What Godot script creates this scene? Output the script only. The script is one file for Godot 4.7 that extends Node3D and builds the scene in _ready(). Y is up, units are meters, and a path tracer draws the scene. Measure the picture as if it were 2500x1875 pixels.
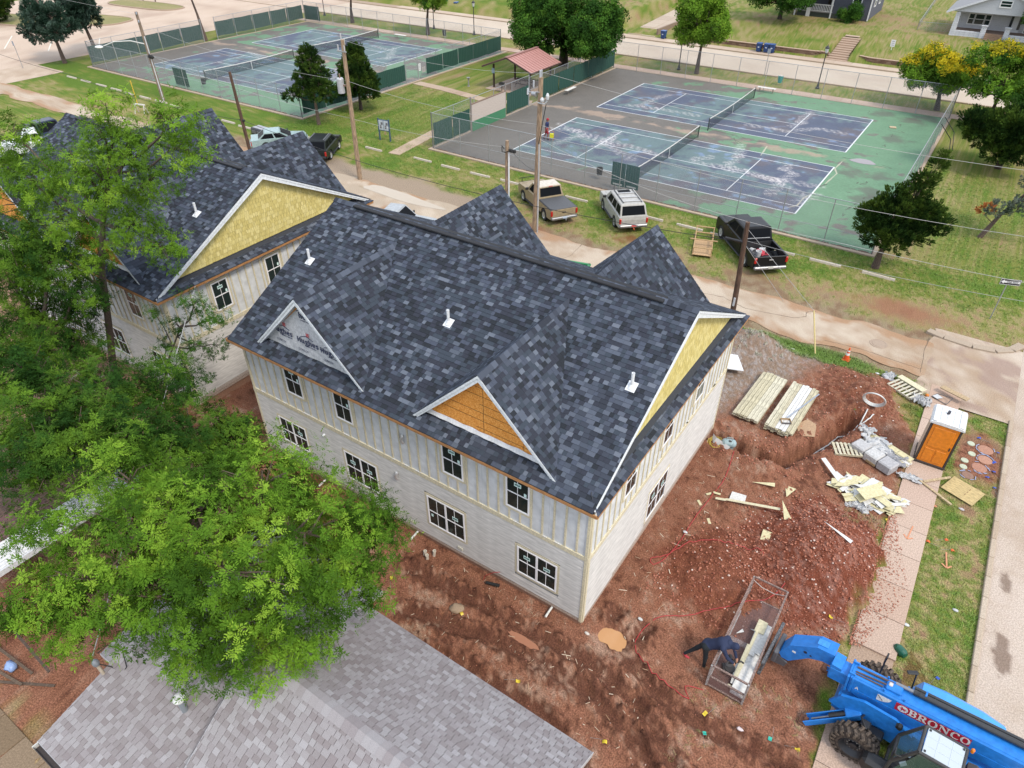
extends Node3D
# An aerial view of a building site beside public tennis courts. x runs along the alley,z towards the camera,metres.
const CHARCOAL := [Color(.032,.036,.047),Color(.044,.050,.066),Color(.058,.067,.088),Color(.078,.090,.118),Color(.104,.118,.152),Color(.145,.162,.20)]
const TAUPE := [Color(.285,.255,.262),Color(.31,.285,.292),Color(.335,.31,.318),Color(.355,.335,.345),Color(.385,.365,.378),Color(.265,.232,.238)]
var cam_at := Vector3(21.0,19.83,69.5)
var rng := RandomNumberGenerator.new()
var mats := {}
var noises := {}
var taken := {}
var meshes := {}
var ground_soil := {}
class MB:                                   # collects triangles with normals,colours and uvs
	var v := PackedVector3Array()
	var n := PackedVector3Array()
	var c := PackedColorArray()
	var t := PackedVector2Array()
	var i := PackedInt32Array()
	var col := Color.WHITE
	func put(p: Vector3,nn: Vector3,uv := Vector2.ZERO) -> int:
		v.append(p);n.append(nn);c.append(col);t.append(uv)
		return v.size() - 1
	func face(a: int,b: int,d: int,nn: Vector3):
		if (v[b] - v[a]).cross(v[d] - v[a]).dot(nn) > 0.0: i.append_array([a,d,b])
		else: i.append_array([a,b,d])
	func tri(a: Vector3,b: Vector3,d: Vector3,away := Vector3.INF):
		var nn := (b - a).cross(d - a).normalized()
		if away != Vector3.INF and nn.dot((a+b+d)/3.0 - away) < 0.0: nn = -nn
		face(put(a,nn,Vector2(0,1)),put(b,nn,Vector2(1,1)),put(d,nn,Vector2(.5,0)),nn)
	func quad(a: Vector3,b: Vector3,d: Vector3,e: Vector3,away := Vector3.INF):   # a b d e round the rim
		var nn := (d - a).cross(e - b).normalized()
		if away != Vector3.INF and nn.dot((a+b+d+e)/4.0 - away) < 0.0: nn = -nn
		var ia := put(a,nn,Vector2(0,1));var ib := put(b,nn,Vector2(1,1));var id := put(d,nn,Vector2(1,0));var ie := put(e,nn,Vector2(0,0))
		face(ia,ib,id,nn);face(ia,id,ie,nn)
	func box(at: Vector3,size: Vector3,bs := Basis.IDENTITY):
		var h := size*.5
		var p := []
		for k in 8: p.append(at+bs*Vector3(h.x if k & 1 else -h.x,h.y if k & 2 else -h.y,h.z if k & 4 else -h.z))
		for f in [[0,1,3,2],[4,5,7,6],[0,1,5,4],[2,3,7,6],[0,2,6,4],[1,3,7,5]]: quad(p[f[0]],p[f[1]],p[f[2]],p[f[3]],at)
	func cbox(at: Vector3,size: Vector3,ch := .02,bs := Basis.IDENTITY):    # box with chamfered edges
		var h := size*.5
		ch = minf(ch,minf(h.x,minf(h.y,h.z))*.9)
		var g := h - Vector3.ONE*ch
		var q := func(a,b,e): return at+bs*Vector3(a,b,e)
		for s in [-1.0,1.0]:
			quad(q.call(s*h.x,-g.y,-g.z),q.call(s*h.x,g.y,-g.z),q.call(s*h.x,g.y,g.z),q.call(s*h.x,-g.y,g.z),at)
			quad(q.call(-g.x,s*h.y,-g.z),q.call(g.x,s*h.y,-g.z),q.call(g.x,s*h.y,g.z),q.call(-g.x,s*h.y,g.z),at)
			quad(q.call(-g.x,-g.y,s*h.z),q.call(g.x,-g.y,s*h.z),q.call(g.x,g.y,s*h.z),q.call(-g.x,g.y,s*h.z),at)
			for r in [-1.0,1.0]:
				quad(q.call(s*h.x,r*g.y,-g.z),q.call(s*g.x,r*h.y,-g.z),q.call(s*g.x,r*h.y,g.z),q.call(s*h.x,r*g.y,g.z),at)
				quad(q.call(s*h.x,-g.y,r*g.z),q.call(s*g.x,-g.y,r*h.z),q.call(s*g.x,g.y,r*h.z),q.call(s*h.x,g.y,r*g.z),at)
				quad(q.call(-g.x,s*h.y,r*g.z),q.call(-g.x,s*g.y,r*h.z),q.call(g.x,s*g.y,r*h.z),q.call(g.x,s*h.y,r*g.z),at)
				for e in [-1.0,1.0]: tri(q.call(s*h.x,r*g.y,e*g.z),q.call(s*g.x,r*h.y,e*g.z),q.call(s*g.x,r*g.y,e*h.z),at)
	func tube(pts: Array,radii: Array,sides := 8,caps := true):
		var rings := []
		var side := Vector3.RIGHT
		for k in pts.size():
			var d: Vector3 = (pts[mini(k+1,pts.size() - 1)] - pts[maxi(k - 1,0)]).normalized()
			if k == 0: side = d.cross(Vector3.UP if absf(d.y) < .9 else Vector3.RIGHT).normalized()
			side = (side - d*side.dot(d)).normalized()
			var up := d.cross(side)
			var ring := []
			for j in sides:
				var a := TAU*j/sides
				var o := side*cos(a)+up*sin(a)
				ring.append(put(pts[k]+o*radii[mini(k,radii.size() - 1)],o,Vector2(float(j)/sides,k)))
			rings.append(ring)
		for k in pts.size() - 1:
			for j in sides:
				var a: int = rings[k][j];var b: int = rings[k][(j+1) % sides];var d: int = rings[k+1][(j+1) % sides];var e: int = rings[k+1][j]
				face(a,b,d,n[a]);face(a,d,e,n[a])
		if caps:
			for k in [0,pts.size() - 1]:
				var nn: Vector3 = (pts[k] - pts[1 if k == 0 else k - 1]).normalized()
				var m := put(pts[k],nn)
				var ids := []
				for j in sides: ids.append(put(v[rings[k][j]],nn))
				for j in sides: face(m,ids[j],ids[(j+1) % sides],nn)
	func rod(a: Vector3,b: Vector3,r: float,r2 := -1.0,sides := 8):
		tube([a,b],[r,r if r2 < 0.0 else r2],sides)
	func lathe(at: Vector3,axis: Vector3,prof: Array,sides := 16):     # prof: [along,radius]
		var pts := [];var rr := []
		for q in prof: pts.append(at+axis*q[0]);rr.append(maxf(q[1],.0005))
		var side := axis.cross(Vector3.UP if absf(axis.y) < .9 else Vector3.RIGHT).normalized()
		var up := axis.cross(side)
		for k in pts.size() - 1:
			var sl := Vector2(pts[k].distance_to(pts[k+1])*signf(prof[k+1][0] - prof[k][0]+1e-9),rr[k+1] - rr[k])
			for j in sides:
				var ids := []
				for w in [[k,j],[k,j+1],[k+1,j+1],[k+1,j]]:
					var a: float = TAU*w[1]/sides
					var o := side*cos(a)+up*sin(a)
					ids.append(put(pts[w[0]]+o*rr[w[0]],(o*sl.x - axis*sl.y).normalized()))
				face(ids[0],ids[1],ids[2],n[ids[0]]);face(ids[0],ids[2],ids[3],n[ids[0]])
	func prism(poly: PackedVector2Array,z0: float,z1: float,tf := Transform3D.IDENTITY,ends := true):   # polygon in xy swept along z
		var tr := Geometry2D.triangulate_polygon(poly)
		var ctr := Vector2.ZERO
		for q in poly: ctr += q/poly.size()
		var dz := (tf.basis*Vector3(0,0,1)).normalized()*signf(z1 - z0)
		if ends:
			for e in 2:
				var z := z0 if e == 0 else z1
				var nn := -dz if e == 0 else dz
				for k in range(0,tr.size(),3):
					var ids := []
					for m in 3: ids.append(put(tf*Vector3(poly[tr[k+m]].x,poly[tr[k+m]].y,z),nn,poly[tr[k+m]]))
					face(ids[0],ids[1],ids[2],nn)
		var cw := Geometry2D.is_polygon_clockwise(poly)
		for k in poly.size():
			var a := poly[k];var b := poly[(k+1) % poly.size()]
			var o2 := (b - a).orthogonal()*(1.0 if cw else -1.0)
			var nn := (tf.basis*Vector3(o2.x,o2.y,0)).normalized()
			var q0 := put(tf*Vector3(a.x,a.y,z0),nn);var q1 := put(tf*Vector3(b.x,b.y,z0),nn)
			var q2 := put(tf*Vector3(b.x,b.y,z1),nn);var q3 := put(tf*Vector3(a.x,a.y,z1),nn)
			face(q0,q1,q2,nn);face(q0,q2,q3,nn)
	func ball(at: Vector3,r: Vector3,rings := 8,sides := 12,wob := 0.0,sd := 1.0):
		var g := []
		for a in rings+1:
			var row := []
			for b in sides+1:
				var th := PI*a/rings;var ph := TAU*b/sides
				var o := Vector3(sin(th)*cos(ph),cos(th),sin(th)*sin(ph))
				var w := 1.0+wob*(sin(o.x*5.1+sd*3.0)*sin(o.y*4.3+sd*7.0)+.6*sin(o.z*7.7+o.x*3.0+sd*5.0))
				row.append(put(at+o*r*w,(o/r).normalized()))
			g.append(row)
		for a in rings:
			for b in sides:
				face(g[a][b],g[a][b+1],g[a+1][b+1],n[g[a+1][b]]+n[g[a][b]]);face(g[a][b],g[a+1][b+1],g[a+1][b],n[g[a+1][b]]+n[g[a][b]])
	func mesh() -> ArrayMesh:
		var m := ArrayMesh.new()
		if v.size() == 0: return m
		var arr := [];arr.resize(Mesh.ARRAY_MAX)
		arr[Mesh.ARRAY_VERTEX] = v;arr[Mesh.ARRAY_NORMAL] = n;arr[Mesh.ARRAY_COLOR] = c;arr[Mesh.ARRAY_TEX_UV] = t;arr[Mesh.ARRAY_INDEX] = i
		m.add_surface_from_arrays(Mesh.PRIMITIVE_TRIANGLES,arr)
		return m
# ---------- nodes
func numbered(called: String) -> String:
	taken[called] = taken.get(called,0)+1
	return called if taken[called] == 1 else "%s_%03d" % [called,taken[called] - 1]
func tag(o: Node3D,label: String,cat: String,group := ""):
	o.set_meta("label",label);o.set_meta("category",cat)
	if group: o.set_meta("group",group)
	return o
func thing(called: String,label: String,cat: String,at := Vector3.ZERO,turn := 0.0,group := "") -> Node3D:
	var o := Node3D.new();o.name = numbered(called);add_child(o)
	o.position = at;o.rotation.y = turn
	return tag(o,label,cat,group)
func node(parent: Node,called: String,m: Mesh,mat: Material,tf := Transform3D.IDENTITY) -> MeshInstance3D:
	var o := MeshInstance3D.new()
	o.name = numbered(called) if parent == self else called
	o.mesh = m;o.material_override = mat;o.transform = tf
	parent.add_child(o,true)
	return o
func part(parent: Node,called: String,b: MB,mat: Material,tf := Transform3D.IDENTITY) -> MeshInstance3D:
	return node(parent,called,b.mesh(),mat,tf)
func one(called: String,label: String,cat: String,b: MB,mat: Material,group := "",tf := Transform3D.IDENTITY) -> MeshInstance3D:
	return tag(node(self,called,b.mesh(),mat,tf),label,cat,group)
func struct(called: String,b: MB,mat: Material) -> MeshInstance3D:
	var o := part(self,called,b,mat);o.set_meta("kind","structure");return o
func stuff(o: Node): o.set_meta("kind","stuff");return o
func copy(o: Node3D,at: Vector3,turn := 0.0,label := "") -> Node3D:
	var r: Node3D = o.duplicate();r.name = numbered(String(o.name).rstrip("0123456789").trim_suffix("_"));add_child(r);r.position = at;r.rotation.y = turn
	if label: r.set_meta("label",label)
	return r
func TF(at: Vector3,yaw := 0.0,pitch := 0.0,roll := 0.0) -> Transform3D:
	return Transform3D(Basis.from_euler(Vector3(pitch,yaw,roll)),at)
func V(x,y,z) -> Vector3: return Vector3(x,y,z)
func rf(a: float,b: float) -> float: return rng.randf_range(a,b)
func along(d: Vector3,up := Vector3.UP) -> Basis:      # x axis along d
	d = d.normalized()
	var s := up.cross(d)
	s = (Vector3.RIGHT.cross(d) if s.length() < .01 else s).normalized()
	return Basis(d,s.cross(d)*-1.0,s)
# ---------- materials
func noise(sd: int,f: float,oct := 3,kind := FastNoiseLite.TYPE_SIMPLEX_SMOOTH) -> FastNoiseLite:
	var k := [sd,f,oct,kind]
	if not noises.has(k):
		var q := FastNoiseLite.new();q.seed = sd;q.frequency = f;q.fractal_octaves = oct;q.noise_type = kind
		if oct < 2: q.fractal_type = FastNoiseLite.FRACTAL_NONE
		noises[k] = q
	return noises[k]
func grain_image(sd: int,f: float,lo: float,hi: float,size := 256,oct := 4) -> Image:   # grey print between lo and hi (sRGB)
	var src := noise(sd,f,oct).get_seamless_image(size,size)
	src.convert(Image.FORMAT_L8)
	var d := src.get_data()
	for k in d.size(): d[k] = int(255.0*clampf(lerpf(lo,hi,d[k]/255.0),0,1))
	var im := Image.create_from_data(size,size,false,Image.FORMAT_L8,d)
	im.generate_mipmaps()
	return im
func grain(key: String,sd: int,f: float,lo: float,hi: float,size := 256,oct := 4) -> ImageTexture:
	if not mats.has("t_"+key): mats["t_"+key] = ImageTexture.create_from_image(grain_image(sd,f,lo,hi,size,oct))
	return mats["t_"+key]
func bumps(key: String,sd: int,f: float,size := 256,strength := 2.0,oct := 4) -> ImageTexture:
	if not mats.has("b_"+key):
		var im := noise(sd,f,oct).get_seamless_image(size,size)
		im.convert(Image.FORMAT_RGBA8)
		im.bump_map_to_normal_map(strength)
		im.generate_mipmaps()
		mats["b_"+key] = ImageTexture.create_from_image(im)
	return mats["b_"+key]
func lin(c: Color) -> Color: return c.linear_to_srgb()
# colour c is a linear base colour;opts: rough,metal,tex,scale,nrm,nscale,vc,alpha,spec,clear,back,detail
func M(key: String,c := Color.WHITE,o := {}) -> StandardMaterial3D:
	if mats.has(key): return mats[key]
	var m := StandardMaterial3D.new()
	m.albedo_color = lin(Color(c.r,c.g,c.b));m.roughness = o.get("rough",.85);m.metallic = o.get("metal",0.0)
	m.metallic_specular = o.get("spec",.5);m.cull_mode = BaseMaterial3D.CULL_DISABLED
	if o.has("tex"):
		m.albedo_texture = o.tex
		if not o.get("uv",false):
			m.uv1_triplanar = true;m.uv1_world_triplanar = o.get("world",false)
			m.uv1_scale = Vector3.ONE*o.get("scale",1.0) if not o.get("scale",1.0) is Vector3 else o.scale
	if o.has("nrm"):
		m.normal_enabled = true;m.normal_texture = o.nrm;m.normal_scale = o.get("nscale",.6)
		if not o.get("uv",false):
			m.uv1_triplanar = true;m.uv1_world_triplanar = o.get("world",false)
			m.uv1_scale = Vector3.ONE*o.get("scale",1.0)
	if o.get("vc",false): m.vertex_color_use_as_albedo = true
	if o.has("alpha"):
		m.transparency = BaseMaterial3D.TRANSPARENCY_ALPHA;m.albedo_color.a = o.alpha
	if o.has("clear"): m.clearcoat_enabled = true;m.clearcoat = o.clear;m.clearcoat_roughness = .08
	if o.has("back"): m.backlight_enabled = true;m.backlight = o.back
	if o.has("glow"): m.emission_enabled = true;m.emission = lin(o.glow)
	mats[key] = m
	return m
func paint(c: Color,rough := .35) -> StandardMaterial3D:      # car and machine paint
	return M("paint%s%.2f" % [c.to_html(),rough],c,{rough = rough,clear = .2,spec = .25,tex = grain("dusty",71,.02,.86,1.0),scale = .7})
func plain(c: Color,rough := .8,metal := 0.0) -> StandardMaterial3D:
	return M("plain%s%.2f%.2f" % [c.to_html(),rough,metal],c,{rough = rough,metal = metal,tex = grain("plain",5,.03,.84,1.0),scale = 1.3})
func wood(c: Color) -> StandardMaterial3D:
	return M("wood"+c.to_html(),c,{rough = .8,tex = grain("wood",9,.02,.72,1.0),scale = 2.0})
func _ready():
	rng.seed = 20240517
	var cam := Camera3D.new();cam.name = "camera";add_child(cam)
	cam.position = cam_at
	cam.basis = Basis.from_euler(Vector3(-.652,.592,.001),EULER_ORDER_YXZ)
	cam.fov = 58.225;cam.near = .3;cam.far = 900.0;cam.current = true
	var env := Environment.new()
	env.background_mode = Environment.BG_SKY
	var sky := Sky.new();var sm := ProceduralSkyMaterial.new()
	sm.sky_top_color = Color(.80,.85,.92);sm.sky_horizon_color = Color(.93,.94,.96);sm.sky_curve = .25
	sm.ground_bottom_color = Color(.42,.38,.33);sm.ground_horizon_color = Color(.75,.74,.72);sm.sun_angle_max = 1.0;sm.sun_curve = .01
	sky.sky_material = sm;env.sky = sky
	env.background_energy_multiplier = 1.0
	env.tonemap_mode = Environment.TONE_MAPPER_LINEAR
	env.tonemap_exposure = 2.05
	env.sdfgi_enabled = true;env.ssao_enabled = true;env.ssil_enabled = true
	var we := WorldEnvironment.new();we.name = "world_environment";we.environment = env;add_child(we)
	var sun := DirectionalLight3D.new();sun.name = "sun";add_child(sun)
	sun.rotation_degrees = Vector3(-52,72,0)
	sun.light_color = Color(1.0,.965,.91);sun.light_energy = .5;sun.light_angular_distance = 14.0;sun.shadow_enabled = true
	build_ground();print("ground ",Time.get_ticks_msec())
	build_paving();build_courts();print("courts ",Time.get_ticks_msec())
	build_houses();print("houses ",Time.get_ticks_msec())
	build_grey_house();print("grey ",Time.get_ticks_msec())
	build_park();print("park ",Time.get_ticks_msec())
	build_far_street();print("far ",Time.get_ticks_msec())
	build_poles();print("poles ",Time.get_ticks_msec())
	build_vehicles();print("vehicles ",Time.get_ticks_msec())
	build_telehandler();print("telehandler ",Time.get_ticks_msec())
	build_site();print("site ",Time.get_ticks_msec())
	build_people();print("people ",Time.get_ticks_msec())
	build_trees();print("trees ",Time.get_ticks_msec())
	build_grass();print("done ",Time.get_ticks_msec())
# ---------- ground
func ramp(a: float,b: float,x: float) -> float: return smoothstep(a,b,x)
func seg_dist(p: Vector2,a: Vector2,b: Vector2) -> float: return p.distance_to(Geometry2D.get_closest_point_to_segment(p,a,b))
func path_dist(p: Vector2,pts: Array) -> float:
	var d := 1e9
	for k in pts.size() - 1: d = minf(d,seg_dist(p,pts[k],pts[k+1]))
	return d
const TRENCH := [Vector2(15.7,46.2),Vector2(17.9,46.35),Vector2(18.8,46.1),Vector2(19.7,44.2),Vector2(20.5,42.0)]
const RUTS := [[Vector2(9.5,58.8),Vector2(12.8,58.6),Vector2(14.5,58.6),Vector2(16.5,58.4),Vector2(18.4,58.9),Vector2(20.5,60.2)],
	[Vector2(10.5,60.2),Vector2(14.0,59.35),Vector2(15.4,59.35),Vector2(17.2,59.3),Vector2(19.0,60.0),Vector2(20.4,61.4)],
	[Vector2(11.5,61.0),Vector2(13.6,60.65),Vector2(16.0,60.55),Vector2(18.0,61.4),Vector2(19.5,62.6)],
	[Vector2(17.2,57.6),Vector2(18.6,58.2),Vector2(20.2,58.4),Vector2(22.4,58.0)],
	[Vector2(16.3,56.5),Vector2(16.5,53.0),Vector2(16.6,49.8)],[Vector2(17.3,56.8),Vector2(17.6,54.6)]]
func site_weight(x: float,z: float) -> float:     # 1 where the soil has been stripped of grass
	var w := noise(3,.35).get_noise_2d(x,z)*.55+noise(4,1.6).get_noise_2d(x,z)*.25
	var e := minf(minf(z - 37.6+.8*w,22.9 - x+1.1*w),minf(74.0 - z,x+25.0+3.0*w))
	if z < 43.5: e = minf(e,maxf(0.0,21.5+.35*(z - 37.5) - x+w))     # grass strip beside the pavement
	return ramp(-.15,.25,e)
func ground_height(x: float,z: float) -> float:
	var y := 0.0
	if z > 36.5 and x < 24.6:
		var w := site_weight(x,z)
		if w > 0.0:
			var p := Vector2(x,z)
			var b := noise(11,.5).get_noise_2d(x,z)*.05+noise(12,2.2).get_noise_2d(x,z)*.035+absf(noise(13,5.0,2).get_noise_2d(x,z))*.055
			if x > 13.0 and z < 48.0:
				var d := path_dist(p,TRENCH)+noise(14,1.3).get_noise_2d(x,z)*.22
				b -= .62*(1.0 - ramp(.16,.36,d))
				b += .20*exp(-pow((d - .75)/.34,2.0))*(1.0+.7*noise(15,2.6).get_noise_2d(x,z))
				b += .55*exp(-pow((x - 20.3)/1.3,2.0) - pow((z - 39.9)/1.7,2.0))*(1.0+.5*noise(16,1.5).get_noise_2d(x,z))
				b += .7*exp(-pow((x - 15.0)/1.4,2.0) - pow((z - 38.3)/.9,2.0))
				if d > .4: b += .07*absf(noise(17,3.2).get_noise_2d(x,z))*2.0
			if x > 15.6:
				var q := Vector2((x - 21.5)/2.75,(z - 50.2)/2.9).length()
				var lump := noise(18,1.1).get_noise_2d(x,z)*.28+noise(19,4.0,2).get_noise_2d(x,z)*.10
				b += 1.15*ramp(1.05,.0,q+lump*.45)*(1.0+.25*lump)
				q = Vector2((x - 18.6)/1.9,(z - 53.0)/2.1).length()
				b += .42*ramp(1.1,.0,q+lump*.6)
				q = Vector2((x - 18.3)/1.6,(z - 47.4)/.9).length()
				b += .30*ramp(1.1,.1,q+lump*.6)
				if Vector2(x - 20.6,z - 51.2).length() < 4.2: b += absf(noise(20,4.5,2).get_noise_2d(x,z))*.11
			if z > 56.0 and z < 66.0:
				for r in RUTS:
					var d := path_dist(p,r)+noise(21,1.2).get_noise_2d(x,z)*.15
					b += -.12*exp(-pow(d/.17,2.0))+.11*exp(-pow((d - .33)/.12,2.0))*(1.0+2.2*noise(22,3.6).get_noise_2d(x,z))
				b = lerpf(b,-.12,ramp(1.15,.55,Vector2((x - 16.67)/.62,(z - 57.25)/.5).length()))
				b = lerpf(b,-.07,ramp(1.2,.5,Vector2((x - 14.3)/.95,(z - 58.9)/.22).length()))
			y = lerpf(y,b+.02,w)
	elif z < -28.6:
		y = .72+.45*ramp(-28.6,-31.5,z)+1.1*ramp(-29.5,-38.0,z)+maxf(0.0,-40.0 - z)*.02
		if absf(x - 3.0) < 1.25 and z > -35.0: y = minf(y,(-28.4 - z)*.277 - .03)
		if x < -17.0: y *= 1.0 - .75*ramp(-17.0,-19.0,x)*(1.0 - ramp(-26.0,-28.0,x))
		if x < -29.0: y *= 1.0+.1*noise(2,.1).get_noise_2d(x,z)
	elif z > 24.0 and z < 37.0 and x > -34.0 and x < 27.0:
		y = noise(11,.5).get_noise_2d(x,z)*.03
	return y
func ground_color(x: float,z: float) -> Color:
	var n0 := noise(31,.045).get_noise_2d(x,z);var n1 := noise(32,.22).get_noise_2d(x,z);var n2 := noise(33,1.1).get_noise_2d(x,z);var n3 := noise(34,4.0,2).get_noise_2d(x,z)
	var lush := Color(.14,.235,.03);var mid := Color(.255,.28,.062);var dry := Color(.42,.35,.155);var bare := Color(.42,.28,.155)
	var q := .45+.55*n1+.35*n0+.5*n2+.5*n3
	if z < -9.0: q += .22
	if z > 24.0 and z < 37.0: q += .55*ramp(28.5,31.5,z+n1) - .25+.25*ramp(24.5,26.5,z)*ramp(-20.0,5.0,x)
	if x > 21.0 and z > 36.0: q += .12+.35*n2
	if x < -40.0: q -= .12
	var c := lush.lerp(mid,ramp(.1,.5,q)).lerp(dry,ramp(.5,.95,q)).lerp(bare,ramp(.95,1.25,q))
	var soil := Color(.375,.168,.102);var dark := Color(.18,.074,.046);var pale := Color(.51,.315,.225)
	var m := n1*.55+n2*.6+n3*.45
	if z > 24.0 and z < 37.0 and x > -45.0:       # worn verge beside the alley
		var red := ramp(1.15,.3,Vector2((x - 20.6)/3.1,(z - 30.2)/1.35).length()+.45*n2+.5*n1)
		var worn := ramp(31.1,32.6,z+1.5*n1+.5*n2)
		c = c.lerp(Color(.40,.30,.20).lerp(Color(.30,.19,.12),ramp(-.2,.35,n2)),worn*.9)
		c = c.lerp(Color(.42,.205,.125).lerp(soil,ramp(-.1,.4,n2)),red*.9)
		c = c.lerp(Color(.27,.10,.05),.8*ramp(.9,.2,Vector2(x - 4.3,(z - 30.6)*1.3).length()/1.6+.6*n2))
		for s in [Vector2(-17.8,32.9),Vector2(-1.6,33.3)]: c = c.lerp(soil,ramp(1.3,.2,Vector2(x,z).distance_to(s)/1.1+.5*n2))
		if x < -7.0 and x > -24.0: c = c.lerp(Color(.47,.36,.26),ramp(30.0,31.0,z+n1)*ramp(-24.0,-22.0,x))
	if z > 36.5 and x < 24.6:
		var w := site_weight(x,z)
		if w > 0.0:
			var s := soil.lerp(pale,ramp(.12,.65,m)).lerp(dark,ramp(.10,.6,-m))
			var trk := 0.0
			if z > 56.0 and z < 66.0:
				for r in RUTS: trk = maxf(trk,ramp(.42,.22,path_dist(Vector2(x,z),r)+.35*n2+.55*n3))
				s = s.lerp(Color(.15,.062,.04),trk*.75)
				s = s.lerp(Color(.52,.36,.25),.55*ramp(-.1,.5,z - 61.4 - .25*(x - 12.0)+n1*2.0+n2*1.6+n3*1.6))
			if x > 15.6 and z < 57.0:
				var ql := Vector2((x - 21.3)/2.9,(z - 50.6)/3.2).length()
				s = s.lerp(Color(.27,.083,.05).lerp(Color(.42,.20,.15),ramp(.05,.4,n3+.5*n2)),ramp(1.1,.75,ql+.3*n2))
				s = s.lerp(Color(.225,.072,.042).lerp(Color(.30,.105,.06),ramp(-.3,.3,n3)),.85*ramp(1.1,.6,Vector2((x - 18.4)/2.2,(z - 53.0)/2.3).length()+.4*n2))
				s = s.lerp(Color(.21,.070,.040).lerp(soil,ramp(-.2,.4,n3)),.8*ramp(1.2,.7,Vector2((x - 20.4)/2.0,(z - 40.3)/2.6).length()+.3*n2))
			if x > 12.0 and z < 46.5:      # grey gravel and mud at the house corner
				var gw := ramp(17.6,16.0,x+.35*(z - 41.0)+.9*n1+.5*n2)
				s = s.lerp(Color(.36,.27,.20).lerp(Color(.46,.42,.39),ramp(-.05,.35,n3+n2*.5)),gw*.85)
			if z > 68.6 and x < 5.6: s = s.lerp(mid,.4*ramp(0.0,.3,n2))
			c = c.lerp(s,w)
		if z < 44.0 and x < 22.9: c = c.lerp(Color(.12,.21,.03),.85*ramp(.35,.0,absf(z - 37.4 - .35*n1) - .45)*ramp(14.6,15.6,x)*ramp(21.0,20.0,x))
	elif x > 24.0 and x < 26.5 and z > 36.0:      # verge: worn by the buried pipes and by tyres
		c = c.lerp(soil.lerp(dark,ramp(0.0,.5,n3)),ramp(1.15,.6,Vector2((x - 25.4)/1.2,(z - 41.3)/1.9).length()+.35*n2))
		c = c.lerp(Color(.33,.19,.12),.8*ramp(.25,.6,n1+n2*.6))
		c = c.lerp(dark,.7*ramp(.9,.3,Vector2(x - 24.6,z - 53.2).length()/1.0+.5*n3))
	return c
func axis(steps: Array) -> PackedFloat32Array:      # [from,to,step] runs
	var out := PackedFloat32Array()
	for s in steps:
		var n := int(round((s[1] - s[0])/s[2]))
		for k in n: out.append(lerpf(s[0],s[1],float(k)/n))
	out.append(steps[-1][1])
	return out
func sheet(b: MB,xs: PackedFloat32Array,zs: PackedFloat32Array,hf: Callable,cf: Callable):
	var w := xs.size()
	var base := b.v.size()
	for z in zs:
		for x in xs:
			b.v.append(Vector3(x,hf.call(x,z),z));b.c.append(cf.call(x,z));b.t.append(Vector2(x,z))
	for r in zs.size():
		for q in w:
			var l := base+r*w+maxi(q - 1,0);var rr := base+r*w+mini(q+1,w - 1)
			var u := base+maxi(r - 1,0)*w+q;var d := base+mini(r+1,zs.size() - 1)*w+q
			var nn := (b.v[d] - b.v[u]).cross(b.v[rr] - b.v[l]).normalized()
			b.n.append(nn if nn.y > 0.0 else -nn)
	for r in zs.size() - 1:
		for q in w - 1:
			var a := base+r*w+q
			b.i.append_array([a,a+1,a+w+1,a,a+w+1,a+w])
func build_ground():
	var b := MB.new()
	var xs := axis([[-220.0,-80.0,14.0],[-80.0,-34.0,1.0],[-34.0,-8.0,.4],[-8.0,8.0,.16],[8.0,27.0,.1],[27.0,60.0,3.0],[60.0,220.0,20.0]])
	var zs := axis([[-220.0,-60.0,16.0],[-60.0,-9.0,1.0],[-9.0,24.0,3.0],[24.0,36.4,.25],[36.4,46.0,.14],[46.0,63.0,.1],[63.0,75.0,.5],[75.0,220.0,20.0]])
	sheet(b,xs,zs,ground_height,ground_color)
	var m := M("ground",Color.WHITE,{vc = true,rough = .95,spec = .25,tex = grain("soil",41,.06,.60,1.12,512,5),scale = .5,world = true,nrm = bumps("soil",42,.05,512,5.0,5),nscale = 1.0})
	m.detail_enabled = true;m.detail_blend_mode = BaseMaterial3D.BLEND_MODE_MUL;m.detail_uv_layer = BaseMaterial3D.DETAIL_UV_2
	m.detail_albedo = grain("soil2",43,.02,.80,1.0,256,5);m.uv2_triplanar = true;m.uv2_world_triplanar = true;m.uv2_scale = Vector3.ONE*2.3
	struct("ground",b,m)
	var muddy := M("muddy",Color(.46,.25,.12),{rough = .05,spec = .5})
	for q in [[16.67,57.25,.52,.42,-.045,1.0,"muddy"],[14.3,58.9,.85,.17,-.035,2.0,"thin"]]:
		var p := MB.new();p.col = Color.WHITE
		var gy := 1e9
		for k in 24:
			var a := TAU*k/24
			gy = q[4] - .035
		for k in 28:
			var f := func(t: float): return V(q[0]+cos(t)*q[2]*(1.0+.25*sin(2.0*t+q[5])+.12*sin(5.0*t+q[5]*2.0)),gy+.035,q[1]+sin(t)*q[3]*(1.0+.25*sin(2.0*t+q[5])+.12*sin(5.0*t+q[5]*2.0)))
			p.tri(V(q[0],gy+.035,q[1]),f.call(TAU*k/28),f.call(TAU*(k+1)/28),V(q[0],-9,q[1]))
		struct("puddle",p,muddy if q[6] == "muddy" else M("thin_mud",Color(.33,.15,.09),{rough = .18,spec = .5}))
	var p2 := MB.new()
	for k in 30:
		var f := func(t: float): return V(-13.2+cos(t)*3.9*(1.0+.2*sin(3.0*t+1.0)),.075,33.75+sin(t)*.62*(1.0+.25*sin(2.0*t)))
		p2.tri(V(-13.2,.075,33.75),f.call(TAU*k/30),f.call(TAU*(k+1)/30),V(-13,-9,34))
	struct("puddle",p2,M("alley_water",Color(.36,.29,.21),{rough = .08}))
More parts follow.
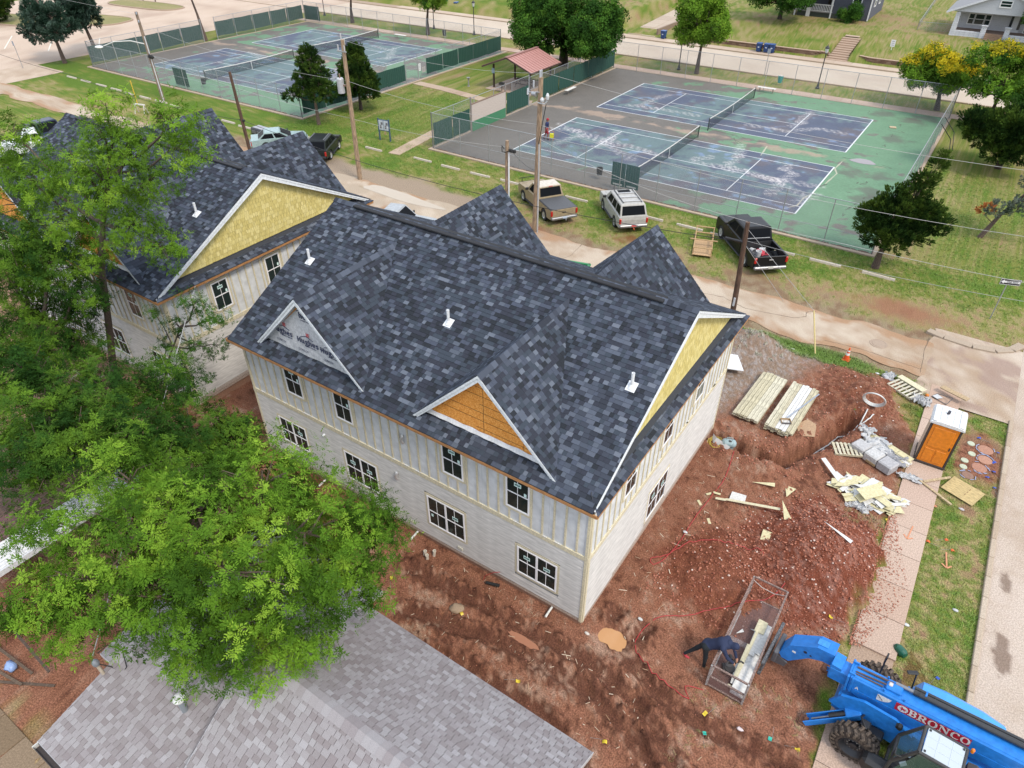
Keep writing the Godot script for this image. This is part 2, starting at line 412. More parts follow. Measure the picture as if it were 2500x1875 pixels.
# ---------- alley,streets,pavements
func concrete_color(x: float,z: float,a := Color(.56,.46,.36),d := Color(.40,.29,.20)) -> Color:
	var n1 := noise(51,.12).get_noise_2d(x,z);var n2 := noise(52,.8).get_noise_2d(x,z);var n3 := noise(53,3.5,2).get_noise_2d(x,z)
	return a.lerp(d,clampf(.35+.8*n1+.55*n2+.3*n3,0,1))
func strip(b: MB,xs: PackedFloat32Array,lo: Callable,hi: Callable,rows: int,y: float,cf: Callable,swap := false):
	var u := PackedFloat32Array()
	for k in rows+1: u.append(float(k)/rows)
	var f := func(x,t): return lerpf(lo.call(x),hi.call(x),t)
	var w := xs.size();var base := b.v.size()
	for t in u:
		for x in xs:
			var z: float = f.call(x,t)
			var q := Vector2(z,x) if swap else Vector2(x,z)
			var e := minf(t,1.0 - t)*absf(hi.call(x) - lo.call(x))
			b.v.append(V(q.x,y - .03*ramp(.25,0.0,e),q.y));b.n.append(Vector3.UP);b.t.append(q)
			b.c.append(cf.call(q.x,q.y,e))
	for r in rows:
		for k in w - 1:
			var a := base+r*w+k
			if swap: b.i.append_array([a,a+w+1,a+1,a,a+w,a+w+1])
			else: b.i.append_array([a,a+1,a+w+1,a,a+w+1,a+w])
func build_paving():
	var con := M("concrete",Color.WHITE,{vc = true,rough = .9,spec = .3,tex = grain("conc",44,.05,.74,1.0,512,5),scale = .6,world = true,nrm = bumps("conc",45,.08,256,2.0),nscale = .15})
	var b := MB.new()
	var soft := func(x,z,e):
		var c := concrete_color(x,z)
		var n := noise(54,.7).get_noise_2d(x,z)*.9+noise(55,.15).get_noise_2d(x,z)*.8
		c = c.lerp(Color(.40,.25,.15),ramp(.75,.1,e+n))
		if x > -22.0 and x < -6.0: c = c.lerp(Color(.45,.36,.27),ramp(.2,.6,noise(56,.3).get_noise_2d(x,z)+.3))
		return c
	strip(b,axis([[-82.0,-36.0,1.2],[-36.0,22.6,.3]]),func(x): return 32.95+.22*noise(57,.25).get_noise_1d(x)*2.0+(.9 if x < -40.0 else .0),func(x): return 36.35+.3*noise(58,.25).get_noise_1d(x)*2.0,14,.062,soft)
	var al := struct("alley",b,con)
	for w in [[15.9,34.6,16.4,34.1,16.3,33.6,16.7,33.2],[22.3,32.6,22.25,34.0,22.4,36.2],[8.2,33.1,8.5,34.4,8.1,36.1],[10.2,34.9,11.9,34.6,13.4,35.1,15.9,34.6],[2.0,33.2,2.2,35.0,1.8,36.2],[-3.2,33.0,-2.9,36.2],[17.8,35.9,19.6,35.7,22.3,35.9]]:
		var ck := MB.new();ck.col = Color(.20,.15,.11)
		for k in range(0,w.size() - 2,2):
			var a := Vector2(w[k],w[k+1]);var e := Vector2(w[k+2],w[k+3])
			for j in 6:
				var p := a.lerp(e,j/6.0)+Vector2(rf(-.03,.03),rf(-.03,.03));var p2 := a.lerp(e,(j+1.05)/6.0)
				ck.box(V((p.x+p2.x)*.5,.0665,(p.y+p2.y)*.5),V(p.distance_to(p2),.003,rf(.015,.035)),along(V(p2.x - p.x,0,p2.y - p.y)))
		part(al,"crack",ck,con)
	b = MB.new()      # apron where the alley meets the street
	strip(b,axis([[31.4,38.2,.3]]),func(z): return 22.4+.1*sin(z*3.0),func(z): return 26.42,14,.068,func(x,z,e): return concrete_color(x,z,Color(.58,.48,.39)).lerp(Color(.34,.235,.19),ramp(.15,.4,noise(61,.5).get_noise_2d(x,z)+.55*ramp(1.5,.4,Vector2((x - 25.7)/1.0,(z - 34.6)/1.9).length()))*.8),true)
	struct("alley_apron",b,con)
	var corner := [V(22.1,.07,31.95),V(22.9,.07,32.2),V(24.2,.08,32.35),V(25.2,.08,32.15),V(25.9,.08,31.6),V(26.3,.08,30.8)]
	var kn := thing("kerb","pale concrete kerb curving round the grass corner","kerb")
	kn.set_meta("kind","structure")
	for k in corner.size() - 1:
		var d: Vector3 = corner[k+1] - corner[k]
		var q := MB.new();q.col = Color(.44,.35,.27)
		q.cbox(V(0,0,0),V(d.length() - .015,.16,.42),.02)
		part(kn,"kerb_stone",q,con,Transform3D(along(d),(corner[k]+corner[k+1])*.5))
	b = MB.new()
	strip(b,axis([[-60.0,20.0,2.0],[20.0,43.0,.4],[43.0,56.0,.09],[56.0,100.0,3.0]]),func(z): return 26.42,func(z): return 35.5,80,.05,func(x,z,e):
		var c := concrete_color(x,z,Color(.56,.46,.385),Color(.46,.36,.28))
		var n := noise(62,.55).get_noise_2d(x*1.6,z)*.8+noise(64,3.0).get_noise_2d(x,z)*.3
		c = c.lerp(Color(.20,.135,.10),.8*ramp(.3,.42,n*.6+.5*ramp(1.1,.2,Vector2((x - 27.05)/.42,(z - 51.0)/1.2).length())))
		c = c.lerp(Color(.20,.135,.10),.8*ramp(.3,.42,n*.6+.5*ramp(1.1,.2,Vector2((x - 26.9)/.25,(z - 47.7)/1.0).length())))
		return c,true)
	struct("street",b,con)
	b = MB.new()
	for k in 44:
		b.col = concrete_color(26.3,37.5+k)*.95
		b.cbox(V(26.34,.05,38.45+k*1.0),V(.17,.16,.985),.02)
	struct("street_kerb",b,con)
	var sw := MB.new();sw.col = Color(.42,.30,.22);sw.box(V(23.65,-.03,50.0),V(1.22,.09,27.0))
	var pave := struct("pavement",sw,con)
	var z := 36.9
	while z < 60.0:
		var L := rf(1.42,1.55)
		var q := MB.new();q.col = concrete_color(23.6,z,Color(.56,.42,.34),Color(.50,.35,.265))
		q.cbox(Vector3.ZERO,V(1.28,.07,L - .02),.008)
		if not (z > 52.6 and z < 54.0): part(pave,"slab",q,con,TF(V(23.65,.045+rf(-.002,.002),z+L*.5),0.0,rf(-.002,.002),rf(-.002,.002)))
		z += L
	var pw := MB.new();pw.col = Color(.38,.29,.22);pw.box(V(-30.0,-.02,-11.05),V(130.0,.06,1.5))
	var pave2 := struct("park_pavement",pw,con)
	var x := -62.0
	while x < 30.0:
		var q := MB.new();q.col = concrete_color(x,-11.0,Color(.55,.41,.33),Color(.45,.31,.235))
		q.cbox(Vector3.ZERO,V(1.48,.06,1.5),.01)
		part(pave2,"slab",q,con,TF(V(x,.02+rf(-.004,.004),-11.05)))
		x += 1.5
	b = MB.new()
	strip(b,axis([[-140.0,60.0,1.5]]),func(x): return -26.4,func(x): return -16.7,8,-.02+.05,func(x,z,e): return concrete_color(x,z,Color(.60,.50,.40),Color(.52,.42,.33)))
	struct("far_street",b,con)
	b = MB.new();b.col = Color(.44,.34,.25)
	for k in 130: b.cbox(V(-135.0+k*1.5,.06,-26.52),V(1.47,.16,.2),.03)
	for k in 130: b.cbox(V(-135.0+k*1.5,.06,-16.62),V(1.47,.13,.16),.03)
	struct("far_kerb",b,con)
	var fw := MB.new();fw.col = Color(.40,.30,.22);fw.box(V(-40.0,.06,-27.5),V(190.0,.06,1.8))
	var pave3 := struct("far_pavement",fw,con)
	x = -66.0
	while x < 30.0:
		var q := MB.new();q.col = concrete_color(x,-27.5,Color(.58,.46,.36),Color(.50,.38,.29))
		q.cbox(Vector3.ZERO,V(1.97,.06,1.75),.01)
		part(pave3,"slab",q,con,TF(V(x,.10,-27.5)))
		x += 2.0
	b = MB.new()
	strip(b,axis([[-140.0,90.0,2.0]]),func(z): return -126.0,func(z): return -76.0,40,.04,func(x,z,e):
		var c := concrete_color(x,z,Color(.60,.47,.37),Color(.52,.39,.30))
		return c.lerp(Color(.40,.29,.22),.5*ramp(.15,.4,noise(63,.1).get_noise_2d(x,z))),true)
	struct("parking_lot",b,con)
	b = MB.new()
	strip(b,axis([[27.5,40.0,.8]]),func(z): return -77.5,func(z): return -70.0 - .25*(z - 27.5)*0.0,10,.045,func(x,z,e): return concrete_color(x,z,Color(.58,.46,.36)),true)
	strip(b,axis([[-79.0,-66.0,1.0]]),func(x): return 34.0 - 2.5*ramp(-70.0,-78.0,x),func(x): return 37.2+2.5*ramp(-70.0,-78.0,x),8,.05,func(x,z,e): return concrete_color(x,z))
	struct("side_street",b,con)
	for q in [[V(-98.0,0,8.0),6.5,3.6,.25],[V(-107.0,0,14.5),11.0,3.3,.2],[V(-103.0,0,-4.5),8.0,2.6,.1]]:
		var isl := MB.new()
		var at: Vector3 = q[0]
		var f := func(t: float,s: float): return at+Basis(Vector3.UP,q[3])*V(cos(t)*q[1]*s*pow(absf(cos(t)),-.35+.001),0,sin(t)*q[2]*s*pow(absf(sin(t))+.001,-.35))
		for k in 40:
			isl.col = Color(.22,.215,.06).lerp(Color(.31,.25,.10),rng.randf())
			isl.tri(at+V(0,.17,0),f.call(TAU*k/40,1.0)+V(0,.16,0),f.call(TAU*(k+1)/40,1.0)+V(0,.16,0),at - V(0,9,0))
		var io := struct("grass_island",isl,M("island",Color.WHITE,{vc = true,rough = .95,tex = mats["t_soil"],scale = .4,world = true}))
		var ik := MB.new();ik.col = Color(.45,.33,.25)
		for k in 40:
			var a: Vector3 = f.call(TAU*k/40,1.0);var c2: Vector3 = f.call(TAU*(k+1)/40,1.0)
			ik.box((a+c2)*.5+V(0,.1,0),V(a.distance_to(c2)+.02,.2,.2),along(c2 - a))
		part(io,"kerb",ik,con)
	b = MB.new()
	for w in [[[V(-19.5,0,27.1),V(-20.3,0,20.6),V(-20.9,0,15.5),V(-21.2,0,11.0),V(-20.5,0,8.6),V(-18.2,0,7.6)],1.15],[[V(-32.9,0,8.3),V(-29.0,0,8.6),V(-24.6,0,9.3),V(-21.0,0,9.9)],1.2]]:
		var pts: Array = w[0]
		for k in pts.size() - 1:
			var d: Vector3 = pts[k+1] - pts[k]
			for j in int(d.length()/1.4)+1:
				var m := int(d.length()/1.4)+1
				b.col = concrete_color(pts[k].x+j,pts[k].z,Color(.52,.40,.30),Color(.42,.30,.22))
				b.cbox(pts[k]+d*((j+.5)/m)+V(0,.015+.001*(k % 2),0),V(d.length()/m - .02,.07,w[1]),.01,along(d))
	struct("park_path",b,con)
	var mh := MB.new();mh.lathe(V(20.2,.05,34.7),Vector3.UP,[[0,.0],[.035,.0],[.035,.30],[.02,.31],[.02,.36],[.03,.37],[.03,.42],[0,.43]],28)
	one("manhole_cover","round manhole cover set in the concrete alley","manhole",mh,plain(Color(.36,.27,.20)))
# ---------- tennis courts
const STREAKS := [[2.1,15.6,6.3,15.2,8.8,15.8,12.0,15.3],[4.0,9.5,4.7,12.4,4.7,14.3,5.4,16.1],[8.8,11.9,8.8,13.1,9.6,13.6,9.3,15.9,9.5,18.9],[7.1,16.0,8.0,15.6,9.6,16.5,11.3,17.7],
	[-12.3,14.5,-9.7,13.9,-6.6,14.6,-2.0,15.5,-0.3,15.9],[-11.9,13.1,-8.8,14.9,-6.4,15.5,-2.3,18.1],[-6.1,16.8,-6.3,13.8,-6.7,11.8],[-9.7,18.2,-9.0,15.1],[6.3,-4.4,6.4,-0.6,6.2,1.3],[2.7,3.1,4.8,2.9,6.1,3.1],
	[6.8,2.1,8.1,0.6,10.6,0.7],[-8.4,2.8,-8.3,-0.1,-7.6,-2.4],[-9.5,3.6,-6.8,3.1,-2.5,2.9],[2.1,14.7,2.8,13.7],[11.7,19.2,12.2,17.1]]
const PALE_CRACKS := [[5.9,8.2,6.2,10.9],[12.2,8.5,12.1,10.6,12.5,11.7,12.3,14.5],[11.0,21.3,11.7,20.0,11.7,18.3,12.1,16.9]]
const CRACKS := [[14.5,-0.3,14.2,2.5,14.2,6.0],[14.2,13.8,14.6,9.2],[12.0,15.5,12.7,14.0,14.4,13.3,14.9,12.5,14.5,11.1,14.6,9.2],[13.1,15.0,14.2,15.3,15.2,15.2],[15.4,15.7,14.9,18.4,14.8,21.9,14.0,23.9],
	[6.1,-6.3,5.9,-8.3],[11.0,-6.9,11.0,-9.0],[0.3,6.5,2.8,7.0,4.3,7.4],[2.6,7.7,3.8,9.0],[14.4,-7.3,14.3,-4.2,14.4,-0.8],[13.7,-3.2,15.4,-2.6],[7.0,22.8,7.2,20.8],[-12,6.8,-6,7.4,0.3,6.5],[4.3,7.4,9,7.2,14.2,7.6,17.2,8.2],[-12,21.5,-7,22.6,-2,22.1]]
const STAINS := [13.6,10.9,15.6,10.4,15.4,14.2,14.8,0.0,12.3,-7.8,15.2,-6.9,15.9,-8.4,15.3,16.5,4.1,22.2,-1.6,10.6]
func court_image(rect: Rect2,courts: Array,size: int,sd: int,marks: bool) -> Image:
	var grab := func(s,f,o): var im := noise(s,f,o).get_image(size,size);im.convert(Image.FORMAT_L8);return im.get_data()
	var mpp := rect.size.x/size
	var na: PackedByteArray = grab.call(sd,.10*mpp,4);var nb: PackedByteArray = grab.call(sd+1,.5*mpp,4);var nc: PackedByteArray = grab.call(sd+2,3.5*mpp,3);var nd: PackedByteArray = grab.call(sd+3,.22*mpp,4)
	var d := PackedByteArray();d.resize(size*size*3)
	var green := Color(.115,.21,.125);var worn := Color(.125,.112,.098);var tan := Color(.30,.22,.165);var blue := Color(.072,.085,.125);var slate := Color(.105,.15,.155);var violet := Color(.098,.092,.112)
	for py in size:
		var z := rect.position.y+(py+.5)*rect.size.y/size
		for px in size:
			var x := rect.position.x+(px+.5)*mpp
			var k := py*size+px
			var a := na[k]/255.0 - .5;var b := nb[k]/255.0 - .5;var e := nc[k]/255.0 - .5;var f := nd[k]/255.0 - .5
			var c := green
			var bare: float
			if marks: bare = .55 - .055*x+1.6*f+.7*b+(.35 if z > 18.0 else 0.0)+(.22 if z > 5.0 and z < 10.0 else 0.0) - (.25 if z < -6.0 and x > -8.0 else 0.0)
			else: bare = .5+1.5*f+.8*b+(.6 if x < -58.0 and z > 6.0 else 0.0) - (.3 if z > 20.0 else 0.0)
			c = c.lerp(worn,smoothstep(.35,.62,bare))
			c = c.lerp(tan,.75*smoothstep(.62,.25,absf(z - 7.55+1.6*f+.7*b))*smoothstep(-.35,.2,a+b))
			for q in courts:
				var u := absf(x - q.x);var w := absf(z - q.y)
				if u < 11.885 and w < 5.485:
					c = blue.lerp(violet,smoothstep(-.1,.25,f)).lerp(slate,smoothstep(-.12,.2,a*.9+b*.7+(.10 if w < 4.115 and u < 6.4 else -.06)+(0.0 if marks else .12)))
					c = c.lerp(Color(.16,.22,.36),.5*smoothstep(.2,.36,b*.7+f*.6))
			c = c*(1.0+.22*e+.16*b)
			d[k*3] = int(clampf(c.r,0,1)*255.0);d[k*3+1] = int(clampf(c.g,0,1)*255.0);d[k*3+2] = int(clampf(c.b,0,1)*255.0)
	var spot := func(pts: Array,wid: float,how: int):     # how: 0 streaks of filler,1 pale repaired crack,2 open crack,3 damp stain
		for s in range(0,maxi(pts.size() - 2,1),2):
			var A := Vector2(pts[s],pts[s+1]);var B := A if how == 3 else Vector2(pts[s+2],pts[s+3])
			var r := Rect2(A,Vector2.ZERO).expand(B).grow(wid*1.6)
			var dir := (B - A).normalized()
			for py in range(maxi(0,int((r.position.y - rect.position.y)/mpp)),mini(size,int((r.end.y - rect.position.y)/mpp))):
				for px in range(maxi(0,int((r.position.x - rect.position.x)/mpp)),mini(size,int((r.end.x - rect.position.x)/mpp))):
					var k := py*size+px
					var P := rect.position+Vector2(px+.5,py+.5)*mpp
					var dist := seg_dist(P,A,B)+(nb[k]/255.0 - .5)*wid*(1.2 if how != 2 else .0)+((nd[k]/255.0 - .5)*.9 if how == 2 else 0.0)
					if how == 2: dist = absf(dist)
					if dist > wid: continue
					var t := 1.0 - dist/wid
					var c := Color8(d[k*3],d[k*3+1],d[k*3+2]);var to := c
					if how == 0:
						var across := (P - A).dot(dir.orthogonal());var al := (P - A).dot(dir)
						var st := sin(across*55.0+sin(al*3.0)*1.5)*.5+sin(al*9.0+across*6.0)*.3+(nc[k]/255.0 - .5)*1.8
						to = c.lerp(Color(.50,.47,.46),clampf(smoothstep(0.0,.6,t)*(.16+.5*st),0,.7))
					elif how == 1: to = c.lerp(Color(.40,.37,.29),smoothstep(.0,.5,t)*.8)
					elif how == 2: to = c.lerp(Color(.06,.055,.045),.8)
					else: to = c.lerp(Color(.095,.085,.075),smoothstep(0,.8,t)*.62)
					d[k*3] = int(to.r*255.0);d[k*3+1] = int(to.g*255.0);d[k*3+2] = int(to.b*255.0)
	if marks:
		for k in range(0,STAINS.size(),2): spot.call([STAINS[k],STAINS[k+1]],1.5,3)
		for s in STREAKS: spot.call(s,.62,0)
		for s in PALE_CRACKS: spot.call(s,.065,1)
		for s in CRACKS: spot.call(s,.035,2)
	else:
		for s in [[-46.5,-3.0,-43.0,2.5],[-44.0,3.0,-40.5,-3.0],[-44.5,10.0,-40.5,15.5,-41.5,20.0],[-60.0,10.0,-55.0,11.5],[-50,-2.5,-46,-1.5]]: spot.call(s,.6,0)
		for s in [[-69,7.0,-60,7.6,-50,7.0,-36,7.7],[-62,7,-61,14],[-47,20,-46,24]]: spot.call(s,.035,2)
	for k in d.size(): d[k] = int(255.0*pow(d[k]/255.0,1.0/2.2))
	var im := Image.create_from_data(size,size,false,Image.FORMAT_RGB8,d)
	im.generate_mipmaps()
	return im
func wire_texture(key: String,cell: int,wide: float,c: Color,diamond: bool) -> ImageTexture:
	if mats.has("t_"+key): return mats["t_"+key]
	var im := Image.create(cell,cell,false,Image.FORMAT_RGBA8)
	for y in cell:
		for x in cell:
			var u := float(x)/cell;var v := float(y)/cell
			var dd := minf(absf(fposmod(u+v,1.0) - .5),absf(fposmod(u - v,1.0) - .5)) if diamond else minf(absf(u - .5),absf(v - .5))
			im.set_pixel(x,y,Color(c.r,c.g,c.b,1.0 if dd < wide else 0.0))
	im.generate_mipmaps()
	mats["t_"+key] = ImageTexture.create_from_image(im)
	return mats["t_"+key]
func wire_mat(key: String,tex: Texture2D,rep: Vector2) -> StandardMaterial3D:
	key += "%.1f_%.1f" % [rep.x,rep.y]
	var m := M(key,Color.WHITE,{rough = .6,tex = tex,uv = true,alpha = 1.0})
	m.uv1_scale = V(rep.x,rep.y,1)
	return m
func net_panel(b: MB,a: Vector3,c: Vector3,y0: float,y1: float): b.quad(a+V(0,y0,0),c+V(0,y0,0),c+V(0,y1,0),a+V(0,y1,0))
func court_fence(called: String,label: String,sides: Array,high: float,screens: Array,skip: Array = []) -> Node3D:   # sides: [from,to]
	var t := thing(called,label,"fence",sides[0][0])
	var o: Vector3 = sides[0][0]
	var steel := M("galvanised",Color(.40,.41,.42),{rough = .5,metal = .55,tex = grain("plain",5,.03,.84,1.0)})
	var chain := wire_texture("chain",32,.045,Color(.55,.56,.57),true)
	for s in sides:
		var a: Vector3 = s[0];var c: Vector3 = s[1]
		var n := int(round(a.distance_to(c)/3.05))
		var h: float = s[2] if s.size() > 2 else high
		for k in n+1:
			var q := a.lerp(c,float(k)/n)
			var end := k == 0 or k == n
			var p := MB.new();p.rod(V(0,-.05,0),V(0,h+(.06 if end else 0.0),0),.045 if end else .03)
			part(t,"post",p,steel,TF(q - o))
			if k < n:
				var q2 := a.lerp(c,float(k+1)/n)
				var open := false
				for w in skip:
					if q.lerp(q2,.5).distance_to(w) < 1.2: open = true
				if not open:
					var m := MB.new();net_panel(m,q - o,q2 - o,.03,h - .02)
					part(t,"chain_link_mesh",m,wire_mat("chain",chain,Vector2(q.distance_to(q2)/.06,h/.06).round()))
		var r := MB.new();r.rod(a - o+V(0,h,0),c - o+V(0,h,0),.024)
		part(t,"top_rail",r,steel)
		if s.size() > 3:
			r = MB.new();r.rod(a - o+V(0,s[3],0),c - o+V(0,s[3],0),.014,-1,6)
			part(t,"wire_rail",r,steel)
	for s in screens:        # [from,to,low,high]
		var a: Vector3 = s[0];var c: Vector3 = s[1]
		var n := maxi(1,int(round(a.distance_to(c)/3.05)))
		for k in n:
			var q := a.lerp(c,float(k)/n);var q2 := a.lerp(c,(k+.985)/n)
			var m := MB.new()
			var dir := (q2 - q).normalized();var nrm: Vector3 = dir.cross(Vector3.UP)*(s[4] if s.size() > 4 else 1.0)
			var st := 26
			for j in st:
				var u := float(j)/st;var u2 := float(j+1)/st
				var f := func(w: float): return q.lerp(q2,w) - o+nrm*(.06+.018*sin(w*61.0+k)+.02*sin(w*9.0+k*2.0))
				var lo: float = s[2]+.03*sin(u*5.0+k);var hi: float = s[3] - .035*sin(u*PI)
				m.quad(f.call(u)+V(0,lo,0),f.call(u2)+V(0,lo,0),f.call(u2)+V(0,hi,0),f.call(u)+V(0,hi,0))
			part(t,"windscreen",m,M("screen",Color(.018,.088,.066),{rough = .75,tex = grain("screen",81,.06,.62,1.0),scale = 1.2,back = Color(.02,.06,.05)}))
	return t
func tennis_net(at: Vector3,label: String):
	var t := thing("tennis_net",label,"net",at,0.0,"nets across the tennis courts")
	var dark := plain(Color(.03,.045,.04),.6)
	for s in [-1.0,1.0]:
		var p := MB.new();p.rod(V(0,-.03,s*6.4),V(0,1.1,s*6.4),.045);part(t,"post",p,dark)
	var m := MB.new();var band := MB.new();var hem := MB.new()
	for k in 16:
		var f := func(q: float): return 1.06 - .14*sin(q*PI)
		var u := k/16.0;var u2 := (k+1)/16.0
		var a := V(.0,0,lerpf(-6.35,6.35,u));var c := V(.0,0,lerpf(-6.35,6.35,u2))
		m.quad(a+V(.02*sin(u*17.0),.08,0),c+V(.02*sin(u2*17.0),.08,0),c+V(0,f.call(u2),0),a+V(0,f.call(u),0))
		band.box((a+c)*.5+V(0,f.call((u+u2)*.5) - .03,0),V(.02,.075,.8));hem.rod(a+V(0,.09,0),c+V(0,.09,0),.02,-1,5)
	part(t,"net_mesh",m,wire_mat("net",wire_texture("netcell",32,.13,Color(.03,.035,.04),false),Vector2(18,22)))
	part(t,"top_band",band,plain(Color(.72,.70,.68)));part(t,"hem",hem,dark)
	var st := MB.new();st.box(V(.015,.48,0),V(.02,.92,.05));part(t,"centre_strap",st,plain(Color(.7,.7,.68)))
func court_lines(parent: Node,cx: float,cz: float,y: float):
	var white := M("line_paint",Color(.70,.71,.72),{rough = .8,tex = grain("linep",82,.05,.78,1.0),scale = 1.0})
	for q in [[0,-5.485,23.77,.07],[0,5.485,23.77,.07],[0,-4.115,23.77,.06],[0,4.115,23.77,.06],[0,0,12.8,.06],[-11.885,0,.1,10.97],[11.885,0,.1,10.97],[-6.4,0,.06,8.23],[6.4,0,.06,8.23]]:
		var b := MB.new();b.box(Vector3.ZERO,V(q[2],.004,q[3]))
		part(parent,"court_line",b,white,TF(V(cx+q[0],y+.004+(.001 if q[3] > .2 else 0.0),cz+q[1])))
func build_courts():
	var i := 0
	for q in [[Rect2(-17.6,-9.9,35.3,34.2),[Vector2(0,0),Vector2(.1,15.15)],1024,300,true],[Rect2(-69.6,-9.6,36.2,34.1),[Vector2(-52.7,-.6),Vector2(-52.7,14.55)],768,340,false]]:
		var r: Rect2 = q[0]
		var b := MB.new()
		var y := .06
		b.quad(V(r.position.x,y,r.end.y),V(r.end.x,y,r.end.y),V(r.end.x,y,r.position.y),V(r.position.x,y,r.position.y),V(0,-99,0))
		var tex := ImageTexture.create_from_image(court_image(r,q[1],q[2],q[3],q[4]))
		var s := struct("tennis_court",b,M("court%d" % i,Color.WHITE,{rough = .72,spec = .35,tex = tex,uv = true}))
		var e := MB.new();e.col = Color(.46,.36,.27)
		var w := r.grow(.28)
		for k in [[V(w.get_center().x,.01,w.position.y+.14),V(w.size.x,.16,.28)],[V(w.get_center().x,.01,w.end.y - .14),V(w.size.x,.16,.28)],[V(w.position.x+.14,.012,w.get_center().y),V(.28,.16,w.size.y - .57)],[V(w.end.x - .14,.012,w.get_center().y),V(.28,.16,w.size.y - .57)]]:
			e.box(k[0],k[1])
		part(s,"concrete_edge",e,mats["concrete"])
		for c in q[1]: court_lines(s,c.x,c.y,y)
		i += 1
	var mud := MB.new()
	for k in 420:
		var x := rf(-17.4,17.6)
		mud.col = Color(.06,.04,.025).lerp(Color(.17,.10,.06),rng.randf())
		mud.ball(V(x,.06,24.2+rf(-.12,.1)),V(rf(.05,.22),rf(.015,.05),rf(.03,.09)),4,6,.2,k)
	for k in 300:
		var x := rf(-69.0,-33.8)
		mud.col = Color(.06,.04,.025).lerp(Color(.17,.10,.06),rng.randf())
		mud.ball(V(x,.06,24.4+rf(-.12,.1)),V(rf(.08,.3),rf(.015,.05),rf(.03,.1)),4,6,.2,k)
	var mo = stuff(part(self,"leaf_litter",mud,M("vc_rough",Color.WHITE,{vc = true,rough = .95})))
	tag(mo,"dark soil and leaf litter along the court fence foot","litter")
	var P := MB.new()
	for k in 26:
		var f := func(t: float): return V(13.6+cos(t)*.95*(1.0+.18*sin(3.0*t)),.072,7.0+sin(t)*.62)
		P.tri(V(13.6,.072,7.0),f.call(TAU*k/26),f.call(TAU*(k+1)/26),V(13,-9,7))
	struct("puddle",P,M("court_water",Color(.17,.14,.14),{rough = .06}))
	for z in [0.0,15.15]: tennis_net(V(0.05,.06,z),"black tennis net on the faded court beside the pickup trucks" if z > 1 else "black tennis net with weeds below it, court along the park pavement")
	for z in [-.6,14.55]: tennis_net(V(-52.7,.06,z),"tennis net on the blue court beside the two junipers" if z > 1 else "tennis net on the blue court near the white bench and trash can")
	var A := V(-17.6,.05,24.2);var B := V(17.75,.05,24.25);var C := V(17.8,.05,-9.85);var D := V(-17.9,.05,-9.8)
	court_fence("tennis_fence","tall chain-link fence with green windscreens and a practice wall round the worn courts",[[A,B,2.95,1.0],[B,C,2.95],[C,D,2.95],[V(-17.65,.05,7.0),D,2.6],[A,V(-17.65,.05,9.1),2.9]],2.95,
		[[A+V(0,0,-.1),V(-17.6,.05,18.9),.25,2.1],[V(-17.62,.05,13.1),V(-17.65,.05,9.2),.25,2.1],[V(-17.65,.05,6.6),D,.28,2.1]],[V(-17.6,.05,17.5),V(-17.6,.05,14.7)])
	var a2 := V(-69.3,.05,24.3);var b2 := V(-33.4,.05,24.5);var c2 := V(-33.5,.05,-8.9);var d2 := V(-70.3,.05,-9.9)
	court_fence("tennis_fence","tall chain-link fence with green windscreens round the blue courts beside the parking lot",[[a2,b2,2.75,1.2],[V(-33.45,.05,7.3),c2,2.6],[b2,V(-33.4,.05,9.4),2.6],[c2,d2,2.7],[d2,V(-69.9,.05,6.2),2.75],[V(-69.8,.05,8.4),a2,2.75]],2.75,
		[[b2+V(0,0,-.2),V(-33.4,.05,9.5),.35,2.0],[V(-33.45,.05,5.9),c2,.35,2.0],[d2+V(0,0,.3),V(-69.9,.05,6.3),.4,2.2],[V(-69.8,.05,8.5),a2,.4,2.2],[c2.lerp(d2,.91),d2,.3,2.2]])
	for g in [[V(-17.65,.05,7.05),V(-17.65,.05,9.05),2.75,"chain-link gate beside the pavilion, standing ajar"],[V(-33.42,.05,7.35),V(-33.42,.05,9.35),2.3,"chain-link gate with notices opening on the blue courts"]]:
		var t := thing("court_gate",g[3],"gate",g[0])
		var f := MB.new();var L: float = g[1].z - g[0].z
		for z in [0.0,L]: f.rod(V(0,0,z),V(0,g[2],z),.035)
		for y in [.1,g[2]*.55,g[2] - .03]: f.rod(V(0,y,0),V(0,y,L),.022)
		part(t,"gate_frame",f,mats["galvanised"])
		var m := MB.new();net_panel(m,V(0,0,0),V(0,0,L),.08,g[2] - .05)
		part(t,"chain_link_mesh",m,wire_mat("chain",mats["t_chain"],Vector2(33,44)))
	for q in [[V(-33.35,1.35,7.1),.38,.75,Color(.7,.72,.72)],[V(-33.33,1.0,6.45),.5,.55,Color(.45,.42,.40)],[V(-17.5,1.6,9.5),.35,.6,Color(.6,.63,.65)]]:
		var t := thing("notice_sign","small %s notice fixed to the chain-link fence beside a gate" % ["white","grey framed","pale"][0 if q[3].r > .65 else (1 if q[3].r < .5 else 2)],"sign",q[0])
		var b := MB.new();b.box(Vector3.ZERO,V(.02,q[2],q[1]));part(t,"plate",b,plain(q[3]))
		b = MB.new();for k in 4: b.box(V(.013,q[2]*(.32 - .2*k),0),V(.004,.03,q[1]*.7))
		part(t,"lettering",b,plain(Color(.12,.14,.2)))
	var t := thing("practice_wall","pale concrete hitting wall with a green painted foot","wall",V(-17.6,.05,16.0))
	var w := MB.new();w.box(V(0,1.6,0),V(.14,1.45,5.3));part(t,"wall_panel",w,plain(Color(.50,.43,.38)))
	w = MB.new();w.box(V(.003,.43,0),V(.15,.88,5.3));part(t,"painted_foot",w,plain(Color(.05,.20,.10)))
	for z in [-2.72,2.72]:
		w = MB.new();w.cbox(V(0,1.5,z),V(.12,3.0,.12),.01);part(t,"post",w,plain(Color(.25,.22,.20)))
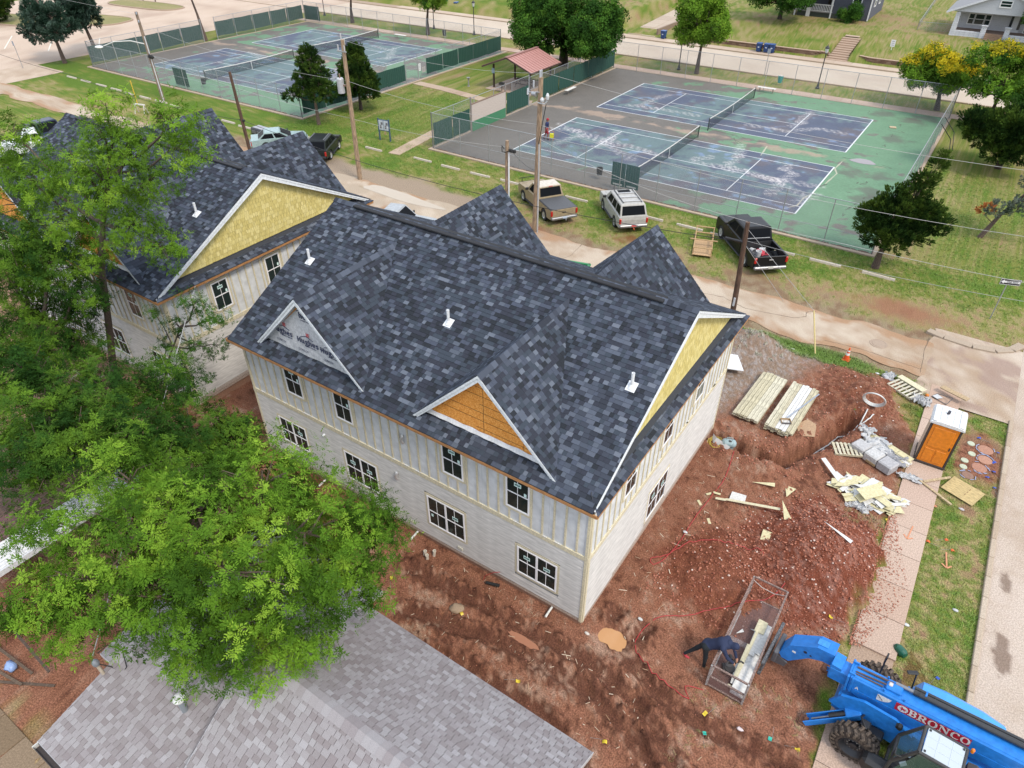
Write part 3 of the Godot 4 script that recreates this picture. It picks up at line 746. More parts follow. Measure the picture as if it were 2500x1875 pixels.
	w = MB.new();w.cbox(V(0,2.36,0),V(.18,.07,5.4),.01);part(t,"cap",w,plain(Color(.20,.13,.09)))
	for q in [[V(.25,1.25,23.75),2.25,1.75,"dark teal slatted banner on the fence behind the silver sport utility vehicle"],[V(-52.6,1.05,23.9),2.4,1.7,"dark green banner on the fence of the blue courts"]]:
		var bt := thing("fence_banner",q[3],"banner",q[0])
		for k in 2:
			var b := MB.new()
			for j in 11: b.box(V((k - .5)*q[1]*.5 - q[1]*.22+j*q[1]*.044,0,.012*(j % 2)),V(q[1]*.042,q[2],.02))
			part(bt,"slat_panel",b,plain(Color(.012,.085,.08) if q[0].x > -9 else Color(.012,.07,.05)))
		if q[0].x > -9:
			for k in 2:
				var b := MB.new()
				for j in 9: b.box(V((k - .5)*q[1]*.5 - .34+j*.085,-q[2]*.42,.035),V(.055,.11,.006))
				part(bt,"lettering",b,plain(Color(.7,.72,.72)))
		var sp := MB.new()
		for s in [-.8,.8]: sp.rod(V(s,-q[0].y - .05,.02),V(s,-q[2]*.5,.02),.03)
		part(bt,"support_post",sp,plain(Color(.12,.11,.10)))
	for q in [[V(-2.45,.42,22.6),"black","small black waste bin hung on the fence by the teal banner"],[V(-50.4,.42,22.8),"black","small black waste bin hung on the fence of the blue courts"]]:
		var bt := thing("fence_bin",q[2],"bin",q[0])
		var b := MB.new();b.lathe(V(0,0,0),Vector3.UP,[[0,.0],[0,.2],[.55,.26],[.55,.23],[.1,.18],[.1,0]],14);part(bt,"bucket",b,plain(Color(.03,.03,.035)))
		b = MB.new();b.tube([V(-.25,.55,0),V(-.2,.72,0),V(.2,.72,0),V(.25,.55,0)],[.012],5);part(bt,"handle",b,plain(Color(.2,.2,.2)))
	for k in 3:
		var br := MB.new();var z: float = -1.2+2.2*(k % 2)
		if k < 2:
			br.rod(V(17.85,2.3,z),V(18.9,1.15,z - .3),.03);br.rod(V(18.9,1.15,z - .3),V(19.3,0,z+.9),.03)
			one("fence_brace","black steel prop leaning against the bowed court fence","brace",br,plain(Color(.03,.03,.03)),"props against the court fence")
	var bd := MB.new();bd.box(V(13.9,.11,-3.9),V(.55,.07,.4),Basis(Vector3.UP,.3))
	one("cardboard_box","flat tan box lying on the green court surface","box",bd,plain(Color(.5,.38,.25)))
# ---------- shingled roofs
# a roof collects its tabs first;the best seen 300 become parts of their own,the others one part
class Roof:
	var tabs := []      # [score,size index,tone,Transform3D]
	var rest: MB
	var at := Vector3.ZERO
func shingle_mesh(w: float,e: float,th: float) -> ArrayMesh:
	var k := "shingle%.3f_%.3f_%.3f" % [w,e,th]
	if not meshes.has(k):
		var b := MB.new();wedge(b,PackedVector2Array([Vector2(0,0),Vector2(w,0),Vector2(w,e*1.12),Vector2(0,e*1.12)]),e,th,Transform3D.IDENTITY)
		meshes[k] = b.mesh()
	return meshes[k]
func wedge(b: MB,poly: PackedVector2Array,e: float,th: float,tf: Transform3D):     # tab in its own plane: x along the eave,y up the slope,z out
	var top := [];var mid := V(0,0,0)
	for p in poly:
		var q := tf*V(p.x,p.y,th*(1.0 - .85*clampf(p.y/(e*1.12),0,1)))
		top.append(q);mid += q/poly.size()
	var nn := tf.basis.z.normalized()
	var ids := []
	for k in poly.size(): ids.append(b.put(top[k],nn,poly[k]))
	for k in range(1,poly.size() - 1): b.face(ids[0],ids[k],ids[k+1],nn)
	for k in poly.size():
		var a := poly[k];var c := poly[(k+1) % poly.size()]
		if a.y > e*1.05 and c.y > e*1.05: continue
		b.quad(top[k],top[(k+1) % poly.size()],tf*V(c.x,c.y,-.002),tf*V(a.x,a.y,-.002),mid - nn*.01)
# o: lower corner of the plane,u along the eave,v up the slope (unit),poly and holes in (u,v)
func shingle(r: Roof,o: Vector3,u: Vector3,v: Vector3,poly: PackedVector2Array,holes: Array,e: float,widths: Array,th: float,tones: Array,weights: Array,gap := .004):
	var nn := u.cross(v).normalized()
	if nn.y < 0.0: nn = -nn
	var bs := Basis(u,v,nn)
	var box := Rect2(poly[0],Vector2.ZERO)
	for p in poly: box = box.expand(p)
	var row := 0
	var y := box.position.y
	while y < box.end.y - .01:
		var x := box.position.x - rf(0,widths[0])
		while x < box.end.x:
			var wi := rng.randi() % widths.size();var w: float = widths[wi]
			var q := PackedVector2Array([Vector2(x,y),Vector2(x+w - gap,y),Vector2(x+w - gap,y+e*1.12),Vector2(x,y+e*1.12)])
			x += w
			var tn := 0;var pick := rng.randf()
			while tn < tones.size() - 1 and pick > weights[tn]: pick -= weights[tn];tn += 1
			var inside := true;var any := false
			for p in q:
				if not Geometry2D.is_point_in_polygon(p,poly): inside = false
				else: any = true
			if not inside and not any and not Geometry2D.intersect_polygons(q,poly).size(): continue
			var polys := [q]
			if not inside: polys = Geometry2D.intersect_polygons(q,poly)
			for h in holes:
				var next := []
				for g in polys:
					var hit := Geometry2D.intersect_polygons(g,h)
					if hit.size():
						inside = false
						next.append_array(Geometry2D.clip_polygons(g,h))
					else: next.append(g)
				polys = next
			var lift := nn*(rf(0,.004)+.002*(row % 2))
			if inside:
				var at := o+u*q[0].x+v*q[0].y+lift
				var d := r.at+at - cam_at
				r.tabs.append([w*absf(nn.dot(d.normalized()))/d.length_squared(),w,tn,Transform3D(bs,at)])
			else:
				for g in polys:
					if Geometry2D.is_polygon_clockwise(g): g.reverse()
					var loc := PackedVector2Array()
					for p in g: loc.append(p - q[0])
					if loc.size() < 3: continue
					r.rest.col = tones[tn]
					wedge(r.rest,loc,e,th,Transform3D(bs,o+u*q[0].x+v*q[0].y+lift))
		y += e;row += 1
func finish_roof(parent: Node3D,r: Roof,e: float,th: float,tones: Array,key: String,count := 300,gap := .004):
	r.tabs.sort_custom(func(a,b): return a[0] > b[0])
	var g := grain("granule",91,.12,.80,1.0,256,3)
	for k in r.tabs.size():
		var s: Array = r.tabs[k]
		if k < count:
			node(parent,"shingle",shingle_mesh(s[1] - gap,e,th),M("%s%d" % [key,s[2]],tones[s[2]],{rough = .95,spec = .2,tex = g,scale = 1.5}),s[3])
		else:
			r.rest.col = tones[s[2]]
			wedge(r.rest,PackedVector2Array([Vector2(0,0),Vector2(s[1] - gap,0),Vector2(s[1] - gap,e*1.12),Vector2(0,e*1.12)]),e,th,s[3])
	stuff(part(parent,"shingle_field",r.rest,M(key+"_field",Color.WHITE,{vc = true,rough = .95,spec = .2,tex = g,scale = 1.5})))
func ridge_caps(parent: Node3D,a: Vector3,c: Vector3,wide: float,drop: float,tones: Array,key: String,dir_side: Vector3,lift := .03):
	var n := int(a.distance_to(c)/.2);var d := (c - a)/n
	var side := dir_side.normalized()
	for k in n:
		var p := a+d*k+Vector3.UP*lift;var q := p+d*1.08 - Vector3.UP*.004
		var b := MB.new();var tn := rng.randi() % 4
		for s in [-1.0,1.0]:
			var dn: Vector3 = side*s*wide - Vector3.UP*drop
			b.quad(p+V(0,.012,0),q,q+dn,p+dn+V(0,.012,0),p - V(0,9,0))
			b.quad(p+V(0,.012,0),p,p+dn - V(0,.02,0),p+dn+V(0,.012,0))
		part(parent,"ridge_cap",b,M("%s%d" % [key,tn],tones[tn],{rough = .95,spec = .2,tex = mats.get("t_granule",null),scale = 1.5}))
# ---------- windows and walls. A wall is described by its lower corner,its direction and the outward normal
func window(parent: Node3D,tf: Transform3D,w: float,h: float,double_unit: bool,sticker: Array):     # tf: centre of the opening,x along,y up,z out
	var t := Node3D.new();t.name = "window";parent.add_child(t,true);t.transform = tf
	var white := M("vinyl",Color(.78,.77,.78),{rough = .4})
	var cream := M("trim",Color(.66,.59,.42),{rough = .8,tex = grain("plain",5,.03,.84,1.0),scale = 1.3})
	var glass := M("window_glass",Color(.012,.022,.02),{rough = .04,spec = .45})
	var f := MB.new()
	for s in [-1.0,1.0]: f.cbox(V(s*(w*.5 - .03),0,.022),V(.06,h,.045),.006)
	for s in [-1.0,1.0]: f.cbox(V(0,s*(h*.5 - .03),.022),V(w - .12,.06,.043),.006)
	if double_unit: f.cbox(V(0,0,.022),V(.08,h - .12,.042),.006)
	part(t,"frame",f,white)
	f = MB.new()
	for s in [-1.0,1.0]: f.cbox(V(s*(w*.5+.045),0,.014),V(.085,h+.14,.034),.005)
	for s in [-1.0,1.0]: f.cbox(V(0,s*(h*.5+.05),.016),V(w+.0,.095,.036),.005)
	part(t,"trim",f,cream)
	var units := [[-w*.25 - .0,w*.5 - .105],[w*.25,w*.5 - .105]] if double_unit else [[0.0,w - .12]]
	for q in units:
		var cx: float = q[0]+(.0225*signf(-q[0]) if double_unit else 0.0);var gw: float = q[1]
		for s in [-1.0,1.0]:
			var g := MB.new();g.box(V(cx,s*(h*.25 - .025),.016+.006*maxf(s,0.0)),V(gw,h*.5 - .06,.012))
			part(t,"pane",g,glass)
			var mm := MB.new();mm.box(V(cx,s*(h*.25 - .025),.024+.006*maxf(s,0.0)),V(.02,h*.5 - .07,.008));part(t,"muntin",mm,white)
		var rail := MB.new();rail.cbox(V(cx,0,.02),V(gw,.045,.035),.005);part(t,"meeting_rail",rail,white)
	var pale := M("sticker",Color(.62,.80,.76),{rough = .6});var ink := plain(Color(.05,.14,.14))
	for s in sticker:       # [x,y,wide,high]
		var k := MB.new();k.box(V(s[0],s[1],.034),V(s[2],s[3],.003));part(t,"sticker",k,pale)
		if s[2] > .2:
			k = MB.new();for j in 4: k.box(V(s[0] - .075+.05*j,s[1]+.012*(j % 2),.037),V(.042,.07,.002))
			part(t,"sticker_print",k,ink)
func lap_boards(parent: Node3D,tf: Transform3D,w: float,y0: float,y1: float,openings: Array,mat: Material,e := .152):    # openings: Rect2 in wall x,y
	var n := int(round((y1 - y0)/e));e = (y1 - y0)/n
	for k in n:
		var y := y0+k*e
		var cuts := [[0.0,w]]
		for o in openings:
			var r: Rect2 = o.grow(.085)
			if y+e > r.position.y+.02 and y < r.end.y - .02:
				var nx := []
				for c in cuts:
					if r.end.x <= c[0] or r.position.x >= c[1]: nx.append(c);continue
					if r.position.x - c[0] > .03: nx.append([c[0],r.position.x])
					if c[1] - r.end.x > .03: nx.append([r.end.x,c[1]])
				cuts = nx
		for c in cuts:
			var x: float = c[0]+(0.0 if c[1] - c[0] < 3.7 else rf(-2.5,0))
			if c[1] - c[0] >= 3.7: x = c[0] - rf(0,2.4)
			while x < c[1]:
				var a := maxf(x,c[0]);var z := minf(x+3.66,c[1]);x += 3.66
				if z - a < .02: continue
				var L := z - a - .005
				var b := MB.new()     # clapboard: thick at the lower edge
				var P := [V(0,0,0),V(L,0,0),V(L,0,.034),V(0,0,.034),V(0,e+.012,0),V(L,e+.012,0),V(L,e+.012,.003),V(0,e+.012,.003)]
				b.quad(P[3],P[2],P[6],P[7],V(L*.5,e*.5,-1));b.quad(P[0],P[1],P[2],P[3],V(L*.5,9,0));b.quad(P[0],P[3],P[7],P[4],V(9,0,0));b.quad(P[1],P[2],P[6],P[5],V(-9,0,0));b.quad(P[4],P[5],P[6],P[7],V(0,-9,0))
				part(parent,"lap_board",b,mat if k > 1 or rng.randf() < .2*k else M("lap_mud%d" % k,Color(.56,.47,.40) if k else Color(.50,.385,.31),{rough = .9,tex = grain("rough",131,.08,.6,1.0),scale = .8,world = true}),tf*TF(V(a,y,.002)))
func wall_tf(o: Vector3,x: Vector3,z: Vector3) -> Transform3D: return Transform3D(Basis(x,Vector3.UP,z),o)
func text3(parent: Node3D,called: String,s: String,size: float,mat: Material,tf: Transform3D,bold := true,depth := .003,serif := false) -> MeshInstance3D:
	var tm := TextMesh.new();var f := SystemFont.new()
	f.font_names = PackedStringArray(["Droid Serif" if serif else "Droid Sans"]);f.font_weight = 700 if bold else 400
	tm.font = f;tm.text = s;tm.font_size = 32;tm.pixel_size = size/32.0;tm.depth = depth;tm.curve_step = 1.5
	return node(parent,called,tm,mat,tf)
# ---------- the two new houses
const HW := 7.4      # half width of the walls
const HD := 5.75     # half depth
const RX := 7.58     # rake overhang
const EZ := 6.15     # eave
const RY := 9.1      # ridge
const SL := .53
func townhouse(label: String,at: Vector3,first: bool):
	var t := thing("new_house",label,"house",at,0.0,"new houses on the building site")
	var grey := M("panel_grey",Color(.66,.67,.68),{rough = .85,tex = grain("panelg",101,.015,.86,1.0),scale = .5,world = true})
	var beige := M("lap_grey",Color(.64,.615,.585),{rough = .85,tex = grain("lapg",102,.02,.80,1.0),scale = Vector3(.3,2.0,.3),world = true})
	var cream := mats.get("trim",M("trim",Color(.66,.59,.42),{rough = .8,tex = grain("plain",5,.03,.84,1.0),scale = 1.3}))
	var white := M("rake_white",Color(.74,.77,.80),{rough = .6,tex = grain("plain",5,.03,.84,1.0)})
	var raw := M("raw_wood",Color(.50,.24,.09),{rough = .85,tex = grain("wood",9,.02,.72,1.0),scale = V(.6,4,.6)})
	var b := MB.new()
	b.box(V(0,.04,0),V(HW*2 - .04,.46,HD*2 - .04));part(t,"foundation",b,plain(Color(.36,.20,.13)))
	b = MB.new();b.box(V(0,3.0,0),V(HW*2 - .06,5.6,HD*2 - .06));part(t,"wall_core",b,beige)
	var w1 := [[-4.8,4.85,.86,1.36,false],[-2.33,4.8,.82,1.36,false],[2.45,4.75,.84,1.36,false],[4.92,4.7,.86,1.38,false],
		[-5.5,1.95,1.5,1.25,true],[-1.92,1.85,1.62,1.42,true],[2.0,1.8,1.62,1.42,true],[5.67,1.73,1.5,1.3,true]]
	var front := wall_tf(V(-HW,0,HD),Vector3.RIGHT,Vector3.BACK);var right := wall_tf(V(HW,0,HD),Vector3.FORWARD,Vector3.RIGHT)
	var w2 := [[2.55,4.7,.82,1.34,false],[5.4,4.7,.82,1.34,false],[8.2,4.7,.82,1.34,false],[5.35,1.5,1.66,1.45,true]]
	var left := wall_tf(V(-HW,0,-HD),Vector3.BACK,Vector3.LEFT);var back := wall_tf(V(HW,0,-HD),Vector3.LEFT,Vector3.FORWARD)
	for s in [[front,HW*2,w1,HW],[right,HD*2,w2,0.0],[left,HD*2,[],0.0],[back,HW*2,[],0.0]]:
		var tf: Transform3D = s[0];var w: float = s[1]
		var open := []
		for q in s[2]: open.append(Rect2(q[0]+s[3] - q[2]*.5,q[1] - q[3]*.5,q[2],q[3]))
		var seen: bool = s[2].size() > 0
		if seen:
			lap_boards(t,tf,w,.27,3.28,open,beige)
			var x := 0.0
			while x < w - .01:
				var L := minf(1.22,w - x)
				b = MB.new();b.box(V(x+L*.5,4.6,-.018),V(L - .006,2.44,.03));part(t,"wall_panel",b,grey,tf)
				x += 1.22
			x = .0
			while x <= w+.01:
				var spans := [[3.46,5.62]]
				for o in open:
					if x > o.position.x - .1 and x < o.end.x+.1 and o.position.y > 3.4: spans = [[3.46,o.position.y - .1],[o.end.y+.1,5.62]]
				for sp in spans:
					if sp[1] - sp[0] > .05:
						b = MB.new();b.cbox(V(clampf(x,.05,w - .05),(sp[0]+sp[1])*.5,.012),V(.065,sp[1] - sp[0],.03),.004);part(t,"batten",b,cream,tf)
				x += w/round(w/.395)
			b = MB.new();b.cbox(V(w*.5,3.37,.016),V(w+.06,.19,.045),.006);part(t,"belt_board",b,cream,tf)
			b = MB.new()
			for k in 14:
				var c := rf(.4,w - .4);b.box(V(c,3.472,.03),V(rf(.1,.3),.012,.03))
			part(t,"flashing_tape",b,plain(Color(.7,.7,.7)),tf)
			for k in 2:
				b = MB.new();b.cbox(V(.045+k*(w - .09),3.0,.018),V(.1,5.5,.05),.006);part(t,"corner_board",b,cream,tf)
			for q in s[2].size():
				var d: Array = s[2][q]
				var st := []
				if d[4]: st = [[d[2]*.25,d[3]*.16,.24,.15],[-d[2]*.38,-d[3]*.14,.09,.12]] if q % 2 == 0 else [[-d[2]*.25,d[3]*.2,.24,.15],[d[2]*.25,d[3]*.16,.24,.15]]
				else: st = [[.0,d[3]*.28,.25,.15],[d[2]*.32,d[3]*.08,.09,.13]] if q != 1 else [[d[2]*.32,d[3]*.1,.09,.13]]
				window(t,tf*TF(V(d[0]+s[3],d[1],.0)),d[2],d[3],d[4],st)
		else:
			b = MB.new();b.box(V(w*.5,3.0,.0),V(w,5.5,.02));part(t,"wall_panel",b,beige,tf)
	if first:
		for q in [[.4,4.7 - .0,.0],[-.1,2.75,0.0]]:
			b = MB.new()
			var pts := []
			for k in 9: pts.append(V(q[0]+HW+.02*sin(k*1.1),q[1]+.16 - .045*k,.05+.05*sin(k*.4)))
			b.tube(pts,[.045,.06,.045,.06,.045,.06,.045,.06,.045],8);part(t,"flexible_duct",b,M("foil",Color(.65,.66,.67),{rough = .35,metal = .7}),front)
		for q in [[-3.65,2.85],[-1.3,5.45]]:
			b = MB.new();b.rod(V(q[0]+HW,q[1],0),V(q[0]+HW,q[1] - .02,.13),.045);part(t,"vent_stub",b,white,front)
		for x in [-4.2,.55,6.3]:
			b = MB.new();b.rod(V(x+HW,.18,0),V(x+HW,.13,.42),.04);part(t,"pipe_stub",b,plain(Color(.7,.7,.66)),front)
		for x in [.35,2.55]:
			b = MB.new();b.cbox(V(x+HW,.62,.03),V(.22,.14,.06),.01);part(t,"outlet_box",b,plain(Color(.62,.60,.5)),front)
	b = MB.new()
	for s in [-1.0,1.0]:
		b.quad(V(-RX,RY - .03,0),V(RX,RY - .03,0),V(RX,RY - .03 - SL*EZ,s*EZ),V(-RX,RY - .03 - SL*EZ,s*EZ),V(0,0,0))
		b.quad(V(-RX,RY - .16,0),V(RX,RY - .16,0),V(RX,RY - .16 - SL*EZ,s*EZ),V(-RX,RY - .16 - SL*EZ,s*EZ),V(0,99,0))
	part(t,"roof_deck",b,plain(Color(.03,.033,.042)))
	var ey := RY - SL*EZ
	for s in [-1.0,1.0]:
		b = MB.new();b.cbox(V(0,ey - .10,s*(EZ - .02)),V(RX*2+.26,.12,.04),.005);part(t,"fascia_board",b,raw)
		b = MB.new();b.cbox(V(s*(RX+.13),ey - .10,0),V(.04,.12,EZ*2 - .05),.005);part(t,"fascia_board",b,raw)
	var r := Roof.new();r.rest = MB.new();r.at = at
	var widths := [.13,.165,.205,.25];var wts := [.16,.27,.25,.17,.10,.05];var e := .145;var th := .016
	var sl := sqrt(1.0+SL*SL)
	var gc := [-3.67,3.62];var AY := 8.62
	for s in [1.0,-1.0]:
		var holes := []
		var zw := 5.55 if s > 0 else 5.75
		var zb := (RY - AY)/SL
		for c in gc:
			var y0: float = (EZ - zw)*sl;var y1: float = (EZ - zb)*sl;var d := zw*SL - (RY - AY)
			holes.append(PackedVector2Array([Vector2(c+RX - d,y0),Vector2(c+RX+d,y0),Vector2(c+RX,y1)]))
		shingle(r,V(-RX,ey,s*EZ),Vector3.RIGHT,V(0,SL,-s).normalized(),PackedVector2Array([Vector2(0,0),Vector2(RX*2,0),Vector2(RX*2,EZ*sl),Vector2(0,EZ*sl)]),holes,e,widths,th,CHARCOAL,wts)
	for s in [1.0,-1.0]:
		var zf := 5.83;var zb := (RY - AY)/SL;var dmax := SL*zf - (RY - AY)
		for ci in 2:
			var c: float = gc[ci]
			for q in [-1.0,1.0]:
				var o := V(c+q*dmax,AY - dmax,0.0)
				var pl := PackedVector2Array([Vector2(zb,dmax*sqrt(2.0)),Vector2(zf,0),Vector2(zf,dmax*sqrt(2.0))])
				if s < 0: for k in 3: pl[k].x = -pl[k].x
				shingle(r,o,Vector3.BACK,V(-q,1,0).normalized(),pl,[],e,widths,th,CHARCOAL,wts)
				b = MB.new();b.tri(V(c,AY - .02,s*zb),V(c,AY - .02,s*zf),V(c+q*dmax,AY - dmax - .02,s*zf));part(t,"gable_deck",b,plain(Color(.03,.033,.042)))
				var d := V(q*dmax,-dmax,0);var bs := along(d,V(0,0,1).cross(d))
				b = MB.new()
				var p0 := V(c,AY - .035,s*(zf - .01));var p1 := p0+d*1.0
				var dn := V(0,-.2,0)
				b.quad(p0+V(0,.03,0),p1+V(0,.03,0),p1+dn*.75,p0+dn,p0 - V(0,0,s));b.quad(p0+dn,p1+dn*.75,p1+dn*.75 - V(0,0,s*.27),p0+dn - V(0,0,s*.27),p0+V(0,9,0))
				b.quad(p0+V(0,.03,.02*s),p1+V(0,.03,.02*s),p1+V(0,-.06,.02*s),p0+V(0,-.06,.02*s),p0 - V(0,0,s));b.quad(p0+V(0,.03,.02*s),p1+V(0,.03,.02*s),p1+V(0,.03,-.03*s),p0+V(0,.03,-.03*s),p0 - V(0,9,0))
				b.quad(p1+V(0,.03,.02*s),p1+dn*.75,p1+dn*.75 - V(0,0,s*.12),p1+V(0,.03,-s*.12),p0)
				part(t,"rake_board",b,white)
			ridge_caps(t,V(c,AY,s*zb),V(c,AY,s*zf),.13,.13,CHARCOAL,"charcoal",Vector3.RIGHT,.035)
			var zw := 5.55 if s > 0 else 5.72
			var y0 := RY - SL*zw+.02;var hw := AY - y0 - .05
			var nn := V(0,0,s)
			b = MB.new();b.tri(V(c - hw,y0,s*zw),V(c+hw,y0,s*zw),V(c,AY - .05,s*zw),V(c,y0,0))
			if s < 0 or not first and ci == 0: part(t,"gable_wall",b,M("osb",Color.WHITE))
			elif ci == 1 or not first:
				part(t,"gable_sheathing",b,osb())
				for k in 7:      # sheathing joints and nail lines: shallow strand-board strips butted over each other
					var y := y0+.28+k*.30;var h2 := AY - y - .1
					if h2 > .15:
						var L := h2*(1.0 if k % 3 else .55)*2.0
						var g := MB.new();g.box(V(c+(0.0 if k % 3 else h2*.4),y,s*(zw+.004)),V(L,.012,.006));part(t,"nail_line",g,plain(Color(.16,.07,.02)))
				for k in [-.05,1.35]:
					var g := MB.new();g.box(V(c+k,y0+(hw - absf(k))*.5,s*(zw+.004)),V(.012,(hw - absf(k))*.96,.005));part(t,"sheathing_joint",g,plain(Color(.16,.07,.02)))
				b = MB.new();wrap_skirt(b,c,hw,y0,zw);part(t,"house_wrap",b,plain(Color(.66,.66,.68),.5))
			else:
				part(t,"gable_sheathing",b,osb())
				house_wrap(t,c,hw,y0,zw+.012,AY)
	ridge_caps(t,V(-RX,RY,0),V(RX,RY,0),.17,.10,CHARCOAL,"charcoal",Vector3.BACK,.05)
	b = MB.new();b.cbox(V(0,RY - .0,0),V(RX*2 - 2.2,.075,.40),.02);part(t,"ridge_vent",b,plain(Color(.012,.012,.015)))
	for s in [1.0,-1.0]:
		var xw := 7.28;var y0 := ey+.30;var hw := (RY - .1 - y0)/SL
		b = MB.new();b.tri(V(s*xw,y0,hw),V(s*xw,y0,-hw),V(s*xw,RY - .1,0),V(0,y0,0));part(t,"gable_backing",b,plain(Color(.30,.24,.08)))
		if s > 0: shakes(t,V(xw+.004,y0,hw),hw,RY - .1 - y0)
		for q in [-1.0,1.0]:
			b = MB.new()
			var p0 := V(s*(RX+.012),RY - .025,0);var p1 := V(s*(RX+.012),ey+.012,q*(EZ - .08));var dn := V(0,-.24,0)
			b.quad(p0,p1,p1+dn*.55,p0+dn,V(0,RY - 1,q*3));b.quad(p0+dn,p1+dn*.55,p1+dn*.55 - V(s*.32,0,0),p0+dn - V(s*.32,0,0),p0+V(0,9,0))
			b.quad(p0+V(s*.02,0,0),p1+V(s*.02,0,0),p1+V(s*.02,-.07,0),p0+V(s*.02,-.07,0),V(0,RY - 1,q*3));b.quad(p0+V(s*.02,.004,0),p1+V(s*.02,.004,0),p1+V(-s*.05,.004,0),p0+V(-s*.05,.004,0),p0 - V(0,9,0))
			part(t,"rake_board",b,white)
		var run := .46;var rise := .26
		shingle(r,V(s*(RX+.16),ey - .03,0),V(0,0,1),V(-s*run,rise,0).normalized(),PackedVector2Array([Vector2(-EZ,0),Vector2(EZ,0),Vector2(EZ - .45,.54),Vector2(-EZ+.45,.54)]),[],e,widths,th,CHARCOAL,wts)
		b = MB.new();b.quad(V(s*(RX+.16),ey - .045,EZ),V(s*(RX+.16),ey - .045,-EZ),V(s*7.27,y0 - .03,-EZ+.4),V(s*7.27,y0 - .03,EZ - .4));part(t,"pent_roof_deck",b,plain(Color(.03,.033,.042)))
	finish_roof(t,r,e,th,CHARCOAL,"charcoal")
	for q in ([[.25,2.9],[6.85,2.75],[-6.6,2.6]] if first else [[6.1,2.5],[-2.0,2.8]]):
		var y: float = RY - SL*q[1]
		b = MB.new();b.lathe(V(q[0],y - .1,q[1]),Vector3.UP,[[0,.05],[.62,.05],[.62,.035],[.5,.03]],12);part(t,"vent_pipe",b,plain(Color(.75,.76,.78)))
		b = MB.new();b.cbox(V(q[0],y+.03,q[1]),V(.30,.02,.34),.008,Basis(Vector3.RIGHT,atan(SL)));b.lathe(V(q[0],y,q[1]),Vector3.UP,[[0,.13],[.06,.09],[.13,.056]],12);part(t,"vent_boot",b,plain(Color(.72,.73,.75)))
func osb() -> StandardMaterial3D:
	if not mats.has("osb_t"):
		var im := Image.create(256,256,false,Image.FORMAT_RGB8);im.fill(Color(.86,.56,.22))
		var g := RandomNumberGenerator.new();g.seed = 5
		for k in 2600:
			var x := g.randi() % 256;var y := g.randi() % 256;var a := g.randf()*PI;var L := g.randi_range(6,16)
			var c := Color(.76,.43,.12).lerp(Color(.97,.74,.42),g.randf())
			for j in L:
				for w in 3: im.set_pixel(posmod(int(x+cos(a)*j - sin(a)*w),256),posmod(int(y+sin(a)*j+cos(a)*w),256),c)
		im.generate_mipmaps()
		mats["osb_t"] = ImageTexture.create_from_image(im)
		mats.erase("osb")
	return M("osb",Color(.92,.92,.92),{rough = .8,tex = mats["osb_t"],scale = .9})
func wrap_skirt(b: MB,c: float,hw: float,y0: float,zw: float):      # strip of white wrap crumpled along the foot of the gable
	for k in 40:
		var f := func(j: int,up: float): return V(c - hw*.98+hw*1.96*j/40.0,y0+.02+up*(.13+.012*sin(j*.9)),zw+.02+.008*sin(j*1.3+up*3.0)+(1.0 - up)*.07)
		var top: Callable = f
		b.quad(f.call(k,0.0),f.call(k+1,0.0),f.call(k+1,1.0 if k < 38 else .2),f.call(k,1.0 if k > 1 else .2),V(c,y0,0))
func house_wrap(t: Node3D,c: float,hw: float,y0: float,zw: float,AY: float):
	var b := MB.new()
	var n := 24
	for i in n:
		for j in n:
			var P := func(u: float,v: float): return V(c+(u - .5)*2.0*hw*.985*(1.0 - v),lerpf(y0,AY - .34,v),zw+.012+.016*sin(u*31.0+v*9.0)*sin(v*23.0+u*4.0)*(1.0 - v)+.05*maxf(0.0,.12 - v)*(1.0+sin(u*40.0)))
			b.quad(P.call(float(i)/n,float(j)/n),P.call(float(i+1)/n,float(j)/n),P.call(float(i+1)/n,float(j+1)/n),P.call(float(i)/n,float(j+1)/n),V(c,y0,0))
	var w := part(t,"house_wrap",b,M("wrap",Color(.60,.60,.62),{rough = .5,tex = grain("wrap",111,.03,.8,1.0),scale = 1.0}))
	var navy := plain(Color(.02,.03,.09));var red := plain(Color(.55,.06,.07))
	var z := zw+.04
	for q in [[-1.2,.66,"ughes"],[-.06,.62,"Hughes"],[1.05,.58,"Hughes"],[-.0,1.66,"hes"]]:
		var x: float = c+q[0];var y: float = y0+q[1]
		text3(w,"printed_name",q[2],.29,navy,TF(V(x,y,z)))
		text3(w,"printed_line","LUMBER COMPANY",.06,navy,TF(V(x+.1,y - .17,z)))
		var roof := MB.new();roof.rod(V(x - .3,y+.15,z),V(x - .02,y+.25,z),.012,-1,4);roof.rod(V(x - .02,y+.25,z),V(x+.3,y+.15,z),.012,-1,4)
		part(w,"printed_roof",roof,navy)
		if q[1] < 1.0:
			var lg := MB.new()
			for k in 9: lg.box(V(x+.02+.05*(k % 3),y+.27+.05*(k/3),z),V(.04,.04 - .012*(k % 2),.003))
			part(w,"printed_mark",lg,red)
	for q in [[-1.45,.22],[-.35,.20],[.85,.20],[1.75,.16]]:
		text3(w,"printed_line","CONCOY",.12,navy,TF(V(c+q[0],y0+q[1],z),0,0,0),false)
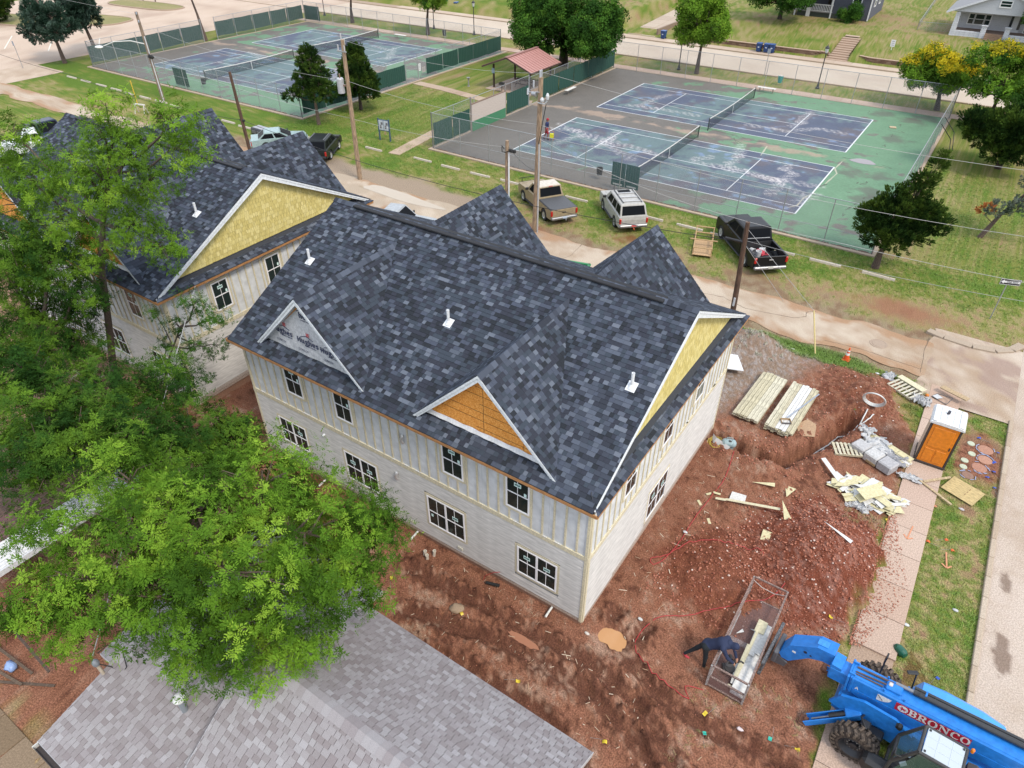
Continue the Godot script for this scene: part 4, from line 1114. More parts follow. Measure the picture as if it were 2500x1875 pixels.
func shakes(t: Node3D,o: Vector3,hw: float,high: float):      # staggered yellow shakes over a gable end,o: lower near corner,running to -z
	var tones := [Color(.66,.55,.20),Color(.69,.58,.22),Color(.62,.51,.175),Color(.72,.61,.25)]
	var e := .19
	var n := int(high/e)
	for k in n+1:
		var y := k*e
		var inset := y/high*hw
		var x := inset+.02
		while x < hw*2.0 - inset - .05:
			var w := minf(rf(.10,.24),hw*2.0 - inset - x)
			var dy := rf(-.03,.012)
			var b := MB.new()
			var top := y+e+.03
			var a := V(0,maxf(y+dy,0.0),-x);var c := V(0,maxf(y+dy,0.0),-x - w+.008)
			var lim := func(z: float): return minf(top,high*(1.0 - absf(z - hw)/hw))
			var ya: float = lim.call(x);var yc: float = lim.call(x+w)
			if ya > a.y+.02 or yc > a.y+.02:
				ya = maxf(ya,a.y+.005);yc = maxf(yc,a.y+.005)
				var f := V(.022,0,0);var g := V(.006,0,0)
				b.quad(o+a+f,o+c+f,o+V(0,yc,c.z)+g,o+V(0,ya,a.z)+g,o+V(-9,y,-x));b.quad(o+a,o+c,o+c+f,o+a+f,o+V(0,9,-x))
				b.quad(o+a,o+a+f,o+V(0,ya,a.z)+g,o+V(0,ya,a.z),o+V(0,y,-99));b.quad(o+c,o+c+f,o+V(0,yc,c.z)+g,o+V(0,yc,c.z),o+V(0,y,99))
				part(t,"shake",b,M("shake%d" % (rng.randi() % 4),tones[rng.randi() % 4],{rough = .85,tex = grain("shakeg",112,.02,.8,1.0),scale = V(1,.5,3)}))
			x += w
func build_houses():
	townhouse("new two-storey house with charcoal shingles, bare strand board gable and printed house wrap",V(8.2,0,51.7),true)
	townhouse("new two-storey house with yellow shake gable behind the tall leafy tree",V(-11.35,.12,51.7),false)
# ---------- the older house with the taupe roof,and the tin shed behind it
func build_grey_house():
	var t := thing("bungalow","older single-storey house with weathered taupe shingle roof under the leafy tree","house",V(14.5,0,65.3))
	var r := Roof.new();r.rest = MB.new();r.at = t.position
	var widths := [.155,.185,.215];var e := .142;var th := .02;var wts := [.2,.24,.22,.16,.08,.10]
	var under := plain(Color(.09,.075,.075));var siding := plain(Color(.42,.40,.37));var metal := M("drip_edge",Color(.55,.55,.56),{rough = .45,metal = .4})
	var b := MB.new()
	b.box(V(0,1.25,0),V(6.9,2.5,6.1));part(t,"wall",b,siding)
	b = MB.new();b.box(V(-5.6,1.2,.8),V(3.6,2.4,5.6));part(t,"wall",b,siding)
	for q in [[-3.7,3.75,0.0,4.92,-3.4,2.62],[-3.7,3.75,0.0,4.92,3.4,2.62],[-7.65,-3.62,-.4,3.78,3.95,2.62],[-7.65,-3.62,-.4,3.78,-4.0,2.62],[-8.75,-7.55,-1.2,3.0,1.75,2.45],[-8.75,-7.55,-1.2,3.0,-4.0,2.45]]:
		var v := V(0,q[3] - q[5],q[2] - q[4]);var L := v.length()
		shingle(r,V(q[0],q[5],q[4]),Vector3.RIGHT,v.normalized(),PackedVector2Array([Vector2(0,0),Vector2(q[1] - q[0],0),Vector2(q[1] - q[0],L),Vector2(0,L)]),[],e,widths,th,TAUPE,wts,.012)
		b = MB.new()
		b.quad(V(q[0],q[5] - .015,q[4]),V(q[1],q[5] - .015,q[4]),V(q[1],q[3] - .015,q[2]),V(q[0],q[3] - .015,q[2]),V(q[0],-9,0))
		b.quad(V(q[0],q[5] - .13,q[4]),V(q[1],q[5] - .13,q[4]),V(q[1],q[3] - .13,q[2]),V(q[0],q[3] - .13,q[2]),V(q[0],99,0))
		part(t,"roof_deck",b,under)
		b = MB.new();b.box(V((q[0]+q[1])*.5,q[5] - .07,q[4]),V(q[1] - q[0],.14,.03))
		for x in [q[0],q[1]]: b.box(V(x,(q[3]+q[5])*.5 - .07,(q[2]+q[4])*.5),V(L,.13,.025),Basis(v.normalized(),Vector3.RIGHT.cross(v.normalized())*-1.0,Vector3.RIGHT))
		part(t,"drip_edge",b,metal)
	for x in [[-3.7,0.0,4.92,2.62,3.4],[3.75,0.0,4.92,2.62,3.4],[-7.65,-.4,3.78,2.62,3.9]]:
		b = MB.new();b.tri(V(x[0]+(.05 if x[0] < 0 else -.2),x[3],x[1] - x[4]),V(x[0]+(.05 if x[0] < 0 else -.2),x[3],x[1]+x[4]),V(x[0]+(.05 if x[0] < 0 else -.2),x[2] - .1,x[1]));part(t,"gable_wall",b,siding)
	ridge_caps(t,V(-3.7,4.92,0),V(3.75,4.92,0),.19,.12,TAUPE,"taupe",Vector3.BACK,.03)
	ridge_caps(t,V(-7.65,3.78,-.4),V(-3.62,3.78,-.4),.17,.05,TAUPE,"taupe",Vector3.BACK,.03)
	finish_roof(t,r,e,th,TAUPE,"taupe",300,.012)
	b = MB.new();b.box(V(-5.6,2.5,4.03),V(4.0,.02,.13));b.box(V(-5.6,2.56,4.09),V(4.0,.12,.015));b.box(V(-5.6,2.56,3.97),V(4.0,.12,.015));part(t,"gutter",b,plain(Color(.06,.05,.05)))
	b = MB.new();b.box(V(-7.62,2.57,4.03),V(.015,.14,.15));part(t,"gutter_end",b,plain(Color(.7,.7,.68)))
	b = MB.new();b.lathe(V(-4.9,3.2,1.55),Vector3.UP,[[0,.085],[.55,.085]],14);part(t,"flue_pipe",b,M("flue",Color(.30,.33,.36),{rough = .4,metal = .5}))
	b = MB.new();b.lathe(V(-4.9,3.74,1.55),Vector3.UP,[[0,.10],[.02,.145],[.07,.15],[.1,.09],[.1,0]],16);part(t,"flue_cap",b,plain(Color(.72,.72,.7),.4))
	b = MB.new();b.rod(V(-7.5,2.6,2.1),V(-7.62,3.5,2.12),.045);part(t,"service_mast",b,plain(Color(.45,.38,.30),.5))
	b = MB.new();b.lathe(V(-7.5,2.66,2.1),V(-.13,.99,0).normalized(),[[0,.13],[.05,.1],[.1,.05]],12);part(t,"mast_boot",b,plain(Color(.05,.05,.06)))
	b = MB.new();b.ball(V(-7.64,3.56,2.12),V(.10,.13,.09),8,10);part(t,"weatherhead",b,plain(Color(.22,.24,.27),.45))
	b = MB.new();b.tube([V(-7.64,3.5,2.1),V(-7.5,3.2,1.9),V(-7.2,3.05,1.85),V(-7.1,3.3,1.7),V(-7.3,3.7,1.55),V(-7.7,3.75,1.7),V(-7.8,3.62,1.95)],[.014],6);part(t,"service_cable",b,plain(Color(.02,.02,.02)))
	var wr := MB.new();wr.rod(V(6.88,3.85,67.4),V(-2.0,6.8,57.0),.012,-1,5)
	one("service_wire","thin service wire running from the roof mast into the trees","wire",wr,plain(Color(.5,.5,.5)))
	b = MB.new()
	for k in 8:
		b.col = concrete_color(k*1.3,70.0,Color(.30,.22,.15),Color(.22,.155,.10))
		b.cbox(V(-2.0+k*1.15,.03,69.75),V(1.13,.1,.85),.015)
	struct("garden_path",b,mats["concrete"])
	t = thing("tin_shed","old shed with rusty patched corrugated metal roof beside the bungalow","shed",V(-2.6,0,65.0))
	var cols := [Color(.16,.085,.055),Color(.20,.115,.075),Color(.13,.075,.055),Color(.62,.62,.63),Color(.27,.16,.105),Color(.22,.105,.105)]
	var order := [[0,1,2,1,4,3],[1,4,0,2,5,3]]
	for row in 2:
		for k in 6:
			b = MB.new()
			var x0 := -3.0+k*1.0;var z0 := -2.6+row*2.55 - .0
			var n := 28
			for j in n:
				var f := func(q: float,zz: float): return V(x0+q*1.03,2.55 - .07*(x0+q)+.018*sin(q*TAU*8.0)+.012*(k % 2)+.02*row,zz)
				b.quad(f.call(float(j)/n,z0),f.call(float(j+1)/n,z0),f.call(float(j+1)/n,z0+2.68),f.call(float(j)/n,z0+2.68),V(x0,-99,0))
			var ci: int = order[row][k]
			part(t,"roof_sheet",b,M("tin%d" % ci,cols[ci],{rough = .6,metal = .2,tex = grain("rust",121,.03,.45,1.0,256,5) if ci != 3 else grain("plain",5,.03,.84,1.0),scale = .8}))
	b = MB.new();b.box(V(3.06,2.27,-.1),V(.08,.2,5.2));part(t,"eave_board",b,plain(Color(.62,.62,.64)))
	b = MB.new();b.box(V(0,2.3,2.52),V(6.1,.16,.06));part(t,"eave_board",b,plain(Color(.55,.55,.58)))
	for z in [-2.5,0.0,2.4]:
		b = MB.new();b.cbox(V(2.95,1.1,z),V(.12,2.3,.12),.01);part(t,"post",b,wood(Color(.22,.13,.08)))
	b = MB.new();b.box(V(-1.2,1.05,-2.4),V(3.6,2.1,.08));part(t,"wall",b,wood(Color(.10,.06,.045)))
	b = MB.new();b.box(V(-2.9,1.05,0),V(.08,2.1,5.0));part(t,"wall",b,wood(Color(.10,.06,.045)))
	b = MB.new();b.rod(V(2.9,2.2,2.4),V(3.3,1.2,3.0),.05);part(t,"brace",b,plain(Color(.4,.33,.28)))
	for q in [[V(1.2,.35,68.4),3.4,.08,Color(.13,.085,.055)],[V(2.0,.62,67.9),3.0,-.05,Color(.10,.065,.045)],[V(1.0,.12,68.9),3.6,.16,Color(.15,.10,.065)],[V(2.6,.08,68.6),2.2,.5,Color(.12,.08,.055)]]:
		b = MB.new();b.cbox(Vector3.ZERO,V(q[1],.04,.08),.006)
		one("old_board","weathered loose board lying by the tin shed","board",b,wood(q[3]),"old boards by the shed",TF(q[0],q[2],0,.04))
	b = MB.new();b.ball(V(1.95,.25,68.5),V(.2,.14,.16),8,10,.18,3.0)
	one("plastic_bag","blue and white plastic bag among old boards by the shed","bag",b,plain(Color(.25,.36,.62),.4))
	for k in 6:
		b = MB.new();b.cbox(V(3.9,.6,63.4+k*.26),V(.03,1.25+rf(-.06,.06),.15),.004)
		one("fence_picket","brown wooden picket of the short fence beside the tin shed","picket",b,wood(Color(.16,.085,.05)),"pickets beside the tin shed")
# ---------- park furniture between and beyond the courts
func build_park():
	var b := MB.new()
	var bump := thing("parking_bumper","pale concrete parking bumper in the row beside the worn green courts","bumper",V(-21.7,0,27.2),0.0,"parking bumpers along the alley")
	b.prism(PackedVector2Array([Vector2(-.09,0),Vector2(.09,0),Vector2(.065,.13),Vector2(-.065,.13)]),-.92,.92,Transform3D(Basis(Vector3.UP,PI/2),Vector3.ZERO));part(bump,"block",b,plain(Color(.52,.45,.37)))
	for s in [-.6,.6]:
		var h := MB.new();h.lathe(V(s,.128,0),Vector3.UP,[[0,.03],[.006,.03],[.006,0]],8);part(bump,"anchor_pin",h,plain(Color(.2,.14,.1)))
	for q in [[-16.5,26.9],[-13.55,27.0],[-10.65,27.0],[-7.8,26.92],[-1.95,26.95],[3.95,26.95],[6.7,26.9],[9.1,26.97],[12.9,27.06],[15.6,27.05],[18.7,27.0],
		[-66.6,28.45],[-63.6,28.5],[-60.6,28.5],[-57.6,28.6],[-55.0,28.75],[-52.2,28.72],[-49.5,28.7],[-46.8,28.87],[-38.3,29.2],[-35.6,29.4],[-28.5,28.2]]:
		copy(bump,V(q[0]+rf(-.05,.05),0,q[1]),rf(-.03,.03) - (.1 if q[0] == -28.5 else 0.0),"" if q[0] > -30.0 else "pale concrete parking bumper in the row beside the blue courts")
	var t := thing("notice_board","blue framed park notice board with posters on two posts","notice board",V(-22.4,0,24.95),.12)
	var blue := plain(Color(.045,.085,.15))
	for s in [-.55,.55]:
		b = MB.new();b.cbox(V(s,.95,0),V(.1,1.9,.1),.01);part(t,"post",b,blue)
	b = MB.new();b.cbox(V(0,1.35,0),V(1.06,.95,.07),.01);part(t,"frame",b,blue)
	for s in [-.26,.26]:
		b = MB.new();b.box(V(s,1.36,.045),V(.46,.82,.02));part(t,"display",b,plain(Color(.52,.56,.60),.25))
		b = MB.new();b.box(V(s - .04,1.22,.06),V(.18,.3,.006));b.box(V(s+.1,1.5,.06),V(.2,.22,.006));part(t,"poster",b,plain(Color(.16,.15,.16)))
	b = MB.new();b.box(V(.1,.7,.04),V(.2,.26,.03));part(t,"leaflet_box",b,wood(Color(.45,.33,.16)))
	t = thing("pavilion","small picnic pavilion with faded pink metal gable roof","pavilion",V(-22.4,0,3.2))
	b = MB.new();b.cbox(V(0,.04,0),V(5.6,.1,5.6),.02);part(t,"slab",b,plain(Color(.42,.31,.235)))
	for x in [-2.3,2.3]:
		for z in [-2.2,1.9]:
			b = MB.new();b.cbox(V(x,1.2,z),V(.16,2.4,.16),.01);part(t,"post",b,plain(Color(.065,.04,.03)))
	for s in [-1.0,1.0]:
		for k in 12:
			b = MB.new()
			var z0 := -3.1+k*.5
			var p := V(0,3.45,z0);var q := V(s*3.1,2.3,z0)
			b.quad(p,q,q+V(0,0,.49),p+V(0,0,.49),V(0,-9,0));b.quad(p - V(0,.03,0),q - V(0,.03,0),q+V(0,-.03,.49),p+V(0,-.03,.49),V(0,99,0))
			b.box((p+q)*.5+V(0,.03,.49),V(3.3,.04,.03),along(q - p))
			part(t,"roof_panel",b,M("pinkroof",Color(.46,.235,.205),{rough = .5,metal = .1,tex = grain("dusty",71,.02,.86,1.0)}))
		b = MB.new();b.box(V(s*3.1,2.25,-.1),V(.05,.16,6.1));part(t,"fascia",b,plain(Color(.08,.045,.035)))
	b = MB.new();b.box(V(0,3.48,-.1),V(.35,.05,6.1));part(t,"ridge_cap",b,plain(Color(.30,.15,.13)))
	for s in [-1.0,1.0]:
		b = MB.new();b.box(V(s*1.55,2.83,2.88),V(3.3,.16,.06),along(V(s*3.1,-1.15,0)));part(t,"barge_board",b,plain(Color(.08,.045,.035)))
	b = MB.new();b.box(V(-2.3,1.75,2.0),V(.36,.5,.03));part(t,"sign_plate",b,plain(Color(.30,.42,.55)))
	t = thing("picnic_table","dark picnic table under the pink pavilion roof","table",V(-22.0,.09,3.4))
	b = MB.new();b.cbox(V(0,.75,0),V(1.9,.05,.75),.01);part(t,"table_top",b,plain(Color(.10,.06,.045)))
	for s in [-1.0,1.0]:
		b = MB.new();b.cbox(V(0,.45,s*.65),V(1.9,.05,.26),.01);part(t,"bench",b,plain(Color(.10,.06,.045)))
		b = MB.new();b.rod(V(s*.7,0,-.6),V(s*.7,.74,-.1),.03);b.rod(V(s*.7,0,.6),V(s*.7,.74,.1),.03);b.rod(V(s*.7,.42,-.7),V(s*.7,.42,.7),.025);part(t,"leg",b,plain(Color(.06,.04,.035)))
	for q in [[V(-22.9,0,6.2),"black pedestal grill beside the pavilion"]]:
		t = thing("park_grill",q[1],"grill",q[0])
		b = MB.new();b.rod(V(0,0,0),V(0,.75,0),.035);part(t,"pedestal",b,plain(Color(.04,.04,.04)))
		b = MB.new();b.box(V(0,.78,0),V(.5,.04,.4));for s in [-1,1]: b.box(V(s*.25,.88,0),V(.03,.22,.4))
		b.box(V(0,.88,-.2),V(.5,.22,.03));part(t,"fire_box",b,plain(Color(.04,.04,.04)))
	t = thing("drinking_fountain","small metal drinking fountain on the lawn by the pavilion","fountain",V(-27.3,0,6.2))
	b = MB.new();b.lathe(Vector3.ZERO,Vector3.UP,[[0,.16],[.03,.16],[.05,.08],[.75,.07],[.85,.2],[.92,.2],[.9,.02]],12);part(t,"pedestal",b,plain(Color(.25,.24,.23)))
	for q in [[V(-1.2+1.6,.06,-9.3),0.0,"white bench on the court edge beside the net post"],[V(-49.8,.06,-8.3),0.0,"white bench on the blue court edge beside the net"],[V(-16.6,.06,2.6),PI/2,"dark bench beneath the green windscreen"]]:
		t = thing("court_bench",q[2],"bench",q[0],q[1])
		var wm := plain(Color(.68,.66,.62)) if q[0].x != -16.6 else plain(Color(.10,.08,.07))
		for k in 3: b = MB.new();b.cbox(V(0,.46,-.13+.13*k),V(1.9,.04,.12),.008);part(t,"seat_slat",b,wm)
		for s in [-.7,.7]: b = MB.new();b.rod(V(s,0,-.14),V(s,.44,-.12),.025);b.rod(V(s,0,.14),V(s,.44,.12),.025);b.rod(V(s,.43,-.16),V(s,.43,.16),.02);part(t,"leg",b,plain(Color(.25,.2,.17)))
	for q in [[V(.6,0,-13.3),Color(.02,.28,.26),"teal litter bin on the verge of the park street",true],[V(-45.4,0,-12.4),Color(.02,.02,.022),"black litter bin on the verge beside the street tree",false]]:
		t = thing("litter_bin",q[2],"bin",q[0])
		b = MB.new();b.lathe(V(0,.25,0),Vector3.UP,[[0,0],[0,.2],[.7,.28],[.7,.25],[.5,.24],[.5,0]],16);part(t,"drum",b,plain(q[1]))
		b = MB.new();b.rod(V(.3,0,0),V(.3,.9,0),.025);part(t,"post",b,plain(Color(.2,.2,.2)))
		if q[3]:
			b = MB.new();for k in 5: b.ball(V(.12*cos(k*1.3),.93+.03*(k % 2),.12*sin(k*1.3)),V(.12,.09,.1),5,7,.15,k)
			part(t,"rubbish",b,plain(Color(.6,.55,.5)))
	var lamp := thing("lamp_post","black lantern lamp post on the verge of the park street","lamp post",V(4.45,0,-14.2),0.0,"lamp posts along the park street")
	b = MB.new();b.lathe(Vector3.ZERO,Vector3.UP,[[0,.22],[.12,.22],[.2,.14],[.45,.11],[.6,.06],[3.4,.05],[3.45,.09],[3.5,.09]],12);part(lamp,"column",b,plain(Color(.015,.015,.018),.5))
	b = MB.new();b.lathe(V(0,3.5,0),Vector3.UP,[[0,.06],[.1,.13],[.48,.2]],8);part(lamp,"lantern_glass",b,plain(Color(.55,.56,.56),.2))
	b = MB.new();b.lathe(V(0,3.98,0),Vector3.UP,[[0,.23],[.06,.24],[.2,.12],[.26,.05],[.4,.015]],8);part(lamp,"lantern_cap",b,plain(Color(.015,.015,.018),.5))
	for q in [V(-11.3,0,-13.6),V(-43.1,0,-16.2),V(-50.5,0,-16.4),V(-71.5,0,-15.0)]: copy(lamp,q)
	t = thing("sawhorse","white sawhorse standing on the grass beside the alley","sawhorse",V(-47.6,0,32.1),.3)
	b = MB.new();b.cbox(V(0,.85,0),V(1.3,.12,.08),.008);part(t,"beam",b,plain(Color(.68,.66,.63)))
	for s in [-.5,.5]:
		for q in [-.28,.28]: b = MB.new();b.rod(V(s,.84,0),V(s*1.1,0,q),.04,-1,4);part(t,"leg",b,plain(Color(.68,.66,.63)))
	b = MB.new();b.rod(V(-50.6,0,30.6),V(-50.6,2.3,30.6),.05);one("marker_post","thin yellow marker post on the grass by the alley","post",b,plain(Color(.62,.42,.04)))
	t = thing("storage_bench","black and grey plastic storage box lying on the alley verge","box",V(-32.3,0,30.0),-.05)
	b = MB.new();b.cbox(V(0,.35,0),V(2.5,.62,.95),.1);part(t,"body",b,plain(Color(.02,.02,.025),.5))
	b = MB.new();for k in 3: b.cbox(V(-.72+k*.72,.68,-.02),V(.66,.06,.74),.03)
	part(t,"lid_panel",b,plain(Color(.33,.33,.36),.45))
	b = MB.new();for k in 3: b.cbox(V(-.72+k*.72,.36,.5),V(.6,.3,.04),.02)
	part(t,"front_panel",b,plain(Color(.13,.13,.14),.45))
	t = thing("one_way_sign","black and white one way arrow sign on a steel post","road sign",V(24.7,0,28.65),.34)
	b = MB.new();b.rod(V(0,-.1,0),V(0,2.2,0),.03);part(t,"post",b,mats["galvanised"])
	b = MB.new();b.cbox(V(.1,2.28,.04),V(.98,.34,.012),.005);var pl := part(t,"plate",b,plain(Color(.015,.015,.017),.5))
	b = MB.new()
	for q in [[V(.1,2.435,.048),V(.93,.015,.004)],[V(.1,2.125,.048),V(.93,.015,.004)],[V(-.365,2.28,.048),V(.015,.30,.004)],[V(.565,2.28,.048),V(.015,.30,.004)]]: b.box(q[0],q[1])
	part(pl,"border",b,plain(Color(.75,.75,.76),.5))
	b = MB.new();b.prism(PackedVector2Array([Vector2(-.34,2.28),Vector2(-.2,2.40),Vector2(-.2,2.335),Vector2(.54,2.335),Vector2(.54,2.225),Vector2(-.2,2.225),Vector2(-.2,2.16)]),.047,.051);part(pl,"arrow",b,plain(Color(.75,.75,.76),.5))
	text3(pl,"lettering","ONE WAY",.12,plain(Color(.015,.015,.017),.5),TF(V(.19,2.28,.053)))
	for q in [[V(-1.9,0,-15.9),"small street sign on a steel post at the park street kerb"],[V(-75.6,0,29.3),"thin dark post at the corner of the alley and the side street"]]:
		t = thing("sign_post",q[1],"sign",q[0])
		b = MB.new();b.rod(Vector3.ZERO,V(0,2.9,0),.035);part(t,"post",b,mats["galvanised"])
		b = MB.new();b.box(V(0,2.7,.04),V(.35,.5,.01));part(t,"plate",b,plain(Color(.30,.33,.38)))
	for q in [V(-110.0,0,2.4),V(-106.5,0,-7.5)]:
		t = thing("lot_barrier","rusty chain between two posts at the parking lot edge","barrier",q,.2,"barriers in the parking lot")
		for s in [-1.4,1.4]: b = MB.new();b.rod(V(s,0,0),V(s,1.5,0),.09);part(t,"post",b,plain(Color(.05,.03,.025)))
		b = MB.new();b.rod(V(-1.4,1.2,0),V(1.4,.7,0),.03);part(t,"rail",b,plain(Color(.35,.12,.07)))
	for q in [[V(-80.5,.05,17.0),.1],[V(-86.0,.05,20.5),.1],[V(-92.0,.05,23.0),.1]]:
		b = MB.new();b.box(q[0],V(9.0,.004,.15),Basis(Vector3.UP,-.55));struct("parking_line",b,plain(Color(.68,.64,.55)))
# ---------- the far side of the street: bank,wall,steps,houses,bins
func build_far_street():
	var b := MB.new()
	var t := thing("retaining_wall","low brown block retaining wall along the far pavement","wall",V(0,0,-28.6))
	var x := -16.0
	var cols := [Color(.24,.145,.095),Color(.29,.18,.12),Color(.20,.115,.075),Color(.33,.22,.15)]
	while x < 12.0:
		if not (x > 1.6 and x < 5.4):
			var off := 0.0
			if x > 0.0 and x < 1.7: off = -.5*ramp(0.0,1.7,x)
			if x > 5.3 and x < 7.0: off = -.5*ramp(7.0,5.3,x)
			for k in 4:
				var q := MB.new();q.cbox(Vector3.ZERO,V(.44,.17,.3),.025)
				part(t,"wall_block",q,M("wblock%d" % (rng.randi() % 4),cols[rng.randi() % 4],{rough = .95,tex = grain("rough",131,.08,.6,1.0),scale = 2.0}),TF(V(x+.225*(k % 2),.16+k*.175,off+rf(-.01,.01)),rf(-.04,.04)))
			var cp := MB.new();cp.cbox(Vector3.ZERO,V(.45,.08,.36),.02)
			part(t,"cap_stone",cp,plain(Color(.42,.30,.21)),TF(V(x,.82,off+.01)))
		x += .46
	t = thing("retaining_wall","low brown retaining wall behind the four blue bins","wall",V(-60.0,0,-31.5),.05)
	for k in 40:
		for j in 3:
			var q := MB.new();q.cbox(V(-9.0+k*.52+.26*(j % 2),.16+j*.3,0),V(.51,.29,.3),.03)
			part(t,"wall_block",q,M("wblock%d" % (rng.randi() % 4),cols[rng.randi() % 4]))
	t = thing("garden_steps","concrete steps climbing the lawn to the dark grey house","steps",V(3.5,0,-28.4))
	for k in 11:
		b = MB.new();b.cbox(V(-.55+.015*k,.1+k*.155,-k*.56),V(2.1 if k > 2 else 3.4 - .35*k,.17,.6),.02);part(t,"step",b,plain(Color(.40,.28,.20)))
	b = MB.new()
	for k in 4: b.cbox(V(-.45,1.85+k*.08,-6.7 - k*1.5),V(1.7,.1,1.47),.02)
	part(t,"walk",b,plain(Color(.47,.35,.26)))
	var bin := thing("wheelie_bin","blue wheeled bin in front of the low retaining wall","bin",V(-6.4,.13,-27.6),0.0,"blue wheeled bins along the far pavement")
	b = MB.new()
	for s in [[.27,.0],[.33,.95]]: pass
	var P := []
	for q in [[.24,.26,.08],[.31,.36,.98]]:
		for c in [[-1,-1],[1,-1],[1,1],[-1,1]]: P.append(V(c[0]*q[0],q[2],c[1]*q[1]))
	for k in 4: b.quad(P[k],P[(k+1) % 4],P[4+(k+1) % 4],P[4+k],V(0,.5,0))
	b.quad(P[0],P[1],P[2],P[3],V(0,.5,0));part(bin,"body",b,plain(Color(.012,.05,.17),.45))
	b = MB.new();b.cbox(V(0,1.02,0),V(.68,.08,.80),.03);b.cbox(V(0,1.0,-.42),V(.5,.06,.1),.02);part(bin,"lid",b,plain(Color(.02,.07,.24),.4))
	for s in [-.28,.28]: b = MB.new();b.lathe(V(s - .03,.12,-.25),Vector3.RIGHT,[[0,0],[0,.12],[.06,.12],[.06,0]],12);part(bin,"wheel",b,plain(Color(.02,.02,.02)))
	b = MB.new();b.box(V(0,.6,.33),V(.2,.12,.01),Basis(Vector3.RIGHT,-.1));part(bin,"decal",b,plain(Color(.5,.55,.65)))
	for q in [V(-5.5,.13,-27.7),V(-4.8,.13,-27.75),V(-63.6,.13,-30.6),V(-62.4,.13,-30.7),V(-59.5,.13,-30.5),V(-57.3,.13,-30.6),V(-19.8,.1,-28.2)]:
		copy(bin,q,rf(-.15,.15),"blue wheeled bin in front of the low retaining wall" if q.x > -10 else ("blue wheeled bin beside the concrete driveway" if q.x > -30 else "blue wheeled bin in the row of four by the brown wall"))
	b = MB.new()
	for k in 7:
		for j in 2:
			b.col = concrete_color(-22.0+j*2.0,-28.0 - k*2.4,Color(.52,.42,.33),Color(.40,.30,.23))
			b.cbox(V(-24.4+j*2.1 - .5*k*.0,.16+k*.13,-29.8 - k*2.3),V(2.06,.12,2.26),.02,Basis(Vector3.RIGHT,.055))
	struct("driveway",b,mats["concrete"])
	b = MB.new();b.box(V(-21.3,.5,-37.0),V(.25,1.0,15.0));one("driveway_wall","low concrete wall edging the sloping driveway","wall",b,plain(Color(.27,.19,.14)))
	var Y := 2.25
	t = thing("porch_house","dark grey clapboard house with white porch railing above the lawn","house",V(-1.2,Y,-44.0))
	var navy := plain(Color(.085,.09,.115));var white := plain(Color(.72,.72,.72))
	for k in 16:
		b = MB.new();b.cbox(V(1.6,.35+k*.21,-3.5),V(5.0,.205,9.4),.02);part(t,"clapboard",b,navy)
	b = MB.new();b.box(V(1.6,.1,-3.5),V(4.9,.35,9.3));part(t,"foundation",b,plain(Color(.12,.12,.13)))
	for q in [V(4.1,1.9,1.2),V(-.85,1.9,1.2)]: b = MB.new();b.box(q,V(.14,3.5,.14));part(t,"corner_board",b,white)
	for q in [[V(2.3,2.1,1.24),1.0,1.7,0.0],[V(4.13,2.3,-1.5),.9,1.3,PI/2],[V(4.13,2.3,-4.5),.9,1.3,PI/2]]: far_window(t,q[0],q[1],q[2],q[3])
	b = MB.new();b.box(V(-3.6,.75,.2),V(6.0,.14,2.6));part(t,"porch_floor",b,plain(Color(.25,.24,.24)))
	b = MB.new();b.box(V(-3.6,1.9,-1.2),V(6.0,2.6,.2));part(t,"porch_wall",b,navy)
	for k in 22:
		b = MB.new();b.box(V(-5.3+k*.215,1.2,1.45),V(.06,.8,.05));part(t,"baluster",b,white)
	for y in [.82,1.62]: b = MB.new();b.box(V(-3.0,y,1.45),V(4.9,.08,.1));part(t,"porch_rail",b,white)
	for q in [-5.5,-3.7,-.7]: b = MB.new();b.box(V(q,1.2 if q != -3.7 else .35,1.45),V(.16 if q != -3.7 else .5,3.2 if q != -3.7 else 1.6,.16));part(t,"porch_post",b,white)
	b = MB.new();b.box(V(-2.6,.3,1.3),V(5.2,.75,.08));part(t,"porch_skirt",b,plain(Color(.05,.06,.05)))
	b = MB.new();b.prism(PackedVector2Array([Vector2(-6.8,3.7),Vector2(4.6,3.7),Vector2(-1.1,5.9)]),-8.6,2.0);part(t,"roof",b,plain(Color(.10,.10,.11)))
	t = thing("block_porch_house","pale grey bungalow with white block porch piers and brown steps","house",V(17.5,2.0,-41.5))
	var pale := plain(Color(.46,.47,.50));var lilac := plain(Color(.58,.59,.62))
	for k in 12:
		b = MB.new();b.cbox(V(0.6,.9+k*.2,-3.6),V(9.6,.195,5.5),.015);part(t,"clapboard",b,pale)
	b = MB.new();b.box(V(.6,.3,-2.4),V(9.6,.7,7.5));part(t,"foundation",b,plain(Color(.35,.34,.34)))
	b = MB.new();b.box(V(.6,.78,.2),V(9.4,.1,2.6));part(t,"porch_floor",b,plain(Color(.22,.15,.12)))
	for s in [[-4.0,2.9],[5.4,2.9],[-.75,1.6],[1.75,1.6]]:
		for k in int(s[1]/.22):
			b = MB.new();b.cbox(V(s[0],.11+k*.22,1.6),V(.62 - .012*k,.21,.62 - .012*k),.03);part(t,"pier_block",b,lilac)
		if s[1] < 2: b = MB.new();b.cbox(V(s[0],1.62,1.6),V(.72,.1,.72),.02);part(t,"pier_cap",b,lilac)
	for s in [[-2.4,2.7],[3.6,3.1]]:
		for k in 4:
			for j in 5:
				b = MB.new();b.cbox(V(s[0] - s[1]*.5+s[1]*(j+.5)/5.0,.11+k*.22,1.6),V(s[1]/5.0 - .01,.21,.3),.025);part(t,"wall_block",b,lilac)
	for k in 5:
		b = MB.new();b.cbox(V(.5,.09+k*.16,2.9 - k*.3),V(1.9,.17,.34),.02);part(t,"step",b,plain(Color(.27,.17,.105)))
